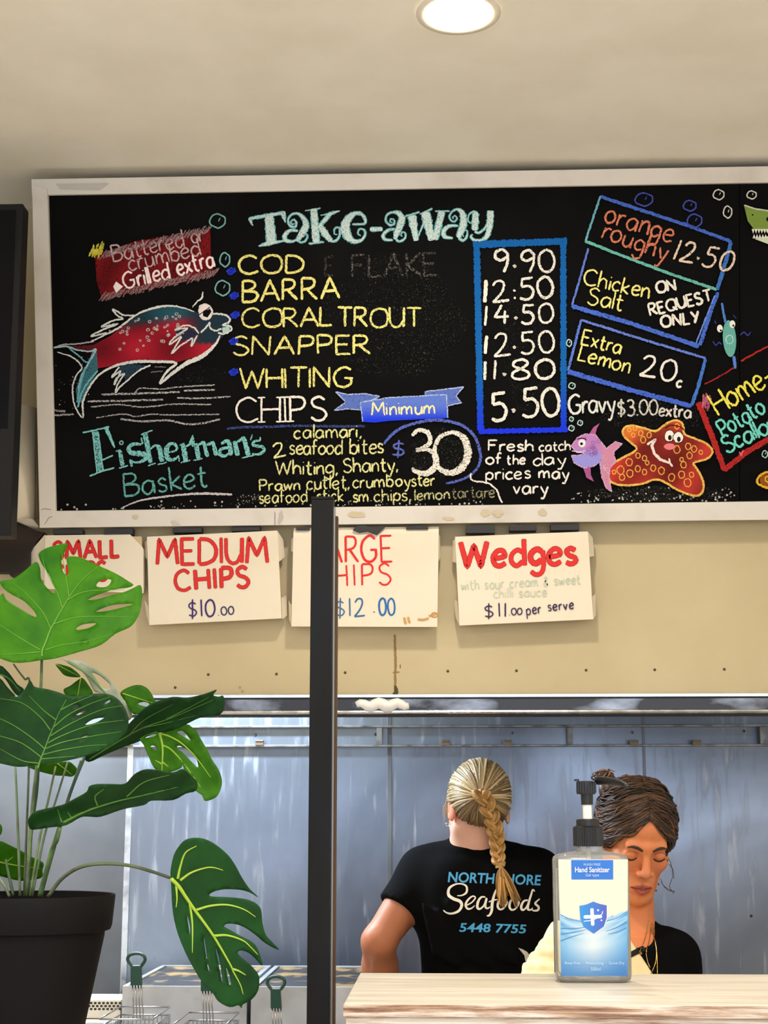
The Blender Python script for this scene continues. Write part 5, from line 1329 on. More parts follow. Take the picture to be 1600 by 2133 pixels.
# top bright leaf
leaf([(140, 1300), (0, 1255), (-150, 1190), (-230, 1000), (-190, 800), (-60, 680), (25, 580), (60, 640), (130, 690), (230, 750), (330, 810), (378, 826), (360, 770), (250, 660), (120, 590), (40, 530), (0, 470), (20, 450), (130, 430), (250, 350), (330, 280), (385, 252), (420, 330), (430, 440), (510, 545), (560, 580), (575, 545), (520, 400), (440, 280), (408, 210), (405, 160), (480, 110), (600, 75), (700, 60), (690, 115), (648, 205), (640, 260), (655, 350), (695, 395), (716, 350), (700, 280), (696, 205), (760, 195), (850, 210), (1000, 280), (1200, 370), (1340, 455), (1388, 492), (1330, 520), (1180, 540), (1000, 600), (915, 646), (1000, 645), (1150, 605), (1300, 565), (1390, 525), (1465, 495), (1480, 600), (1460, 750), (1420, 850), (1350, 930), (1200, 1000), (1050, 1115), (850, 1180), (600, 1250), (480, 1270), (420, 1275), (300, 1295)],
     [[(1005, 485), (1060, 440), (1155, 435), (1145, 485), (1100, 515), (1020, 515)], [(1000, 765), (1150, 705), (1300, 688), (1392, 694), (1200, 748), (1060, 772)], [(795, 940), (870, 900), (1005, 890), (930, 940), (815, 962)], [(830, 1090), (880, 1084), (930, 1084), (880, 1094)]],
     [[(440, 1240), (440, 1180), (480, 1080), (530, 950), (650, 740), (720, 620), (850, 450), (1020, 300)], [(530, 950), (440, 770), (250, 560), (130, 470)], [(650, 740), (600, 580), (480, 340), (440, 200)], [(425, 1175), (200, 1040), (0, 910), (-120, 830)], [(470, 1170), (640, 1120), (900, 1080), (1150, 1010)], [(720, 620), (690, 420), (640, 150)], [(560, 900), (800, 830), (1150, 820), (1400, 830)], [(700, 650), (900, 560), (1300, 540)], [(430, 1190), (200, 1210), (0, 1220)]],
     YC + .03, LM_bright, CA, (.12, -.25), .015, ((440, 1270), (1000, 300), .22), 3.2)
stem([(87, 1372), (85, 1440), (80, 1560), (66, 1700), (55, 1866)], 4.2, [YC + .03, YC + .03, YC + .02, YC, YC - .01], (88, 112, 72))
# far-left narrow lobes
leaf([(-60, 60), (0, 20), (60, 70), (120, 150), (165, 185), (150, 240), (100, 210), (40, 120), (0, 90), (-60, 130)], [], [[(-40, 70), (60, 110), (140, 200)]], YC + .05, LM_dark, CB, (.1, .2), .0, None, 3)
leaf([(-60, 120), (0, 110), (50, 170), (110, 240), (60, 240), (0, 190), (-60, 190)], [], [], YC + .045, LM_dark, CB, (.1, .2))
stem([(28, 1383), (40, 1400), (52, 1415), (62, 1428), (60, 1600), (50, 1866)], 2.6, [YC + .06, YC + .06, YC + .06, YC + .06, YC + .04, YC], (70, 84, 52))
# behind: pale glossy folded leaf and small bright ones
leaf([(385, 10), (440, 18), (500, 40), (560, 96), (510, 102), (450, 90), (415, 55)], [], [[(390, 12), (550, 96)]], YC + .07, LM_mid, CB, (.3, .1), 0, None, 2)
leaf([(440, 190), (490, 160), (545, 118), (575, 108), (610, 150), (645, 210), (610, 232), (480, 240)], [], [[(560, 110), (540, 230)]], YC + .065, LM_mid, CB, (.3, .1), 0, None, 2)
leaf([(420, -25), (500, -15), (560, -10), (620, 20), (680, 55), (740, 95), (785, 150), (820, 205), (880, 290), (920, 370), (880, 400), (800, 300), (700, 215), (650, 195), (600, 100), (520, 20)], [[(640, 70), (690, 90), (740, 130), (765, 160), (740, 185), (700, 165), (665, 110)]], [[(470, -10), (620, 90), (720, 200), (860, 340)]], YC + .04, LM_pale, CB, (.2, .5), .0, None, 5)
leaf([(835, 212), (900, 168), (970, 156), (1030, 185), (1070, 250), (1085, 290), (1030, 330), (940, 362), (900, 330), (870, 270)], [[(958, 285), (1000, 274), (1034, 284), (1030, 306), (985, 300)]], [[(850, 215), (960, 250), (1060, 280)]], YC + .06, LM_mid, CB, (.2, .1), 0, None, 2.4)
# right long leaf seen edge on
leaf([(590, 650), (700, 560), (850, 470), (900, 420), (1000, 320), (1100, 268), (1200, 240), (1300, 245), (1400, 225), (1460, 205), (1505, 190), (1480, 226), (1520, 238), (1550, 232), (1560, 290), (1530, 360), (1400, 380), (1290, 430), (1200, 470), (1050, 500), (960, 550), (850, 590), (720, 645), (620, 690)], [],
     [[(620, 670), (850, 530), (1000, 450), (1200, 380), (1480, 260)], [(900, 500), (1000, 400), (1200, 290)], [(1000, 450), (1150, 420), (1350, 370)], [(1150, 395), (1300, 320), (1450, 240)]], YC + .01, LM_dark, CB, (.3, .9), 0, ((620, 670), (1500, 270), .5), 3, wave=.004)
# hanging leaf on the right
leaf([(230, 862), (360, 790), (480, 742), (700, 682), (930, 645), (1020, 690), (1085, 745), (1150, 870), (1250, 1030), (1320, 1180), (1420, 1330), (1470, 1480), (1460, 1600), (1400, 1730), (1300, 1790), (1210, 1800), (1170, 1720), (1080, 1650), (1030, 1560), (990, 1450), (955, 1400), (925, 1395), (870, 1245), (860, 1300), (760, 1350), (650, 1375), (550, 1365), (450, 1310), (350, 1100), (290, 960)],
     [[(795, 765), (840, 745), (890, 755), (1000, 888), (900, 835)], [(790, 985), (820, 970), (870, 985), (1000, 1060), (1090, 1180), (1108, 1300), (1000, 1200), (870, 1065), (815, 1030)], [(385, 985), (440, 965), (492, 1010), (460, 1042)], [(305, 830), (385, 803), (468, 790), (465, 820), (310, 852)]],
     [[(520, 770), (570, 1000), (560, 1350)], [(530, 780), (700, 840), (880, 950), (1080, 1150), (1300, 1450)], [(560, 960), (700, 1030), (900, 1250), (1150, 1600)], [(560, 1250), (460, 1190)], [(570, 1220), (660, 1290)]], YC + .03, LM_mid, CD, (.5, -.2), .01, ((560, 750), (1200, 1700), .5), 5)
# lower left behind stems
leaf([(-60, 1250), (0, 1240), (60, 1265), (150, 1310), (220, 1350), (300, 1390), (295, 1440), (285, 1495), (150, 1515), (0, 1480), (-60, 1450)], [], [[(-30, 1380), (120, 1410), (280, 1430)], [(40, 1390), (90, 1350)]], YC + .05, LM_mid, CB, (.3, .6), .0, None, 3)
leaf([(-30, 1110), (0, 1120), (15, 1150), (8, 1190), (-30, 1220)], [], [], YC + .02, LM_mid, CB)
# under the big leaf
leaf([(190, 712), (330, 690), (420, 690), (480, 690), (512, 712), (535, 745), (505, 790), (440, 785), (380, 782), (250, 748)], [], [[(400, 700), (500, 780)]], YC + .03, LM_mid, CB, (.2, .8), 0, None, 2)
# big dark leaf
leaf([(-200, 60), (-80, 110), (0, 150), (55, 212), (110, 238), (150, 215), (185, 165), (206, 122), (222, 140), (245, 170), (330, 185), (400, 205), (450, 222), (520, 235), (600, 222), (690, 215), (780, 228), (850, 290), (892, 390), (870, 490), (760, 580), (620, 640), (470, 680), (330, 700), (250, 712), (130, 725), (0, 700), (-200, 650)],
     [[(512, 300), (535, 292), (548, 305), (528, 314)], [(500, 382), (550, 350), (602, 324), (590, 342), (540, 368)], [(592, 430), (640, 397), (690, 385), (737, 374), (680, 412), (630, 428)], [(552, 528), (585, 512), (612, 506), (590, 524)], [(725, 282), (745, 268), (768, 258), (765, 272), (740, 286)]],
     [[(262, 735), (275, 690), (310, 600), (340, 520), (370, 450), (405, 360), (460, 258)], [(310, 600), (230, 530), (100, 440), (0, 390), (-100, 350)], [(350, 470), (280, 380), (150, 280), (0, 250)], [(290, 660), (150, 560), (0, 510), (-100, 480)], [(270, 700), (150, 680), (0, 600)], [(390, 400), (300, 330), (200, 230)], [(370, 450), (480, 360), (620, 290), (760, 240)], [(350, 510), (500, 420), (700, 330), (850, 300)], [(330, 560), (450, 500), (650, 430), (860, 400)], [(310, 600), (450, 550), (650, 510), (840, 480)], [(295, 640), (420, 610), (600, 580), (740, 570)], [(285, 670), (400, 660), (520, 650)], [(420, 330), (520, 280), (640, 230)]],
     YC - .08, LM_dark, CB, (.12, .15), .02, ((270, 710), (460, 258), .25), 3.4)
# lower dark leaf
leaf([(195, 1100), (215, 1060), (260, 1030), (430, 990), (520, 945), (600, 900), (620, 860), (680, 845), (780, 845), (870, 842), (930, 780), (1000, 745), (1080, 745), (1200, 765), (1270, 740), (1330, 790), (1370, 830), (1360, 890), (1290, 910), (1200, 955), (1050, 960), (1000, 990), (850, 1020), (700, 1070), (620, 1070), (560, 1075), (460, 1130), (350, 1145), (240, 1160), (205, 1150)], [],
     [[(440, 1110), (600, 1030), (800, 965), (1000, 920), (1250, 860)], [(680, 1000), (660, 930), (720, 880)], [(430, 1110), (400, 1020)], [(880, 930), (1000, 830), (1180, 780)], [(500, 1080), (470, 1040)]], YC - .06, LM_dark, CB, (.3, .8), .0, ((300, 1110), (1300, 850), .6), 4.5, wave=.004)
stem([(125, 1725), (118, 1752), (108, 1770), (96, 1820), (84, 1866)], 5.2, [YC - .06, YC - .05, YC - .03, YC - .02, YC - .01], (96, 134, 78))
# big leaf at lower right
leaf([(88, 560), (86, 470), (120, 300), (180, 190), (260, 110), (380, 85), (500, 105), (620, 170), (760, 290), (850, 420), (920, 550), (1010, 680), (1110, 778), (1010, 722), (900, 692), (720, 685), (600, 710), (540, 748), (570, 772), (750, 780), (950, 800), (1080, 850), (1145, 930), (1160, 1080), (1200, 1220), (1270, 1300), (1355, 1395), (1200, 1320), (1080, 1220), (950, 1130), (830, 1090), (740, 1092), (713, 1122), (760, 1150), (900, 1230), (1050, 1310), (1120, 1420), (1160, 1580), (1080, 1500), (1000, 1430), (910, 1400), (873, 1425), (900, 1470), (1020, 1570), (1110, 1680), (1125, 1760), (1110, 1870), (1040, 1970), (930, 2035), (915, 2075), (880, 2042), (780, 2065), (650, 2000), (580, 1900), (480, 1800), (380, 1650), (250, 1400), (150, 1130), (110, 900), (95, 650)],
     [[(278, 1000), (290, 1010), (318, 1130), (312, 1225), (295, 1130)], [(472, 1240), (490, 1300), (514, 1460), (505, 1500), (490, 1420)], [(512, 1510), (525, 1560), (545, 1640), (522, 1625)], [(612, 1380), (640, 1440), (668, 1560), (695, 1740), (682, 1760), (655, 1620)], [(735, 1620), (750, 1630), (775, 1690), (792, 1790), (765, 1790)]],
     [[(92, 560), (180, 650), (260, 770), (370, 930), (580, 1220), (780, 1560), (820, 1650), (900, 1800), (935, 1915)], [(200, 580), (330, 490), (500, 435), (600, 435), (700, 465)], [(380, 930), (550, 880), (750, 868), (940, 920), (1080, 1010)], [(590, 1230), (750, 1225), (930, 1285), (1030, 1370), (1105, 1450)], [(815, 1620), (880, 1640), (965, 1690)], [(170, 560), (200, 420), (260, 260), (390, 180)], [(310, 860), (340, 1100), (340, 1430)], [(150, 640), (160, 800), (150, 900)]],
     YC - .02, LM_deep, CE, (.45, .15), .008, ((92, 560), (935, 1915), .4), 6.0)
stem([(356, 1829), (315, 1815), (270, 1803), (216, 1799), (168, 1806), (129, 1830), (100, 1868)], 4.2, [YC - .03, YC - .03, YC - .02, YC - .02, YC - .02, YC - .02, YC - .02], (88, 104, 72))
# upright stems
for P, r, c in (([(32, 1596), (37, 1719), (42, 1866)], 3.2, (104, 128, 92)), ([(80, 1590), (76, 1650), (64, 1740), (58, 1866)], 4.6, (40, 84, 52)), ([(116, 1596), (99, 1674), (84, 1740), (62, 1866)], 3, (120, 140, 92)), ([(141, 1587), (117, 1665), (93, 1740), (67, 1866)], 2.8, (92, 116, 82)), ([(177, 1575), (147, 1650), (120, 1740), (84, 1866)], 4.4, (40, 74, 50)), ([(168, 1584), (140, 1670), (110, 1760), (80, 1866)], 2.8, (60, 96, 66)), ([(12, 1790), (20, 1830), (28, 1866)], 3.6, (48, 80, 44)), ([(-4, 1826), (10, 1846), (20, 1868)], 3.4, (110, 130, 88))):
    stem(P, r, [YC + .01 * (1 + .4 * k) for k in range(len(P))][::-1], c)

# side shelf under the pot (below the photo's lower edge)
b = MB(); b.box((xc - .35, YPL - .2, 0), (xc + .16, YPL + .2, zlow - .0005)); props(b.build('side_cabinet', M_front, origin=(xc, YPL, 0), bevel=.002), 'side cabinet carrying the black plant pot', 'cabinet')
# =================================================================== FILTER RAIL ON THE STEEL WALL
YR = YB - .035
M_rail = mat('worn_steel_rail', (150, 148, 146), .35, .9, noise=((96, 90, 82), 25, 5, .45, .7))
M_clip = mat('brown_clip', (128, 112, 96), .4, .8)
rail = thing('wall_rail', (0, YR, U(800, 1553, YR).z), 'long double steel rail with small clips fixed along the steel wall', 'rail')
for (py, nm) in ((1513, 'upper_bar'), (1553.5, 'lower_bar')):
    z = U(800, py, YR).z
    b = MB(); b.box((XL + .05, YR, z - .0028), (XR - .05, YR + .03, z + .0028)); b.build(nm, M_rail, rail, bevel=.001)
za, zb2 = U(800, 1550.5, YR).z, U(800, 1516, YR).z
for px in (-7, 392, 790, 1188, 1590):
    x = U(px, 1535, YR).x
    b = MB(); b.box((x - .0075, YR + .001, za), (x + .0075, YR + .012, zb2)); b.build('upright', M_rail, rail)
for px in (140, 268, 541, 928, 1057, 1321, 1452):
    x = U(px, 1549, YR).x; z = U(px, 1551.5, YR).z
    b = MB(); b.box((x - .012, YR - .006, z - .0015), (x + .012, YR + .006, z + .013)); b.box((x - .011, YR - .010, z + .009), (x + .011, YR - .005, z + .0125)); b.build('clip', M_clip, rail, bevel=.001)
for px, py in ((532, 1531), (782, 1530), (1067, 1527), (1317, 1526), (1550, 1523)):
    p = U(px, py, YB); b = MB(); b.lathe(0, 0, [(.0005, 0), (.0042, 0), (.0034, .0035), (.0005, .0045)], 12)
    b.v = [Vector((p.x + v.x, YB - .0003 - v.z, p.z + v.y)) for v in b.v]; b.build('bolt', M_rail, rail, smooth=True)

# =================================================================== FRYERS
YFR, YFB = 3.62, 4.12
zF = U(400, 2054, YFR).z
M_fr = mat('fryer_steel', (204, 206, 208), .36, .95, noise=((140, 138, 138), 5, 6, .5, .8), rnoise=(6, .28, .5))
M_grime = mat('oily_grime', (140, 110, 58), .35, .1, noise=((22, 16, 12), 16, 9, .40, .50), scale_vec=(1, .55, 1))
M_cream_e = mat('cream_enamel', (226, 218, 200), .4, noise=((196, 184, 160), 12, 5, .5, .8))
M_wire = mat('chrome_wire', (176, 176, 178), .25, 1.0)
M_green = mat('dark_green_grip', (14, 60, 46), .35)
def fryer(xa, xb, label, knobs=True):
    o = thing('deep_fryer', ((xa + xb) / 2, (YFR + YFB) / 2, 0), label, 'fryer', 'steel deep fryers along the back wall')
    b = MB(); b.box((xa, YFR + .004, .05), (xb, YFB, zF - .012)); b.build('cabinet', M_fr, o, bevel=.002)
    w = .012
    b = MB(); b.box((xa, YFR, zF - .2), (xb, YFR + .0035, zF)); b.box((xa, YFR + .0035, zF - .0118), (xa + w, YFB, zF)); b.box((xb - w, YFR + .0035, zF - .0118), (xb, YFB, zF)); b.box((xa + w, YFB - w, zF - .0118), (xb - w, YFB, zF))
    b.build('rim', M_fr, o, bevel=.0012)
    b = MB(); b.box((xa + w + .001, YFR + .004, zF - .0117), (xb - w - .001, YFB - w - .001, zF - .004)); b.build('oil_well', M_grime, o)
    b = MB(); b.box((xa + .02, 3.30, .05), (xb - .02, YFR - .001, .93)); b.build('front_tank', M_fr, o, bevel=.003)
    b = MB(); xm = (xa + xb) / 2
    b.box((xa + .04, 3.294, .30), (xb - .04, 3.2995, .86)); b.build('door', M_fr, o, bevel=.002)
    b = MB(); b.tube([(xm - .1, 3.285, .80), (xm + .1, 3.285, .80)], .006, 8); b.build('door_handle', M_wire, o, smooth=True)
    for fx in (xa + .05, xb - .05):
        for fy in (3.36, YFB - .06):
            b = MB(); b.lathe(fx, fy, [(.018, 0), (.018, .05)], 12); b.build('foot', M_dark, o)
    # hanger wires on the tall panel
    return o
xg = lambda p: U(p, 2060, YFR).x
fryer(xg(255), xg(515), 'steel deep fryer behind the large drooping leaf')
fryer(xg(523), xg(752), 'steel deep fryer behind the black post, left of the counter')

def basket(px, dy, label, src=None):
    """px: handle centre; wire basket in front of the tall panel"""
    Yk = 3.49
    s = lambda x, y, Y=Yk: U(x, y + dy, Y)
    h0 = s(px, 2052); zrim = s(px, 2112).z
    o = thing('fry_basket', (h0.x, Yk, .932), label, 'basket', 'wire fry baskets')
    loop = crom([(px - 9, 2014), (px - 18, 2000), (px - 14, 1990), (px, 1986), (px + 14, 1990), (px + 18, 2000), (px + 9, 2014)], 6)
    b = MB(); P = [s(q[0], q[1]) for q in loop]; b.tube(P + [P[0]], .0036, 8, up=(0, 1, 0))
    a, c = s(px - 11, 2013), s(px + 12, 2052)
    b.hexa([(a.x + .001, Yk - .006, c.z), (c.x, Yk - .006, c.z), (c.x, Yk + .006, c.z), (a.x + .001, Yk + .006, c.z), (a.x, Yk - .005, a.z), (c.x - .003, Yk - .005, a.z), (c.x - .003, Yk + .005, a.z), (a.x, Yk + .005, a.z)])
    ob = b.build('handle', M_green, o, label='dark green grip'); smooth_by_angle(ob, 40)
    b = MB(); x0, x1 = s(px - 48, 2112).x, s(px + 58, 2112).x; y0, y1 = Yk - .14, Yk + .075
    for k in range(4):
        xx = px - 8 + k * 6
        b.tube([s(xx, 2050), s(xx + 1, 2080), s(xx + 2 + k * .6, 2106), s(xx + 2 + k * .6, 2122)], .0016, 6)
    b.build('handle_rods', M_wire, o, smooth=True)
    zt_, zt2 = zrim, zrim - .011
    b = MB()
    for z in (zt_ + .006, zt2):
        P = [(x0, y0, z), (x1, y0, z), (x1, y1, z), (x0, y1, z), (x0, y0, z)]
        for p, q in zip(P[:-1], P[1:]): b.tube([p, q], .0019, 6)
    b.build('rim', M_wire, o, smooth=True)
    b = MB(); zb_ = .935; n = 12
    for k in range(n + 1):
        x = x0 + (x1 - x0) * k / n; b.tube([(x, y0, zt2), (x, y0 + .004, zb_), (x, y1 - .004, zb_), (x, y1, zt2)], .0008, 4)
    for k in range(n + 1):
        y = y0 + (y1 - y0) * k / n; b.tube([(x0, y, zt2), (x0 + .003, y, zb_), (x1 - .003, y, zb_), (x1, y, zt2)], .0008, 4)
    for k in range(1, 7):
        z = zt2 - (zt2 - zb_) * k / 7; P = [(x0, y0, z), (x1, y0, z), (x1, y1, z), (x0, y1, z), (x0, y0, z)]
        for p, q in zip(P[:-1], P[1:]): b.tube([p, q], .0008, 4)
    b.build('wire_mesh', M_wire, o)
    return o
basket(284, 0, 'wire fry basket with green handle right of the plant pot')
basket(430, 12, 'wire fry basket mostly hidden behind the big drooping leaf')
basket(575, 48, 'wire fry basket with green handle left of the black post')

# perforated grill panel left of the fryers
o = thing('perforated_guard', U(150, 2122, YFR), 'cream perforated metal guard between plant pot and fryer', 'guard')
x0, x1 = U(-90, 2100, YFR).x, xg(253) - .001
zt_, zb_ = U(200, 2083, YFR).z, U(200, 2121, YFR).z
b = MB(); b.box((x0, YFR, zb_), (x1, YFR + .12, zt_)); b.build('panel', M_cream_e, o, bevel=.001)
b = MB()
for r_ in range(3):
    for k in range(38):
        px = 250 - k * 8.6 - (4.3 if r_ % 2 else 0) ; p = U(px, 2089.5 + r_ * 6.2, YFR - .0006)
        b.add([(p.x + .0034 * math.cos(a), YFR - .0006, p.z + .0027 * math.sin(a)) for a in [2 * math.pi * q / 10 for q in range(10)]], [tuple(range(10))])
props(b.build('holes', M_dark, o), kind='stuff')
b = MB(); b.box((x0, YFR - .06, .05), (x1, YFR + .40, zb_ - .0012)); props(b.build('griddle_stand', M_fr, origin=((x0 + x1) / 2, YFR, .05), bevel=.002), 'steel stand under the cream perforated guard beside the fryer', 'stand')
b2 = MB()
for fx in (x0 + .04, x1 - .04):
    for fy in (YFR - .02, YFR + .36): b2.box((fx - .015, fy - .015, 0), (fx + .015, fy + .015, .05))
ob = bpy.data.objects.get('griddle_stand'); b2.build('feet', M_dark, ob)
# =================================================================== PEOPLE
V3 = lambda *a: np.array(a, float)
def axis(lo, hi, fine_lo, fine_hi, hf, hc):
    a = []
    t = lo
    while t < hi:
        a.append(t); t += hf if fine_lo <= t <= fine_hi else hc
    return np.array(a)

class Sdf:
    """a smooth blend of rounded volumes sampled on a grid, then skinned as one continuous surface"""
    def __init__(s, xs, ys, zs):
        s.a = [xs, ys, zs]; s.f = np.full((len(xs), len(ys), len(zs)), 1.0, np.float32)
    def _box(s, lo, hi):
        sl = []
        for k in range(3):
            i = max(0, np.searchsorted(s.a[k], lo[k]) - 1); j = min(len(s.a[k]), np.searchsorted(s.a[k], hi[k]) + 1); sl.append(slice(i, max(j, i + 1)))
        sl = tuple(sl)
        X, Y, Z = np.meshgrid(s.a[0][sl[0]], s.a[1][sl[1]], s.a[2][sl[2]], indexing='ij')
        return sl, X, Y, Z
    def _un(s, sl, d, k, mode):
        a = s.f[sl]
        if mode == 'u':
            h = np.maximum(k - np.abs(a - d), 0) / k; r = np.minimum(a, d) - h * h * k * .25
        elif mode == 's':
            d = -d; h = np.maximum(k - np.abs(a - d), 0) / k; r = np.maximum(a, d) + h * h * k * .25
        s.f[sl] = r
    def cap(s, a, b, ra, rb=None, k=.02, mode='u', sq=None, cut=None):
        a = np.array(a, float); b = np.array(b, float); rb = ra if rb is None else rb
        m = max(ra, rb) + .07
        sl, X, Y, Z = s._box(np.minimum(a, b) - m, np.maximum(a, b) + m)
        ba = b - a; L = ba.dot(ba) or 1e-9
        px, py, pz = X - a[0], Y - a[1], Z - a[2]
        t = np.clip((px * ba[0] + py * ba[1] + pz * ba[2]) / L, 0, 1)
        d = np.sqrt((px - t * ba[0]) ** 2 + ((py - t * ba[1]) * (sq or 1)) ** 2 + (pz - t * ba[2]) ** 2) - (ra + (rb - ra) * t)
        if cut is not None:
            cn = cut[1] / np.linalg.norm(cut[1]); d = np.maximum(d, (X - cut[0][0]) * cn[0] + (Y - cut[0][1]) * cn[1] + (Z - cut[0][2]) * cn[2])
        s._un(sl, d, k, mode)
    def ell(s, c, r, M=None, k=.02, mode='u'):
        c = np.array(c, float); r = np.array(r, float); m = max(r) + .06
        sl, X, Y, Z = s._box(c - m, c + m)
        p = np.stack([X - c[0], Y - c[1], Z - c[2]], -1)
        if M is not None: p = p @ M            # to local (M columns are local axes)
        q = np.sqrt(((p / r) ** 2).sum(-1)); g = np.sqrt(((p / r ** 2) ** 2).sum(-1)) + 1e-9
        s._un(sl, q * (q - 1) / g, k, mode)
    def loft(s, secs, k=.03, p=2.4):
        """secs: (z, cx, cy, hw, hd)"""
        secs = sorted(secs); S = np.array(secs)
        m = max(S[:, 3].max(), S[:, 4].max()) + .06
        lo = V3(S[:, 1].min() - m, S[:, 2].min() - m, S[0, 0] - .05); hi = V3(S[:, 1].max() + m, S[:, 2].max() + m, S[-1, 0] + .05)
        sl, X, Y, Z = s._box(lo, hi)
        z = s.a[2][sl[2]]
        fine = np.array(crom(secs, 8)); o_ = np.argsort(fine[:, 0]); fine = fine[o_]
        cx, cy, hw, hd = (np.interp(z, fine[:, 0], fine[:, i])[None, None, :] for i in (1, 2, 3, 4))
        q = (np.abs((X - cx) / hw) ** p + np.abs((Y - cy) / hd) ** p) ** (1 / p)
        d = (q - 1) * np.minimum(hw, hd)
        d = np.maximum(d, np.maximum(Z - S[-1, 0], S[0, 0] - Z))
        s._un(sl, d, k, 'u')
    def plane(s, p, n, k=.004):              # keep the side where (x-p).n < 0
        p = np.array(p, float); n = np.array(n, float); n /= np.linalg.norm(n)
        d = ((s.a[0] - p[0]) * n[0])[:, None, None] + ((s.a[1] - p[1]) * n[1])[None, :, None] + ((s.a[2] - p[2]) * n[2])[None, None, :]
        h = np.maximum(k - np.abs(s.f - d), 0) / k
        s.f = np.maximum(s.f, d) + h * h * k * .25
    def mesh(s):
        f = s.f; xs, ys, zs = s.a
        neg = f < 0
        c = np.zeros(tuple(n - 1 for n in f.shape), np.int8)
        for i in (0, 1):
            for j in (0, 1):
                for k in (0, 1):
                    c += neg[i:f.shape[0] - 1 + i, j:f.shape[1] - 1 + j, k:f.shape[2] - 1 + k]
        I = np.argwhere((c > 0) & (c < 8))
        acc = np.zeros((len(I), 3)); cnt = np.zeros(len(I))
        G3 = [xs, ys, zs]
        cor = [(i, j, k) for i in (0, 1) for j in (0, 1) for k in (0, 1)]
        for a in range(8):
            for b in range(a + 1, 8):
                dlt = [abs(cor[a][q] - cor[b][q]) for q in range(3)]
                if sum(dlt) != 1: continue
                A = I + cor[a]; B = I + cor[b]
                fa = f[A[:, 0], A[:, 1], A[:, 2]]; fb = f[B[:, 0], B[:, 1], B[:, 2]]
                m = (fa < 0) != (fb < 0)
                t = np.where(m, fa / np.where(fa - fb == 0, 1, fa - fb), 0)
                for q in range(3):
                    pa = G3[q][A[:, q]]; pb_ = G3[q][B[:, q]]
                    acc[:, q] += np.where(m, pa + (pb_ - pa) * t, 0)
                cnt += m
        V = acc / cnt[:, None]
        idx = -np.ones(c.shape, np.int64); idx[I[:, 0], I[:, 1], I[:, 2]] = np.arange(len(I))
        F = []
        for ax in range(3):
            u, w = [q for q in range(3) if q != ax]
            sh = list(f.shape); n0 = [slice(None)] * 3; n1 = [slice(None)] * 3
            n0[ax] = slice(0, sh[ax] - 1); n1[ax] = slice(1, sh[ax])
            E = np.argwhere(neg[tuple(n0)] != neg[tuple(n1)])
            E = E[(E[:, u] > 0) & (E[:, w] > 0) & (E[:, u] < sh[u] - 1) & (E[:, w] < sh[w] - 1)]
            du = np.zeros(3, int); du[u] = 1; dw = np.zeros(3, int); dw[w] = 1
            q = [E - du - dw, E - dw, E, E - du]
            ids = np.stack([idx[p[:, 0], p[:, 1], p[:, 2]] for p in q], 1)
            flip = neg[E[:, 0], E[:, 1], E[:, 2]]
            if ax == 1: flip = ~flip
            ids[~flip] = ids[~flip][:, ::-1]
            F.append(ids[(ids >= 0).all(1)])
        return V, np.concatenate(F)
def sdf_obj(S, name, m, parent, colors=None, relax=2):
    V, F = S.mesh()
    cs = None
    if colors is not None: cs = colors(V)
    ob = mesh_obj(name, [tuple(v) for v in V], [tuple(int(i) for i in f) for f in F], m, parent, True, cs)
    bm = bmesh.new(); bm.from_mesh(ob.data)
    bmesh.ops.recalc_face_normals(bm, faces=bm.faces)
    for _ in range(relax): bmesh.ops.smooth_vert(bm, verts=bm.verts, factor=.4, use_axis_x=True, use_axis_y=True, use_axis_z=True)
    bm.to_mesh(ob.data); bm.free()
    ob.data.polygons.foreach_set('use_smooth', [True] * len(ob.data.polygons))
    return ob

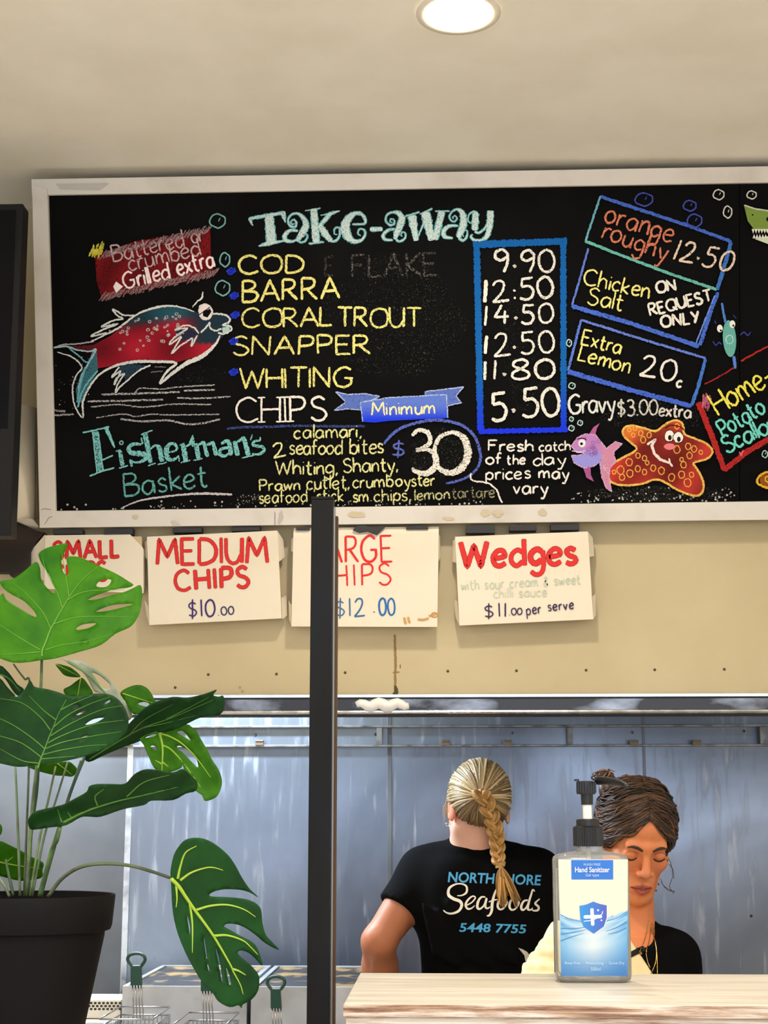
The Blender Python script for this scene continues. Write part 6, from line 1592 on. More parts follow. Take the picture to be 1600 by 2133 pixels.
def rotm(yaw, pitch, roll=0):
    return np.array(Matrix.Rotation(R(yaw), 3, 'Z') @ Matrix.Rotation(R(pitch), 3, 'X') @ Matrix.Rotation(R(roll), 3, 'Y'))
def head(S, M, o, q=1.0):
    M = M * 1.0; S0 = S
    P = lambda x, y, z: o + (M @ V3(x, y, z)) * q
    class S:
        ell = staticmethod(lambda c, r, M=None, k=.02, mode='u': S0.ell(c, [v * q for v in r], M, k, mode))
        cap = staticmethod(lambda a, b, ra, rb=None, k=.02, mode='u': S0.cap(a, b, ra * q, (ra if rb is None else rb) * q, k, mode))
    S.ell(P(0, .012, .035), (.071, .090, .086), M, .01)
    S.ell(P(0, -.030, -.028), (.055, .058, .080), M, .03)
    S.ell(P(0, -.032, .048), (.058, .057, .050), M, .02)
    for s in (-1, 1):
        S.cap(P(s * .049, .0, -.046), P(s * .017, -.066, -.097), .016, .014, .025)
        S.ell(P(s * .035, -.060, -.020), (.023, .022, .022), M, .02)
    S.ell(P(0, -.079, -.100), (.017, .014, .014), M, .015)
    S.cap(P(-.034, -.081, .023), P(0, -.086, .021), .011, .010, .012); S.cap(P(.034, -.081, .023), P(0, -.086, .021), .011, .010, .012)
    for s in (-1, 1): S.ell(P(s * .031, -.100, .003), (.018, .014, .012), M, .010, 's')
    S.cap(P(0, -.087, .016), P(0, -.106, -.024), .0075, .0095, .010)
    S.ell(P(0, -.109, -.029), (.0098, .0095, .0085), M, .006)
    for s in (-1, 1): S.ell(P(s * .0122, -.099, -.0325), (.0075, .010, .0068), M, .005); S.ell(P(s * .006, -.107, -.0395), (.0032, .0045, .003), M, .003, 's')
    S.ell(P(0, -.079, -.064), (.030, .018, .025), M, .012)
    for s in (-1, 1):
        S.cap(P(s * .023, -.0865, -.0672), P(s * .006, -.0968, -.0615), .0035, .0052, .004)
        S.cap(P(s * .019, -.0885, -.0735), P(0, -.0962, -.0765), .0040, .0066, .004)
        S.ell(P(s * .031, -.0775, .003), (.0146, .0135, .0128), M, .003)
    S.cap(P(-.024, -.0935, -.0692), P(.024, -.0935, -.0692), .0016, .0016, .002, 's')
    for s in (-1, 1):
        S.ell(P(s * .073, .014, -.002), (.008, .020, .031), M @ np.array(Matrix.Rotation(R(s * 22), 3, 'Z')), .006)
        S.ell(P(s * .0825, .008, .000), (.006, .011, .019), M, .004, 's')
def hand(S, w, d, n, side, r=1.0):
    """w wrist, d finger direction, n back-of-hand normal; five fingers loosely curled"""
    d = d / np.linalg.norm(d); n = n - d * n.dot(d); n /= np.linalg.norm(n); t = np.cross(d, n) * side
    S.cap(w, w + d * .03, .022, .024, .012)
    for k, off in enumerate((-.026, -.009, .009, .026)):
        S.cap(w + d * .01 + t * off * .6, w + d * .085 + t * off, .012, .0105, .012)
        L = (.072, .080, .074, .058)[k]
        a = w + d * .088 + t * off; b = a + (d * .9 - n * .42) * L * .45; c = b + (d * .55 - n * .8) * L * .33; e = c + (d * .2 - n) * L * .25
        S.cap(a, b, .0088, .0082, .004); S.cap(b, c, .0082, .0076, .003); S.cap(c, e, .0076, .0066, .003)
    a = w + d * .03 - t * .024; b = a - t * .022 + d * .03 - n * .012; c = b - t * .006 + d * .03 - n * .012
    S.cap(w + d * .012 - t * .01, a, .014, .013, .01); S.cap(a, b, .0125, .0105, .006); S.cap(b, c, .0102, .0085, .004)
pv = lambda x, y, Y: np.array(U(x, y, Y))

SK = attr_mat('skin', .5, spec=.4, sss=.12)
M_tee = mat('black_cotton', (7, 7, 8), .9, spec=.08, bump=(300, .2, .0006))
M_trou = mat('dark_trousers', (26, 27, 32), .85)
M_shoe = mat('black_shoes', (18, 18, 18), .5)
M_cr = mat('cream_fleece', (236, 220, 174), .9, noise=((224, 206, 156), 20, 4, .4, .7), bump=(140, .35, .002))
HAIR = attr_mat('hair', .42, spec=.45)

def legs(S, hx, hy, zh, grow=0):
    for s in (-1, 1):
        S.cap((hx + s * .085, hy, zh), (hx + s * .10, hy - .01, .48), .078 + grow, .054 + grow, .04)
        S.cap((hx + s * .10, hy - .01, .48), (hx + s * .105, hy + .01, .09), .053 + grow, .034 + grow, .03)

def hair_tube(mb, P, r, c, n=5):
    L = len(P); mb.tube(P, [r * (.35 + .65 * math.sin(math.pi * min(1, max(0, (i + .6) / L))) ** .5) for i in range(L)], n, c=c)
def shade(c, r_, v=.16):
    f = 1 + r_.uniform(-v, v); return tuple(min(255, max(0, q * f)) for q in c)
def slerp(a, b, t):
    w = math.acos(max(-1, min(1, float(a.dot(b))))); 
    return (a * math.sin((1 - t) * w) + b * math.sin(t * w)) / math.sin(w) if w > 1e-4 else a

# ------------------------------------------------------------------ PERSON A: seen from behind, blonde plait
YA = 3.75
zA = lambda py: U(1000, py, YA).z
xA = lambda px, py=1800: U(px, py, YA).x
kA = 1 / 870.0
hA = pv(996, 1690, 3.705)
MA = rotm(195, 12, -3)
pa_ = thing('person', (xA(998), YA, 0), 'person with a blonde plait seen from behind in a black printed T-shirt, left arm bent', 'person')
shL, elL, wrL = pv(884, 1818, YA), pv(789, 1962, 3.70), pv(797, 2105, 3.86)
shR, elR, wrR = pv(1118, 1822, YA), pv(1172, 1975, 3.86), pv(1120, 2080, 4.02)
nkA, ntA = pv(982, 1790, 3.745), pv(988, 1715, 3.712)
secA = [(zA(py), xA(cx, py), YA, hw * kA, d) for (py, cx, hw, d) in ((1775, 992, 62, .062), (1800, 997, 100, .085), (1850, 1003, 124, .102), (1920, 1005, 130, .106), (1990, 1000, 118, .094), (2045, 994, 112, .090), (2130, 990, 128, .105), (2220, 990, 140, .115), (2270, 990, 128, .10))]
def coreA(S, g):
    S.loft([(z, cx, cy, hw + g, d + g) for z, cx, cy, hw, d in secA], .03)
    S.cap(nkA + V3(-.02, 0, .01), shL, .042 + g, .050 + g, .05); S.cap(nkA + V3(.02, 0, .01), shR, .042 + g, .050 + g, .05)
    for s in (-1, 1): S.ell((xA(1000) + s * .07, YA - .055, zA(1860)), (.065, .045 + g, .085), None, .04)
xs = axis(-.32, .62, hA[0] - .11, hA[0] + .11, .004, .009); ys = axis(3.50, 4.26, 3.58, 3.84, .004, .009); zs = axis(-.005, 1.70, 1.34, 1.70, .004, .010)
S = Sdf(xs, ys, zs)
coreA(S, -.006)
for sh, el, wr in ((shL, elL, wrL), (shR, elR, wrR)):
    S.cap(sh, el, .050, .039, .03); S.cap(el, el + (wr - el) * .35, .039, .0405, .015); S.cap(el + (wr - el) * .35, wr, .0405, .026, .02)
    S.ell(el + V3(-.004, -.012, .004), (.026, .024, .026), None, .02)
hand(S, wrL, V3(.1, .5, -.75), V3(-.6, .5, .4), 1); hand(S, wrR, V3(-.5, .7, -.25), V3(.2, .2, 1), -1)
S.cap(nkA, ntA, .045, .042, .03)
head(S, MA, hA, .93)
legs(S, xA(990), YA, zA(2240))
for s in (-1, 1): S.ell((xA(990) + s * .105, YA + .045, .045), (.042, .11, .04), None, .03)
def colA(V):
    n = len(V); c = np.tile(np.array([172, 106, 74, 1.0]), (n, 1))
    nk = (V[:, 2] > 1.40); c[nk] = (218, 168, 146, 1)
    ear = np.linalg.norm(V - (hA + MA @ V3(.078, .012, -.005)), axis=1) < .03; c[ear] = (222, 138, 110, 1)
    return [tuple(q) for q in c]
bodyA = sdf_obj(S, 'body', SK, pa_, colA)
S = Sdf(axis(-.30, .62, 9, 9, .006, .006), axis(3.50, 4.05, 9, 9, .006, .006), axis(.80, 1.56, 9, 9, .006, .006))
coreA(S, .004)
dL = (elL - shL); dL /= np.linalg.norm(dL); dR = (elR - shR); dR /= np.linalg.norm(dR)
S.cap(shL, elL, .057, .058, .035, cut=(pv(833, 1901, YA), dL + V3(.12, 0, .12))); S.cap(shR, elR, .057, .058, .035, cut=(shR + (elR - shR) * .58, dR))
S.cap(nkA, nkA + (ntA - nkA) * .5, .052, .050, .02)
for k in range(9):        # soft folds
    a = pv(880 + 14 * k, 1880 + 13 * (k % 4), YA - .115); b_ = pv(905 + 22 * k, 1990 + 9 * (k % 3), YA - .10)
    S.cap(a, b_, .004, .006, .02)
S.plane((0, 3.73, zA(1744)), V3(-.06, .55, 1), .003); S.plane((0, 0, .86), (0, 0, -1), .003)
teeA = sdf_obj(S, 'tshirt', M_tee, pa_, None, 2)
S = Sdf(axis(.0, .42, 9, 9, .009, .009), axis(3.58, 3.93, 9, 9, .009, .009), axis(.03, 1.0, 9, 9, .01, .01))
S.loft([(z, cx, cy, hw + .006, d + .006) for z, cx, cy, hw, d in secA if z < 1.05], .03); legs(S, xA(990), YA, zA(2240), .012); S.plane((0, 0, .06), (0, 0, -1))
sdf_obj(S, 'trousers', M_trou, pa_)
for s in (-1, 1):
    b = MB(); b.lathe(0, 0, [(.001, 0), (.05, 0), (.052, .02), (.046, .05), (.03, .08), (.001, .085)], 20, sy=2.35)
    b.v = [Vector((xA(990) + s * .105 + v.x, YA + .045 + v.y, v.z)) for v in b.v]; b.build('shoe', M_shoe, pa_, smooth=True)
# collar rib
b = MB(); dg = bpy.context.evaluated_depsgraph_get()
b.tube([(nkA[0] + .0535 * math.cos(a) + .004, 3.735 + .050 * math.sin(a), zA(1746) + .024 * math.sin(a) * .9 - .003) for a in [2 * math.pi * k / 40 for k in range(41)]], .0042, 8)
b.build('collar', M_tee, pa_, smooth=True)

def bvh(*obs):
    V = []; F = []
    for o in obs:
        off = wloc(o); n = len(V); V += [v.co + off for v in o.data.vertices]; F += [tuple(i + n for i in p.vertices) for p in o.data.polygons]
    return BVHTree.FromPolygons(V, F)
treeA = bvh(teeA)
def onA(x, y, l=.0012):
    d_ = ray(x, y).normalized(); h = treeA.ray_cast(CAM, d_)
    if h[0] is None: return U(x, y, YA - .1)
    return h[0] + h[1] * (l if h[1].dot(d_) < 0 else -l)
# printed back
M_wpr = mat('white_shirt_print', (236, 228, 214), .7)
font_text('shirt_lettering', 'NORTH SHORE', 933, 1127, 816, 838, lambda x, y: onA(x, y + 1000), M_bluepr, pa_, shear=.12, offset=.022, curve=True, slope=.035)
font_text('shirt_lettering', '5448 7755', 957, 1096, 922, 941, lambda x, y: onA(x, y + 1000), M_bluepr, pa_, shear=.12, offset=.022, curve=True, slope=.025)
ink = Ink(lambda x, y, l: onA(x, y, .0012 + l), wob=0, step=2, lift0=0, dl=.00002)
CS = cv(900, 1560, 5.927)
for P, w in (([(310, 1812), (370, 1808), (425, 1770), (425, 1700), (370, 1668), (290, 1672), (215, 1720), (205, 1800), (260, 1850), (340, 1880), (365, 1930), (330, 2000), (250, 2030), (180, 2020), (140, 1990)], [10, 18, 26, 24, 18, 20, 30, 36, 40, 40, 36, 30, 26, 20, 12]),
             ([(430, 1930), (500, 1890), (535, 1840), (500, 1820), (440, 1870), (415, 1930), (440, 1975), (490, 1965), (530, 1930)], [16, 16, 16, 18, 26, 30, 26, 18, 10]),
             ([(660, 1830), (610, 1830), (570, 1880), (560, 1950), (590, 1975), (640, 1930), (675, 1840)], [18, 22, 28, 30, 24, 20, 24]), ([(675, 1840), (655, 1940), (680, 1970), (720, 1950)], [28, 28, 22, 12]),
             ([(835, 1740), (800, 1735), (770, 1800), (745, 1900), (735, 2000), (705, 2055), (675, 2060)], [16, 22, 28, 34, 32, 26, 12]), ([(700, 1890), (760, 1868), (810, 1858)], [12, 18, 14]),
             ([(880, 1830), (830, 1870), (812, 1940), (840, 1980), (890, 1960), (925, 1890), (900, 1840), (880, 1830)], [22, 28, 30, 24, 22, 26, 24, 22]),
             ([(1020, 1840), (975, 1870), (955, 1940), (980, 1985), (1030, 1970), (1070, 1900), (1050, 1850), (1020, 1840)], [22, 28, 30, 24, 22, 26, 24, 22]),
             ([(1180, 1865), (1130, 1880), (1100, 1940), (1110, 1985), (1150, 1970), (1190, 1900)], [20, 24, 30, 28, 20, 20]), ([(1265, 1760), (1240, 1740), (1220, 1800), (1190, 1900), (1180, 1975), (1215, 1985), (1240, 1960)], [14, 20, 24, 28, 28, 18, 12]),
             ([(1325, 1850), (1290, 1880), (1270, 1910), (1310, 1950), (1300, 1990), (1250, 1995), (1225, 1980)], [14, 20, 26, 28, 26, 20, 10])):
    ink.stroke(CS(*P), [q / 5.927 for q in w], (236, 228, 214), True, 1, sub=5)
ink.build('shirt_script', attr_mat('shirt_ink', .7), pa_, 'white printed script'); ink = Ink(lambda x, y, l: onA(x, y, .0012 + l), wob=0, step=2, lift0=0, dl=.00002)
ink.fill([(1079, 1974), (1088, 1977), (1097, 1982), (1102, 1988), (1098, 2004), (1094, 2002), (1092, 1990)], (214, 208, 200), 1)
ink.build('shirt_mark', attr_mat('shirt_ink', .7), pa_, 'small white printed mark')

# hair A
rh = random.Random(11)
cA = hA + MA @ V3(0, .012, .032); RAx = V3(.071, .091, .086)
camdir = (np.array(CAM) - cA); camdir /= np.linalg.norm(camdir)
gd = pv(1001, 1660, 3.62) - cA; gd /= np.linalg.norm(gd)
upv = V3(0, 0, 1) - gd * gd[2]; upv /= np.linalg.norm(upv); rtv = np.cross(upv, gd) * 1.0
if rtv[0] < 0: rtv = -rtv
def surfA(dv, s=1.0):
    l = MA.T @ dv; r_ = 1 / math.sqrt(((l / RAx) ** 2).sum()); return cA + dv * r_ * s
def extA(phi):           # how far the hair reaches from the gathering point (deg); phi 0 = up, 90 = right
    pts = [(0, 118), (45, 118), (90, 112), (120, 84), (150, 60), (180, 46), (215, 50), (240, 66), (262, 90), (285, 108), (315, 116), (360, 118)]
    return np.interp(phi % 360, [p[0] for p in pts], [p[1] for p in pts])
def dirA(phi, ang):
    a = R(phi); e = upv * math.cos(a) + rtv * math.sin(a); return gd * math.cos(R(ang)) + e * math.sin(R(ang))
b = MB(); NP, NT = 72, 18; vs = []; cs = []
for i in range(NP):
    for j in range(NT + 1):
        t = j / NT; vs.append(surfA(dirA(i * 360 / NP, extA(i * 360 / NP) * t + .5), 1.0 - .045 * max(0, t - .8) / .2)); cs.append((96, 76, 50, 1))
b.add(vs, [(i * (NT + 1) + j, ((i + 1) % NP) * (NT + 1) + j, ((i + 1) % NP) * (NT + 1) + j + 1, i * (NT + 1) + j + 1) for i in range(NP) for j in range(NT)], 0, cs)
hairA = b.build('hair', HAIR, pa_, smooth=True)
b = MB()
for q in range(620):
    phi = rh.uniform(0, 360); ex = extA(phi) * (1 if q % 3 else rh.uniform(.5, 1)) + rh.uniform(-3, 2)
    sc = 1.0 + rh.uniform(.0, .045); bend = rh.uniform(-7, 7)
    P = []
    for k in range(11):
        t = k / 10; a = ex * (1 - t) + 2.0
        P.append(surfA(dirA(phi + bend * math.sin(math.pi * t) + (10 * t if phi > 180 else -6 * t), a), sc + .012 * math.sin(math.pi * t)))
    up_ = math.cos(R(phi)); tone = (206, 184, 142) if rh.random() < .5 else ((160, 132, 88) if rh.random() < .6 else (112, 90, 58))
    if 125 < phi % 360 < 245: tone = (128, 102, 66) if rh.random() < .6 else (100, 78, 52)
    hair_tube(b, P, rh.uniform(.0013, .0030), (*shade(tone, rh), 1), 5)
for q in range(16):   # wisps
    p = pv(934 + rh.uniform(-4, 6), rh.uniform(1660, 1690), 3.70); e = p + V3(rh.uniform(-.016, .004), 0, -rh.uniform(.02, .05)); b.tube([p, (p + e) / 2 + V3(-.004, 0, .003), e], .0005, 4, c=(206, 186, 150, 1))
for q in range(8):
    p = pv(1052 + rh.uniform(-3, 4), rh.uniform(1655, 1690), 3.70); e = p + V3(rh.uniform(.0, .018), 0, -rh.uniform(.01, .035)); b.tube([p, (p + e) / 2, e], .0005, 4, c=(176, 150, 110, 1))
b.build('strands', HAIR, hairA, smooth=True)
# plait
cl = crom([(1003, 1648), (1012, 1672), (1021, 1695), (1028, 1716), (1033, 1737), (1036, 1756), (1037, 1774), (1038, 1790), (1042, 1804)], 14)
def plait_c(u):
    i = u * (len(cl) - 1); k = int(min(i, len(cl) - 2)); q = cl[k] + (cl[k + 1] - cl[k]) * (i - k)
    x, y = q
    dd = ray(x, y).normalized(); h = treeA.ray_cast(CAM, dd)
    ys_ = min(3.655, (h[0].y - .024) if h[0] is not None else 3.655)
    return x, y, min(ys_, 3.600 + .055 * min(1, u * 1.8))
b = MB(); N = 90
for sN in range(3):
    for sub in range(9):
        P = []; rr_ = []
        sx_, sy_ = math.cos(sub * 2.4) * (.5 if sub else 0), math.sin(sub * 2.4) * (.5 if sub else 0)
        for i in range(N + 1):
            u = i / N; x, y, Yq = plait_c(u)
            a = u * 2 * math.pi * 2.3 + sN * 2 * math.pi / 3
            W = (13.5 - 5.0 * u) * (1 if u < .94 else 1 - (u - .94) * 8); D = .0085 * (1 - .35 * u)
            x2 = x + W * math.sin(a); d2 = D * math.sin(2 * a)
            sr = (8.6 - 2.8 * u)
            P.append(U(x2 + sx_ * sr, y + sy_ * sr * .4, Yq + d2 + sy_ * sr * kA)); rr_.append((sr * .62 if sub else sr * .8) * kA * (1 if u < .95 else .7))
        tone = ((196, 154, 92), (170, 124, 66), (150, 108, 56), (206, 170, 112))[rh.randrange(4)]
        b.tube(P, rr_, 7, c=(*shade(tone, rh, .1), 1))
b.build('plait', HAIR, hairA, smooth=True)
b = MB(); x, y, Yq = plait_c(.985); c0 = U(x, y, Yq)
for k in range(3): b.tube([(c0.x + .0085 * math.cos(a), c0.y + .0085 * math.sin(a), c0.z + .003 * k - .003 + .002 * math.cos(a)) for a in [2 * math.pi * q / 20 for q in range(21)]], .0022, 6, c=(186, 146, 90, 1))
b.build('hair_tie', HAIR, hairA, smooth=True)
b = MB()
for q in range(70):
    t = rh.random(); ex_ = 1036 + t * 48; ey_ = 1848 + 44 * math.sin(math.pi * min(1, max(0, 1 - abs(t - .55) * 1.5))) * rh.uniform(.7, 1.05) - (6 if t > .85 else 0)
    mx_ = 1043 + (ex_ - 1048) * .45 + rh.uniform(-4, 4)
    P = [U(q_[0], q_[1], Yq - .004 + .012 * math.sin(q * 1.7) * .5) for q_ in crom([(1043, 1802), (mx_, 1828), (ex_ + rh.uniform(-3, 3), ey_)], 5)]
    hair_tube(b, P, rh.uniform(.0012, .0024), (*shade(((184, 138, 76), (150, 104, 50), (206, 162, 98))[q % 3], rh), 1), 5)
b.build('plait_end', HAIR, hairA, smooth=True)
b = MB(); p = hA + MA @ V3(.076, .004, -.036); b.tube([p + V3(.004 * math.cos(a), 0, .004 * math.sin(a)) for a in [2 * math.pi * k / 12 for k in range(13)]], .0009, 5)
b.build('earring', mat('silver', (220, 220, 222), .2, 1.0), pa_)

# ------------------------------------------------------------------ PERSON B: facing the room, looking down
YBp = 3.43; kB = 1 / 955.0
hB = V3(.4135, 3.42, 1.4530); MBt = rotm(8, 26, 3)
LB = lambda x, y, z: hB + MBt @ V3(x, y, z)
pbn = thing('person', (U(1310, 2000, YBp).x, YBp, 0), 'person with dark tied-back hair looking down behind the sanitizer bottle', 'person')
zB = lambda py: U(1300, py, YBp).z
xB = lambda px, py=1950: U(px, py, YBp).x
shL2, elL2, wrL2 = pv(1202, 1968, YBp), pv(1134, 2052, 3.38), pv(1190, 2150, 3.20)
shR2, elR2, wrR2 = pv(1404, 1992, YBp + .01), pv(1424, 2140, 3.44), pv(1350, 2190, 3.26)
nk2, nt2 = pv(1318, 1965, 3.45), pv(1322, 1880, 3.445)
secB = [(zB(py), xB(cx, py), YBp + .005, hw * kB, d) for (py, cx, hw, d) in ((1950, 1312, 60, .06), (1975, 1306, 96, .082), (2030, 1302, 124, .105), (2100, 1300, 126, .112), (2170, 1300, 112, .095), (2260, 1300, 122, .10), (2340, 1300, 146, .118), (2390, 1300, 134, .105))]
def coreB(S, g):
    S.loft([(z, cx, cy, hw + g, d + g) for z, cx, cy, hw, d in secB], .03)
    S.cap(nk2 + V3(-.01, .01, -.005), shL2, .040 + g, .050 + g, .05); S.cap(nk2 + V3(.01, .01, -.005), shR2, .040 + g, .046 + g, .05)
S = Sdf(axis(.10, .66, .28, .55, .0028, .008), axis(3.0, 3.62, 3.28, 3.54, .0028, .008), axis(-.005, 1.63, 1.29, 1.63, .0028, .010))
coreB(S, -.008)
for sh, el, wr in ((shL2, elL2, wrL2), (shR2, elR2, wrR2)):
    S.cap(sh, el, .044, .036, .03); S.cap(el, el + (wr - el) * .35, .036, .037, .015); S.cap(el + (wr - el) * .35, wr, .037, .025, .02)
hand(S, wrL2, V3(.6, -.6, -.1), V3(0, .2, 1), 1); hand(S, wrR2, V3(-.6, -.6, -.1), V3(0, .2, 1), -1)
S.cap(nk2, nt2, .044, .042, .03)
head(S, MBt, hB)
legs(S, xB(1300), YBp, zB(2370))
for s in (-1, 1): S.ell((xB(1300) + s * .105, YBp - .045, .045), (.042, .11, .04), None, .03)
def colB(V):
    n = len(V); c = np.tile(np.array([216, 132, 84, 1.0]), (n, 1))
    q = (V - hB) @ MBt
    x, y, z = q[:, 0], q[:, 1], q[:, 2]
    def blend(m, col, a=1.0):
        m = np.clip(m, 0, 1)[:, None] * a; c[:, :3] = c[:, :3] * (1 - m) + np.array(col) * m
    front = y < -.045
    blend(np.where(front, 1 - ((np.abs(x) - .036) / .022) ** 2 - ((z + .024) / .022) ** 2, 0), (204, 118, 88), .45)
    blend(np.where(front, 1.2 - (x / .014) ** 2 - ((z + .028) / .014) ** 2, 0), (206, 130, 100), .45)
    zl = -.0692 - .0 * x
    up_ = (z > zl) & (z < zl + .0115 * np.clip(1 - (np.abs(x) / .025) ** 1.8, 0, 1))
    lo_ = (z <= zl) & (z > zl - .0135 * np.clip(1 - (np.abs(x) / .023) ** 2, 0, 1))
    blend(np.where(front & (up_ | lo_) & (np.abs(x) < .025), 1.0, 0), (164, 76, 68), .85)
    blend(np.where(front & (np.abs(z - zl) < .0014) & (np.abs(x) < .024), 1.0, 0), (96, 44, 40), .9)
    return [tuple(v) for v in c]
bodyB = sdf_obj(S, 'body', SK, pbn, colB, 1)
treeH = bvh(bodyB)
S = Sdf(axis(.12, .66, 9, 9, .006, .006), axis(3.22, 3.64, 9, 9, .006, .006), axis(.78, 1.42, 9, 9, .005, .005))
coreB(S, .002)
for sh, el in ((shL2, elL2), (shR2, elR2)): S.cap(sh, el, .050, .053, .03, cut=(sh + (el - sh) * .46, el - sh))
S.cap(nk2, nk2 + (nt2 - nk2) * .35, .050, .048, .02)
S.ell(pv(1331, 1918, 3.375), (.046, .075, .056), None, .004, 's')
S.plane((0, 3.5, zB(1908)), (0, .3, 1)); S.plane((0, 0, .84), (0, 0, -1))
teeB = sdf_obj(S, 'tshirt', M_tee, pbn)
S = Sdf(axis(.16, .62, 9, 9, .009, .009), axis(3.26, 3.62, 9, 9, .009, .009), axis(.03, 1.0, 9, 9, .01, .01))
S.loft([(z, cx, cy, hw + .005, d + .005) for z, cx, cy, hw, d in secB if z < 1.02], .03); legs(S, xB(1300), YBp, zB(2370), .012); S.plane((0, 0, .06), (0, 0, -1))
sdf_obj(S, 'trousers', M_trou, pbn)
for s in (-1, 1):
    b = MB(); b.lathe(0, 0, [(.001, 0), (.05, 0), (.052, .02), (.046, .05), (.03, .08), (.001, .085)], 20, sy=2.35)
    b.v = [Vector((xB(1300) + s * .105 + v.x, YBp - .045 + v.y, v.z)) for v in b.v]; b.build('shoe', M_shoe, pbn, smooth=True)
# cream garment over one shoulder
S = Sdf(axis(.08, .52, 9, 9, .005, .005), axis(3.12, 3.64, 9, 9, .006, .006), axis(.92, 1.42, 9, 9, .005, .005))
coreB(S, .013)
S.cap(shL2, elL2, .061, .049, .035); S.cap(elL2, wrL2, .049, .040, .02, cut=(elL2 + (wrL2 - elL2) * .8, wrL2 - elL2))
ax_ = (elL2 - shL2) / np.linalg.norm(elL2 - shL2)
m0 = shL2 + (elL2 - shL2) * .44
s1 = np.cross(ax_, V3(0, 1, 0)); s1 /= np.linalg.norm(s1); s2 = np.cross(ax_, s1)
for off, rr_ in ((-.03, .008), (.0, .013), (.026, .012), (.056, .010)):
    cpt = m0 + ax_ * off; Q = [cpt + (s1 * math.cos(t) + s2 * math.sin(t)) * .052 + ax_ * .012 * math.sin(t * 2 + off * 40) for t in np.linspace(0, 2 * math.pi, 15)]
    for p, q in zip(Q[:-1], Q[1:]): S.cap(p, q, rr_, rr_, .004)
pA_, pB_ = pv(1311, 1950, 3.34), pv(1361, 2030, 3.33)
dl_ = pB_ - pA_; nrm = V3(-dl_[2], 0, dl_[0]); nrm = nrm if nrm[0] > 0 else -nrm
S.plane(pA_, nrm, .004); S.plane((0, 3.46, zB(1921)), (0, .1, 1)); S.plane((0, 0, .95), (0, 0, -1))
crm = sdf_obj(S, 'cream_wrap', M_cr, pbn)
treeB = bvh(teeB, crm, bodyB)
def onB(x, y, l=.001):
    dd = ray(x, y).normalized(); h = treeB.ray_cast(CAM, dd)
    if h[0] is None: return U(x, y, YBp - .1)
    return h[0] + h[1] * (l if h[1].dot(dd) < 0 else -l)
i_ = Ink(lambda x, y, l: onB(x, y, .002), wob=0, step=3)
i_.stroke([(1290, 1999), (1312, 1990), (1328, 1982), (1342, 1975)], 11, (14, 14, 16), den=1)
ob = i_.build('strap', attr_mat('shirt_ink', .7), pbn); ob.modifiers.new('thickness', 'SOLIDIFY').thickness = .002
M_gold = mat('gold', (214, 176, 96), .25, 1.0)
for P in ([(1352, 1918), (1345, 1950), (1336, 1975), (1332, 1984)], [(1357, 1922), (1352, 1960), (1346, 1984), (1349, 2004), (1354, 2016)], [(1359, 1926), (1364, 1955), (1368, 1990), (1369, 2030)], [(1356, 1935), (1366, 1965), (1366, 2000), (1358, 2024), (1352, 2034)]):
    b = MB(); Q = resample(crom(P, 5), 3); b.tube([onB(q[0], q[1], .0016) for q in Q], .0009, 5); 
    b.build('necklace', M_gold, pbn, smooth=True)
b = MB(); p = onB(1332, 1986, .003); b.lathe(p.x, p.y, [(.0004, p.z - .004), (.003, p.z - .003), (.003, p.z), (.0004, p.z + .002)], 10); p = onB(1346, 1984, .003); b.lathe(p.x, p.y, [(.0004, p.z - .003), (.0025, p.z), (.0004, p.z + .002)], 10); b.build('pendant', M_gold, pbn)
# brows, lashes, earring
M_brow = mat('dark_brow', (48, 30, 22), .7)
def onface(x, z, l=.0):
    o_ = LB(x, -.25, z); dd = MBt @ V3(0, 1, 0); h = treeH.ray_cast(Vector(o_), Vector(dd)); return Vector(h[0]) - Vector(dd) * l if h[0] is not None else Vector(LB(x, -.09, z))
for s in (-1, 1):
    b = MB(); Q = crom([(s * .011, .0185), (s * .022, .0235), (s * .034, .0252), (s * .042, .0220)], 5)
    b.tube([onface(q[0], q[1], .0002) for q in Q], [.0016 + .0018 * math.sin(math.pi * min(1, i / (len(Q) - 1) + .12)) for i in range(len(Q))], 6); b.build('eyebrow', M_brow, pbn, smooth=True)
    b = MB(); Q = crom([(s * .0185, -.0035), (s * .025, -.0075), (s * .032, -.0085), (s * .038, -.0062), (s * .0425, -.003)], 5)
    b.tube([onface(q[0], q[1], .0004) for q in Q], [.0012 + .0012 * i / len(Q) for i in range(len(Q))], 6); b.build('eyelashes', mat('lash', (24, 16, 14), .6), pbn, smooth=True)
    b = MB(); Q = crom([(s * .018, .006), (s * .025, .0105), (s * .033, .0118), (s * .039, .010), (s * .043, .007)], 4)
    b.tube([onface(q[0], q[1], .0) for q in Q], .0006, 5); b.build('eyelid_crease', mat('lid_crease', (120, 72, 54), .6), pbn, smooth=True)
for (px, py) in ((1372, 1842), (1367, 1855)):
    b = MB(); p = pv(px, py, 3.40); b.lathe(p[0], p[1], [(.0003, p[2] - .0025), (.0026, p[2]), (.0003, p[2] + .0025)], 10); b.build('earring', mat('red_bead', (120, 40, 40), .3), pbn, smooth=True)
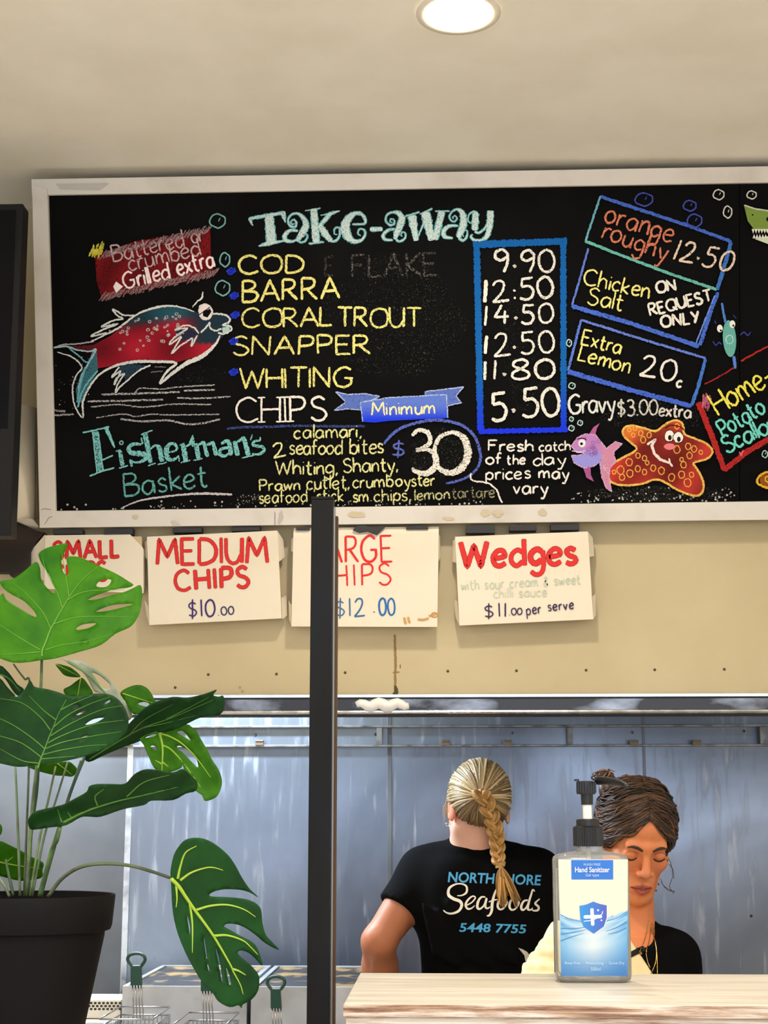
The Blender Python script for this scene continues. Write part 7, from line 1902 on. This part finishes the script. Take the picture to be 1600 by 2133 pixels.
# hair B
rh = random.Random(5)
cH = V3(0, .012, .035); RHx = V3(.0815, .101, .0955)
SetF = [(0, -.080, .082), (.036, -.082, .060), (.064, -.058, .024), (.080, -.016, .004), (.074, .045, .012), (.030, .09, .055), (-.035, .085, .10)]
SetT = [(0, .03, .132), (.03, .035, .130), (.05, .05, .118), (.055, .062, .105), (.040, .072, .10), (.0, .08, .10), (-.040, .082, .106)]
SetN = [(.070, -.05, .012), (.078, -.022, -.010), (.079, .012, -.030), (.066, .055, -.045), (.045, .088, -.02), (.01, .10, .05), (-.030, .088, .10)]
def pathB(u, s, sc, jit=None):
    out = []
    for k in range(7):
        a = V3(*SetF[k])
        a = a + (V3(*SetT[k]) - a) * u if u >= 0 else a + (V3(*SetN[k]) - a) * (-u)
        if s < 0 and k < 6: a = a * V3(-1, 1, 1)
        if s < 0 and k == 6: a = a + V3(-.02, 0, 0)
        if jit is not None and 0 < k < 6: a = a + jit[k]
        dv = a - cH; r_ = 1 / math.sqrt(((dv / RHx) ** 2).sum()); out.append(cH + dv * r_ * sc)
    return [np.array(q) for q in crom(out, 5)]
b = MB()
for s in (-1, 1):
    rows = [pathB(u, s, .985) for u in np.linspace(-1, 1, 22)]; n = len(rows[0])
    b.add([hB + MBt @ q for r_ in rows for q in r_], [(i * n + j, (i + 1) * n + j, (i + 1) * n + j + 1, i * n + j + 1) for i in range(21) for j in range(n - 1)], 0, (44, 30, 22, 1))
hairB = b.build('hair', HAIR, pbn, smooth=True)
b = MB()
for q in range(520):
    s = -1 if q % 2 else 1; u = rh.uniform(-1, 1) if q % 3 else rh.uniform(-.1, .5)
    jit = [V3(rh.gauss(0, .004), rh.gauss(0, .004), rh.gauss(0, .004)) for _ in range(7)]
    P = pathB(u, s, 1.0 + rh.uniform(0, .06), jit); P = [hB + MBt @ (p + V3(.003 * math.sin(i * .55 + (q % 7) * .9), .002 * math.sin(i * .6 + q % 5), .0035 * math.sin(i * .5 + (q % 11) * .6)) * math.sin(math.pi * i / 30)) for i, p in enumerate(P)]
    tone = (58, 38, 26) if rh.random() < .5 else ((92, 62, 38) if rh.random() < .6 else (36, 24, 18))
    hair_tube(b, P, rh.uniform(.0014, .0030), (*shade(tone, rh), 1), 5)
for P in ([(1388, 1700), (1396, 1730), (1398, 1755), (1392, 1776)], [(1384, 1705), (1393, 1735), (1394, 1760), (1388, 1782)], [(1390, 1725), (1400, 1745), (1398, 1765), (1394, 1772)], [(1388, 1740), (1392, 1762), (1384, 1786), (1389, 1792)]):
    for k in range(7): b.tube([pv(x + rh.uniform(-2.5, 2.5), y + rh.uniform(-2, 2), 3.37 + rh.uniform(-.01, .01)) for x, y in crom(P, 4)], .0015, 5, c=(*shade((52, 34, 24), rh), 1))
for P in ([(1392, 1742), (1402, 1740), (1408, 1752), (1404, 1766), (1396, 1771)], [(1390, 1782), (1398, 1800), (1401, 1826), (1395, 1846), (1404, 1862)], [(1376, 1830), (1382, 1844), (1394, 1853), (1406, 1858)], [(1378, 1838), (1386, 1850), (1396, 1856), (1405, 1856)], [(1394, 1800), (1402, 1812), (1404, 1830)]):
    b.tube([pv(x, y, 3.385) for x, y in crom(P, 5)], .0007, 5, c=(66, 46, 34, 1))
b.build('strands', HAIR, hairB, smooth=True)
b = MB(); bc = pv(1259, 1614, 3.47)
for q in range(46):
    n_ = V3(rh.gauss(0, 1), rh.gauss(0, 1), rh.gauss(0, 1)); n_ /= np.linalg.norm(n_); e1 = np.cross(n_, V3(0, 0, 1.01)); e1 /= np.linalg.norm(e1); e2 = np.cross(n_, e1); r_ = rh.uniform(.008, .021); a0 = rh.uniform(0, 6.28); ln = rh.uniform(2.5, 5)
    o_ = bc + V3(rh.uniform(-.006, .006), rh.uniform(-.006, .006), rh.uniform(-.012, .004))
    b.tube([o_ + (e1 * math.cos(a0 + ln * t / 12) * 1.15 + e2 * math.sin(a0 + ln * t / 12)) * r_ * V3(1, 1, .62) for t in range(13)], rh.uniform(.0009, .0019), 5, c=(*shade(((142, 104, 66), (104, 72, 44), (66, 46, 30))[q % 3], rh), 1))
b.tube([bc + V3(0, 0, -.012), bc + V3(.004, .0, -.032), bc + V3(.012, .0, -.048)], [.014, .018, .022], 10, c=(70, 48, 32, 1))
b.build('hair_bun', HAIR, hairB, smooth=True)
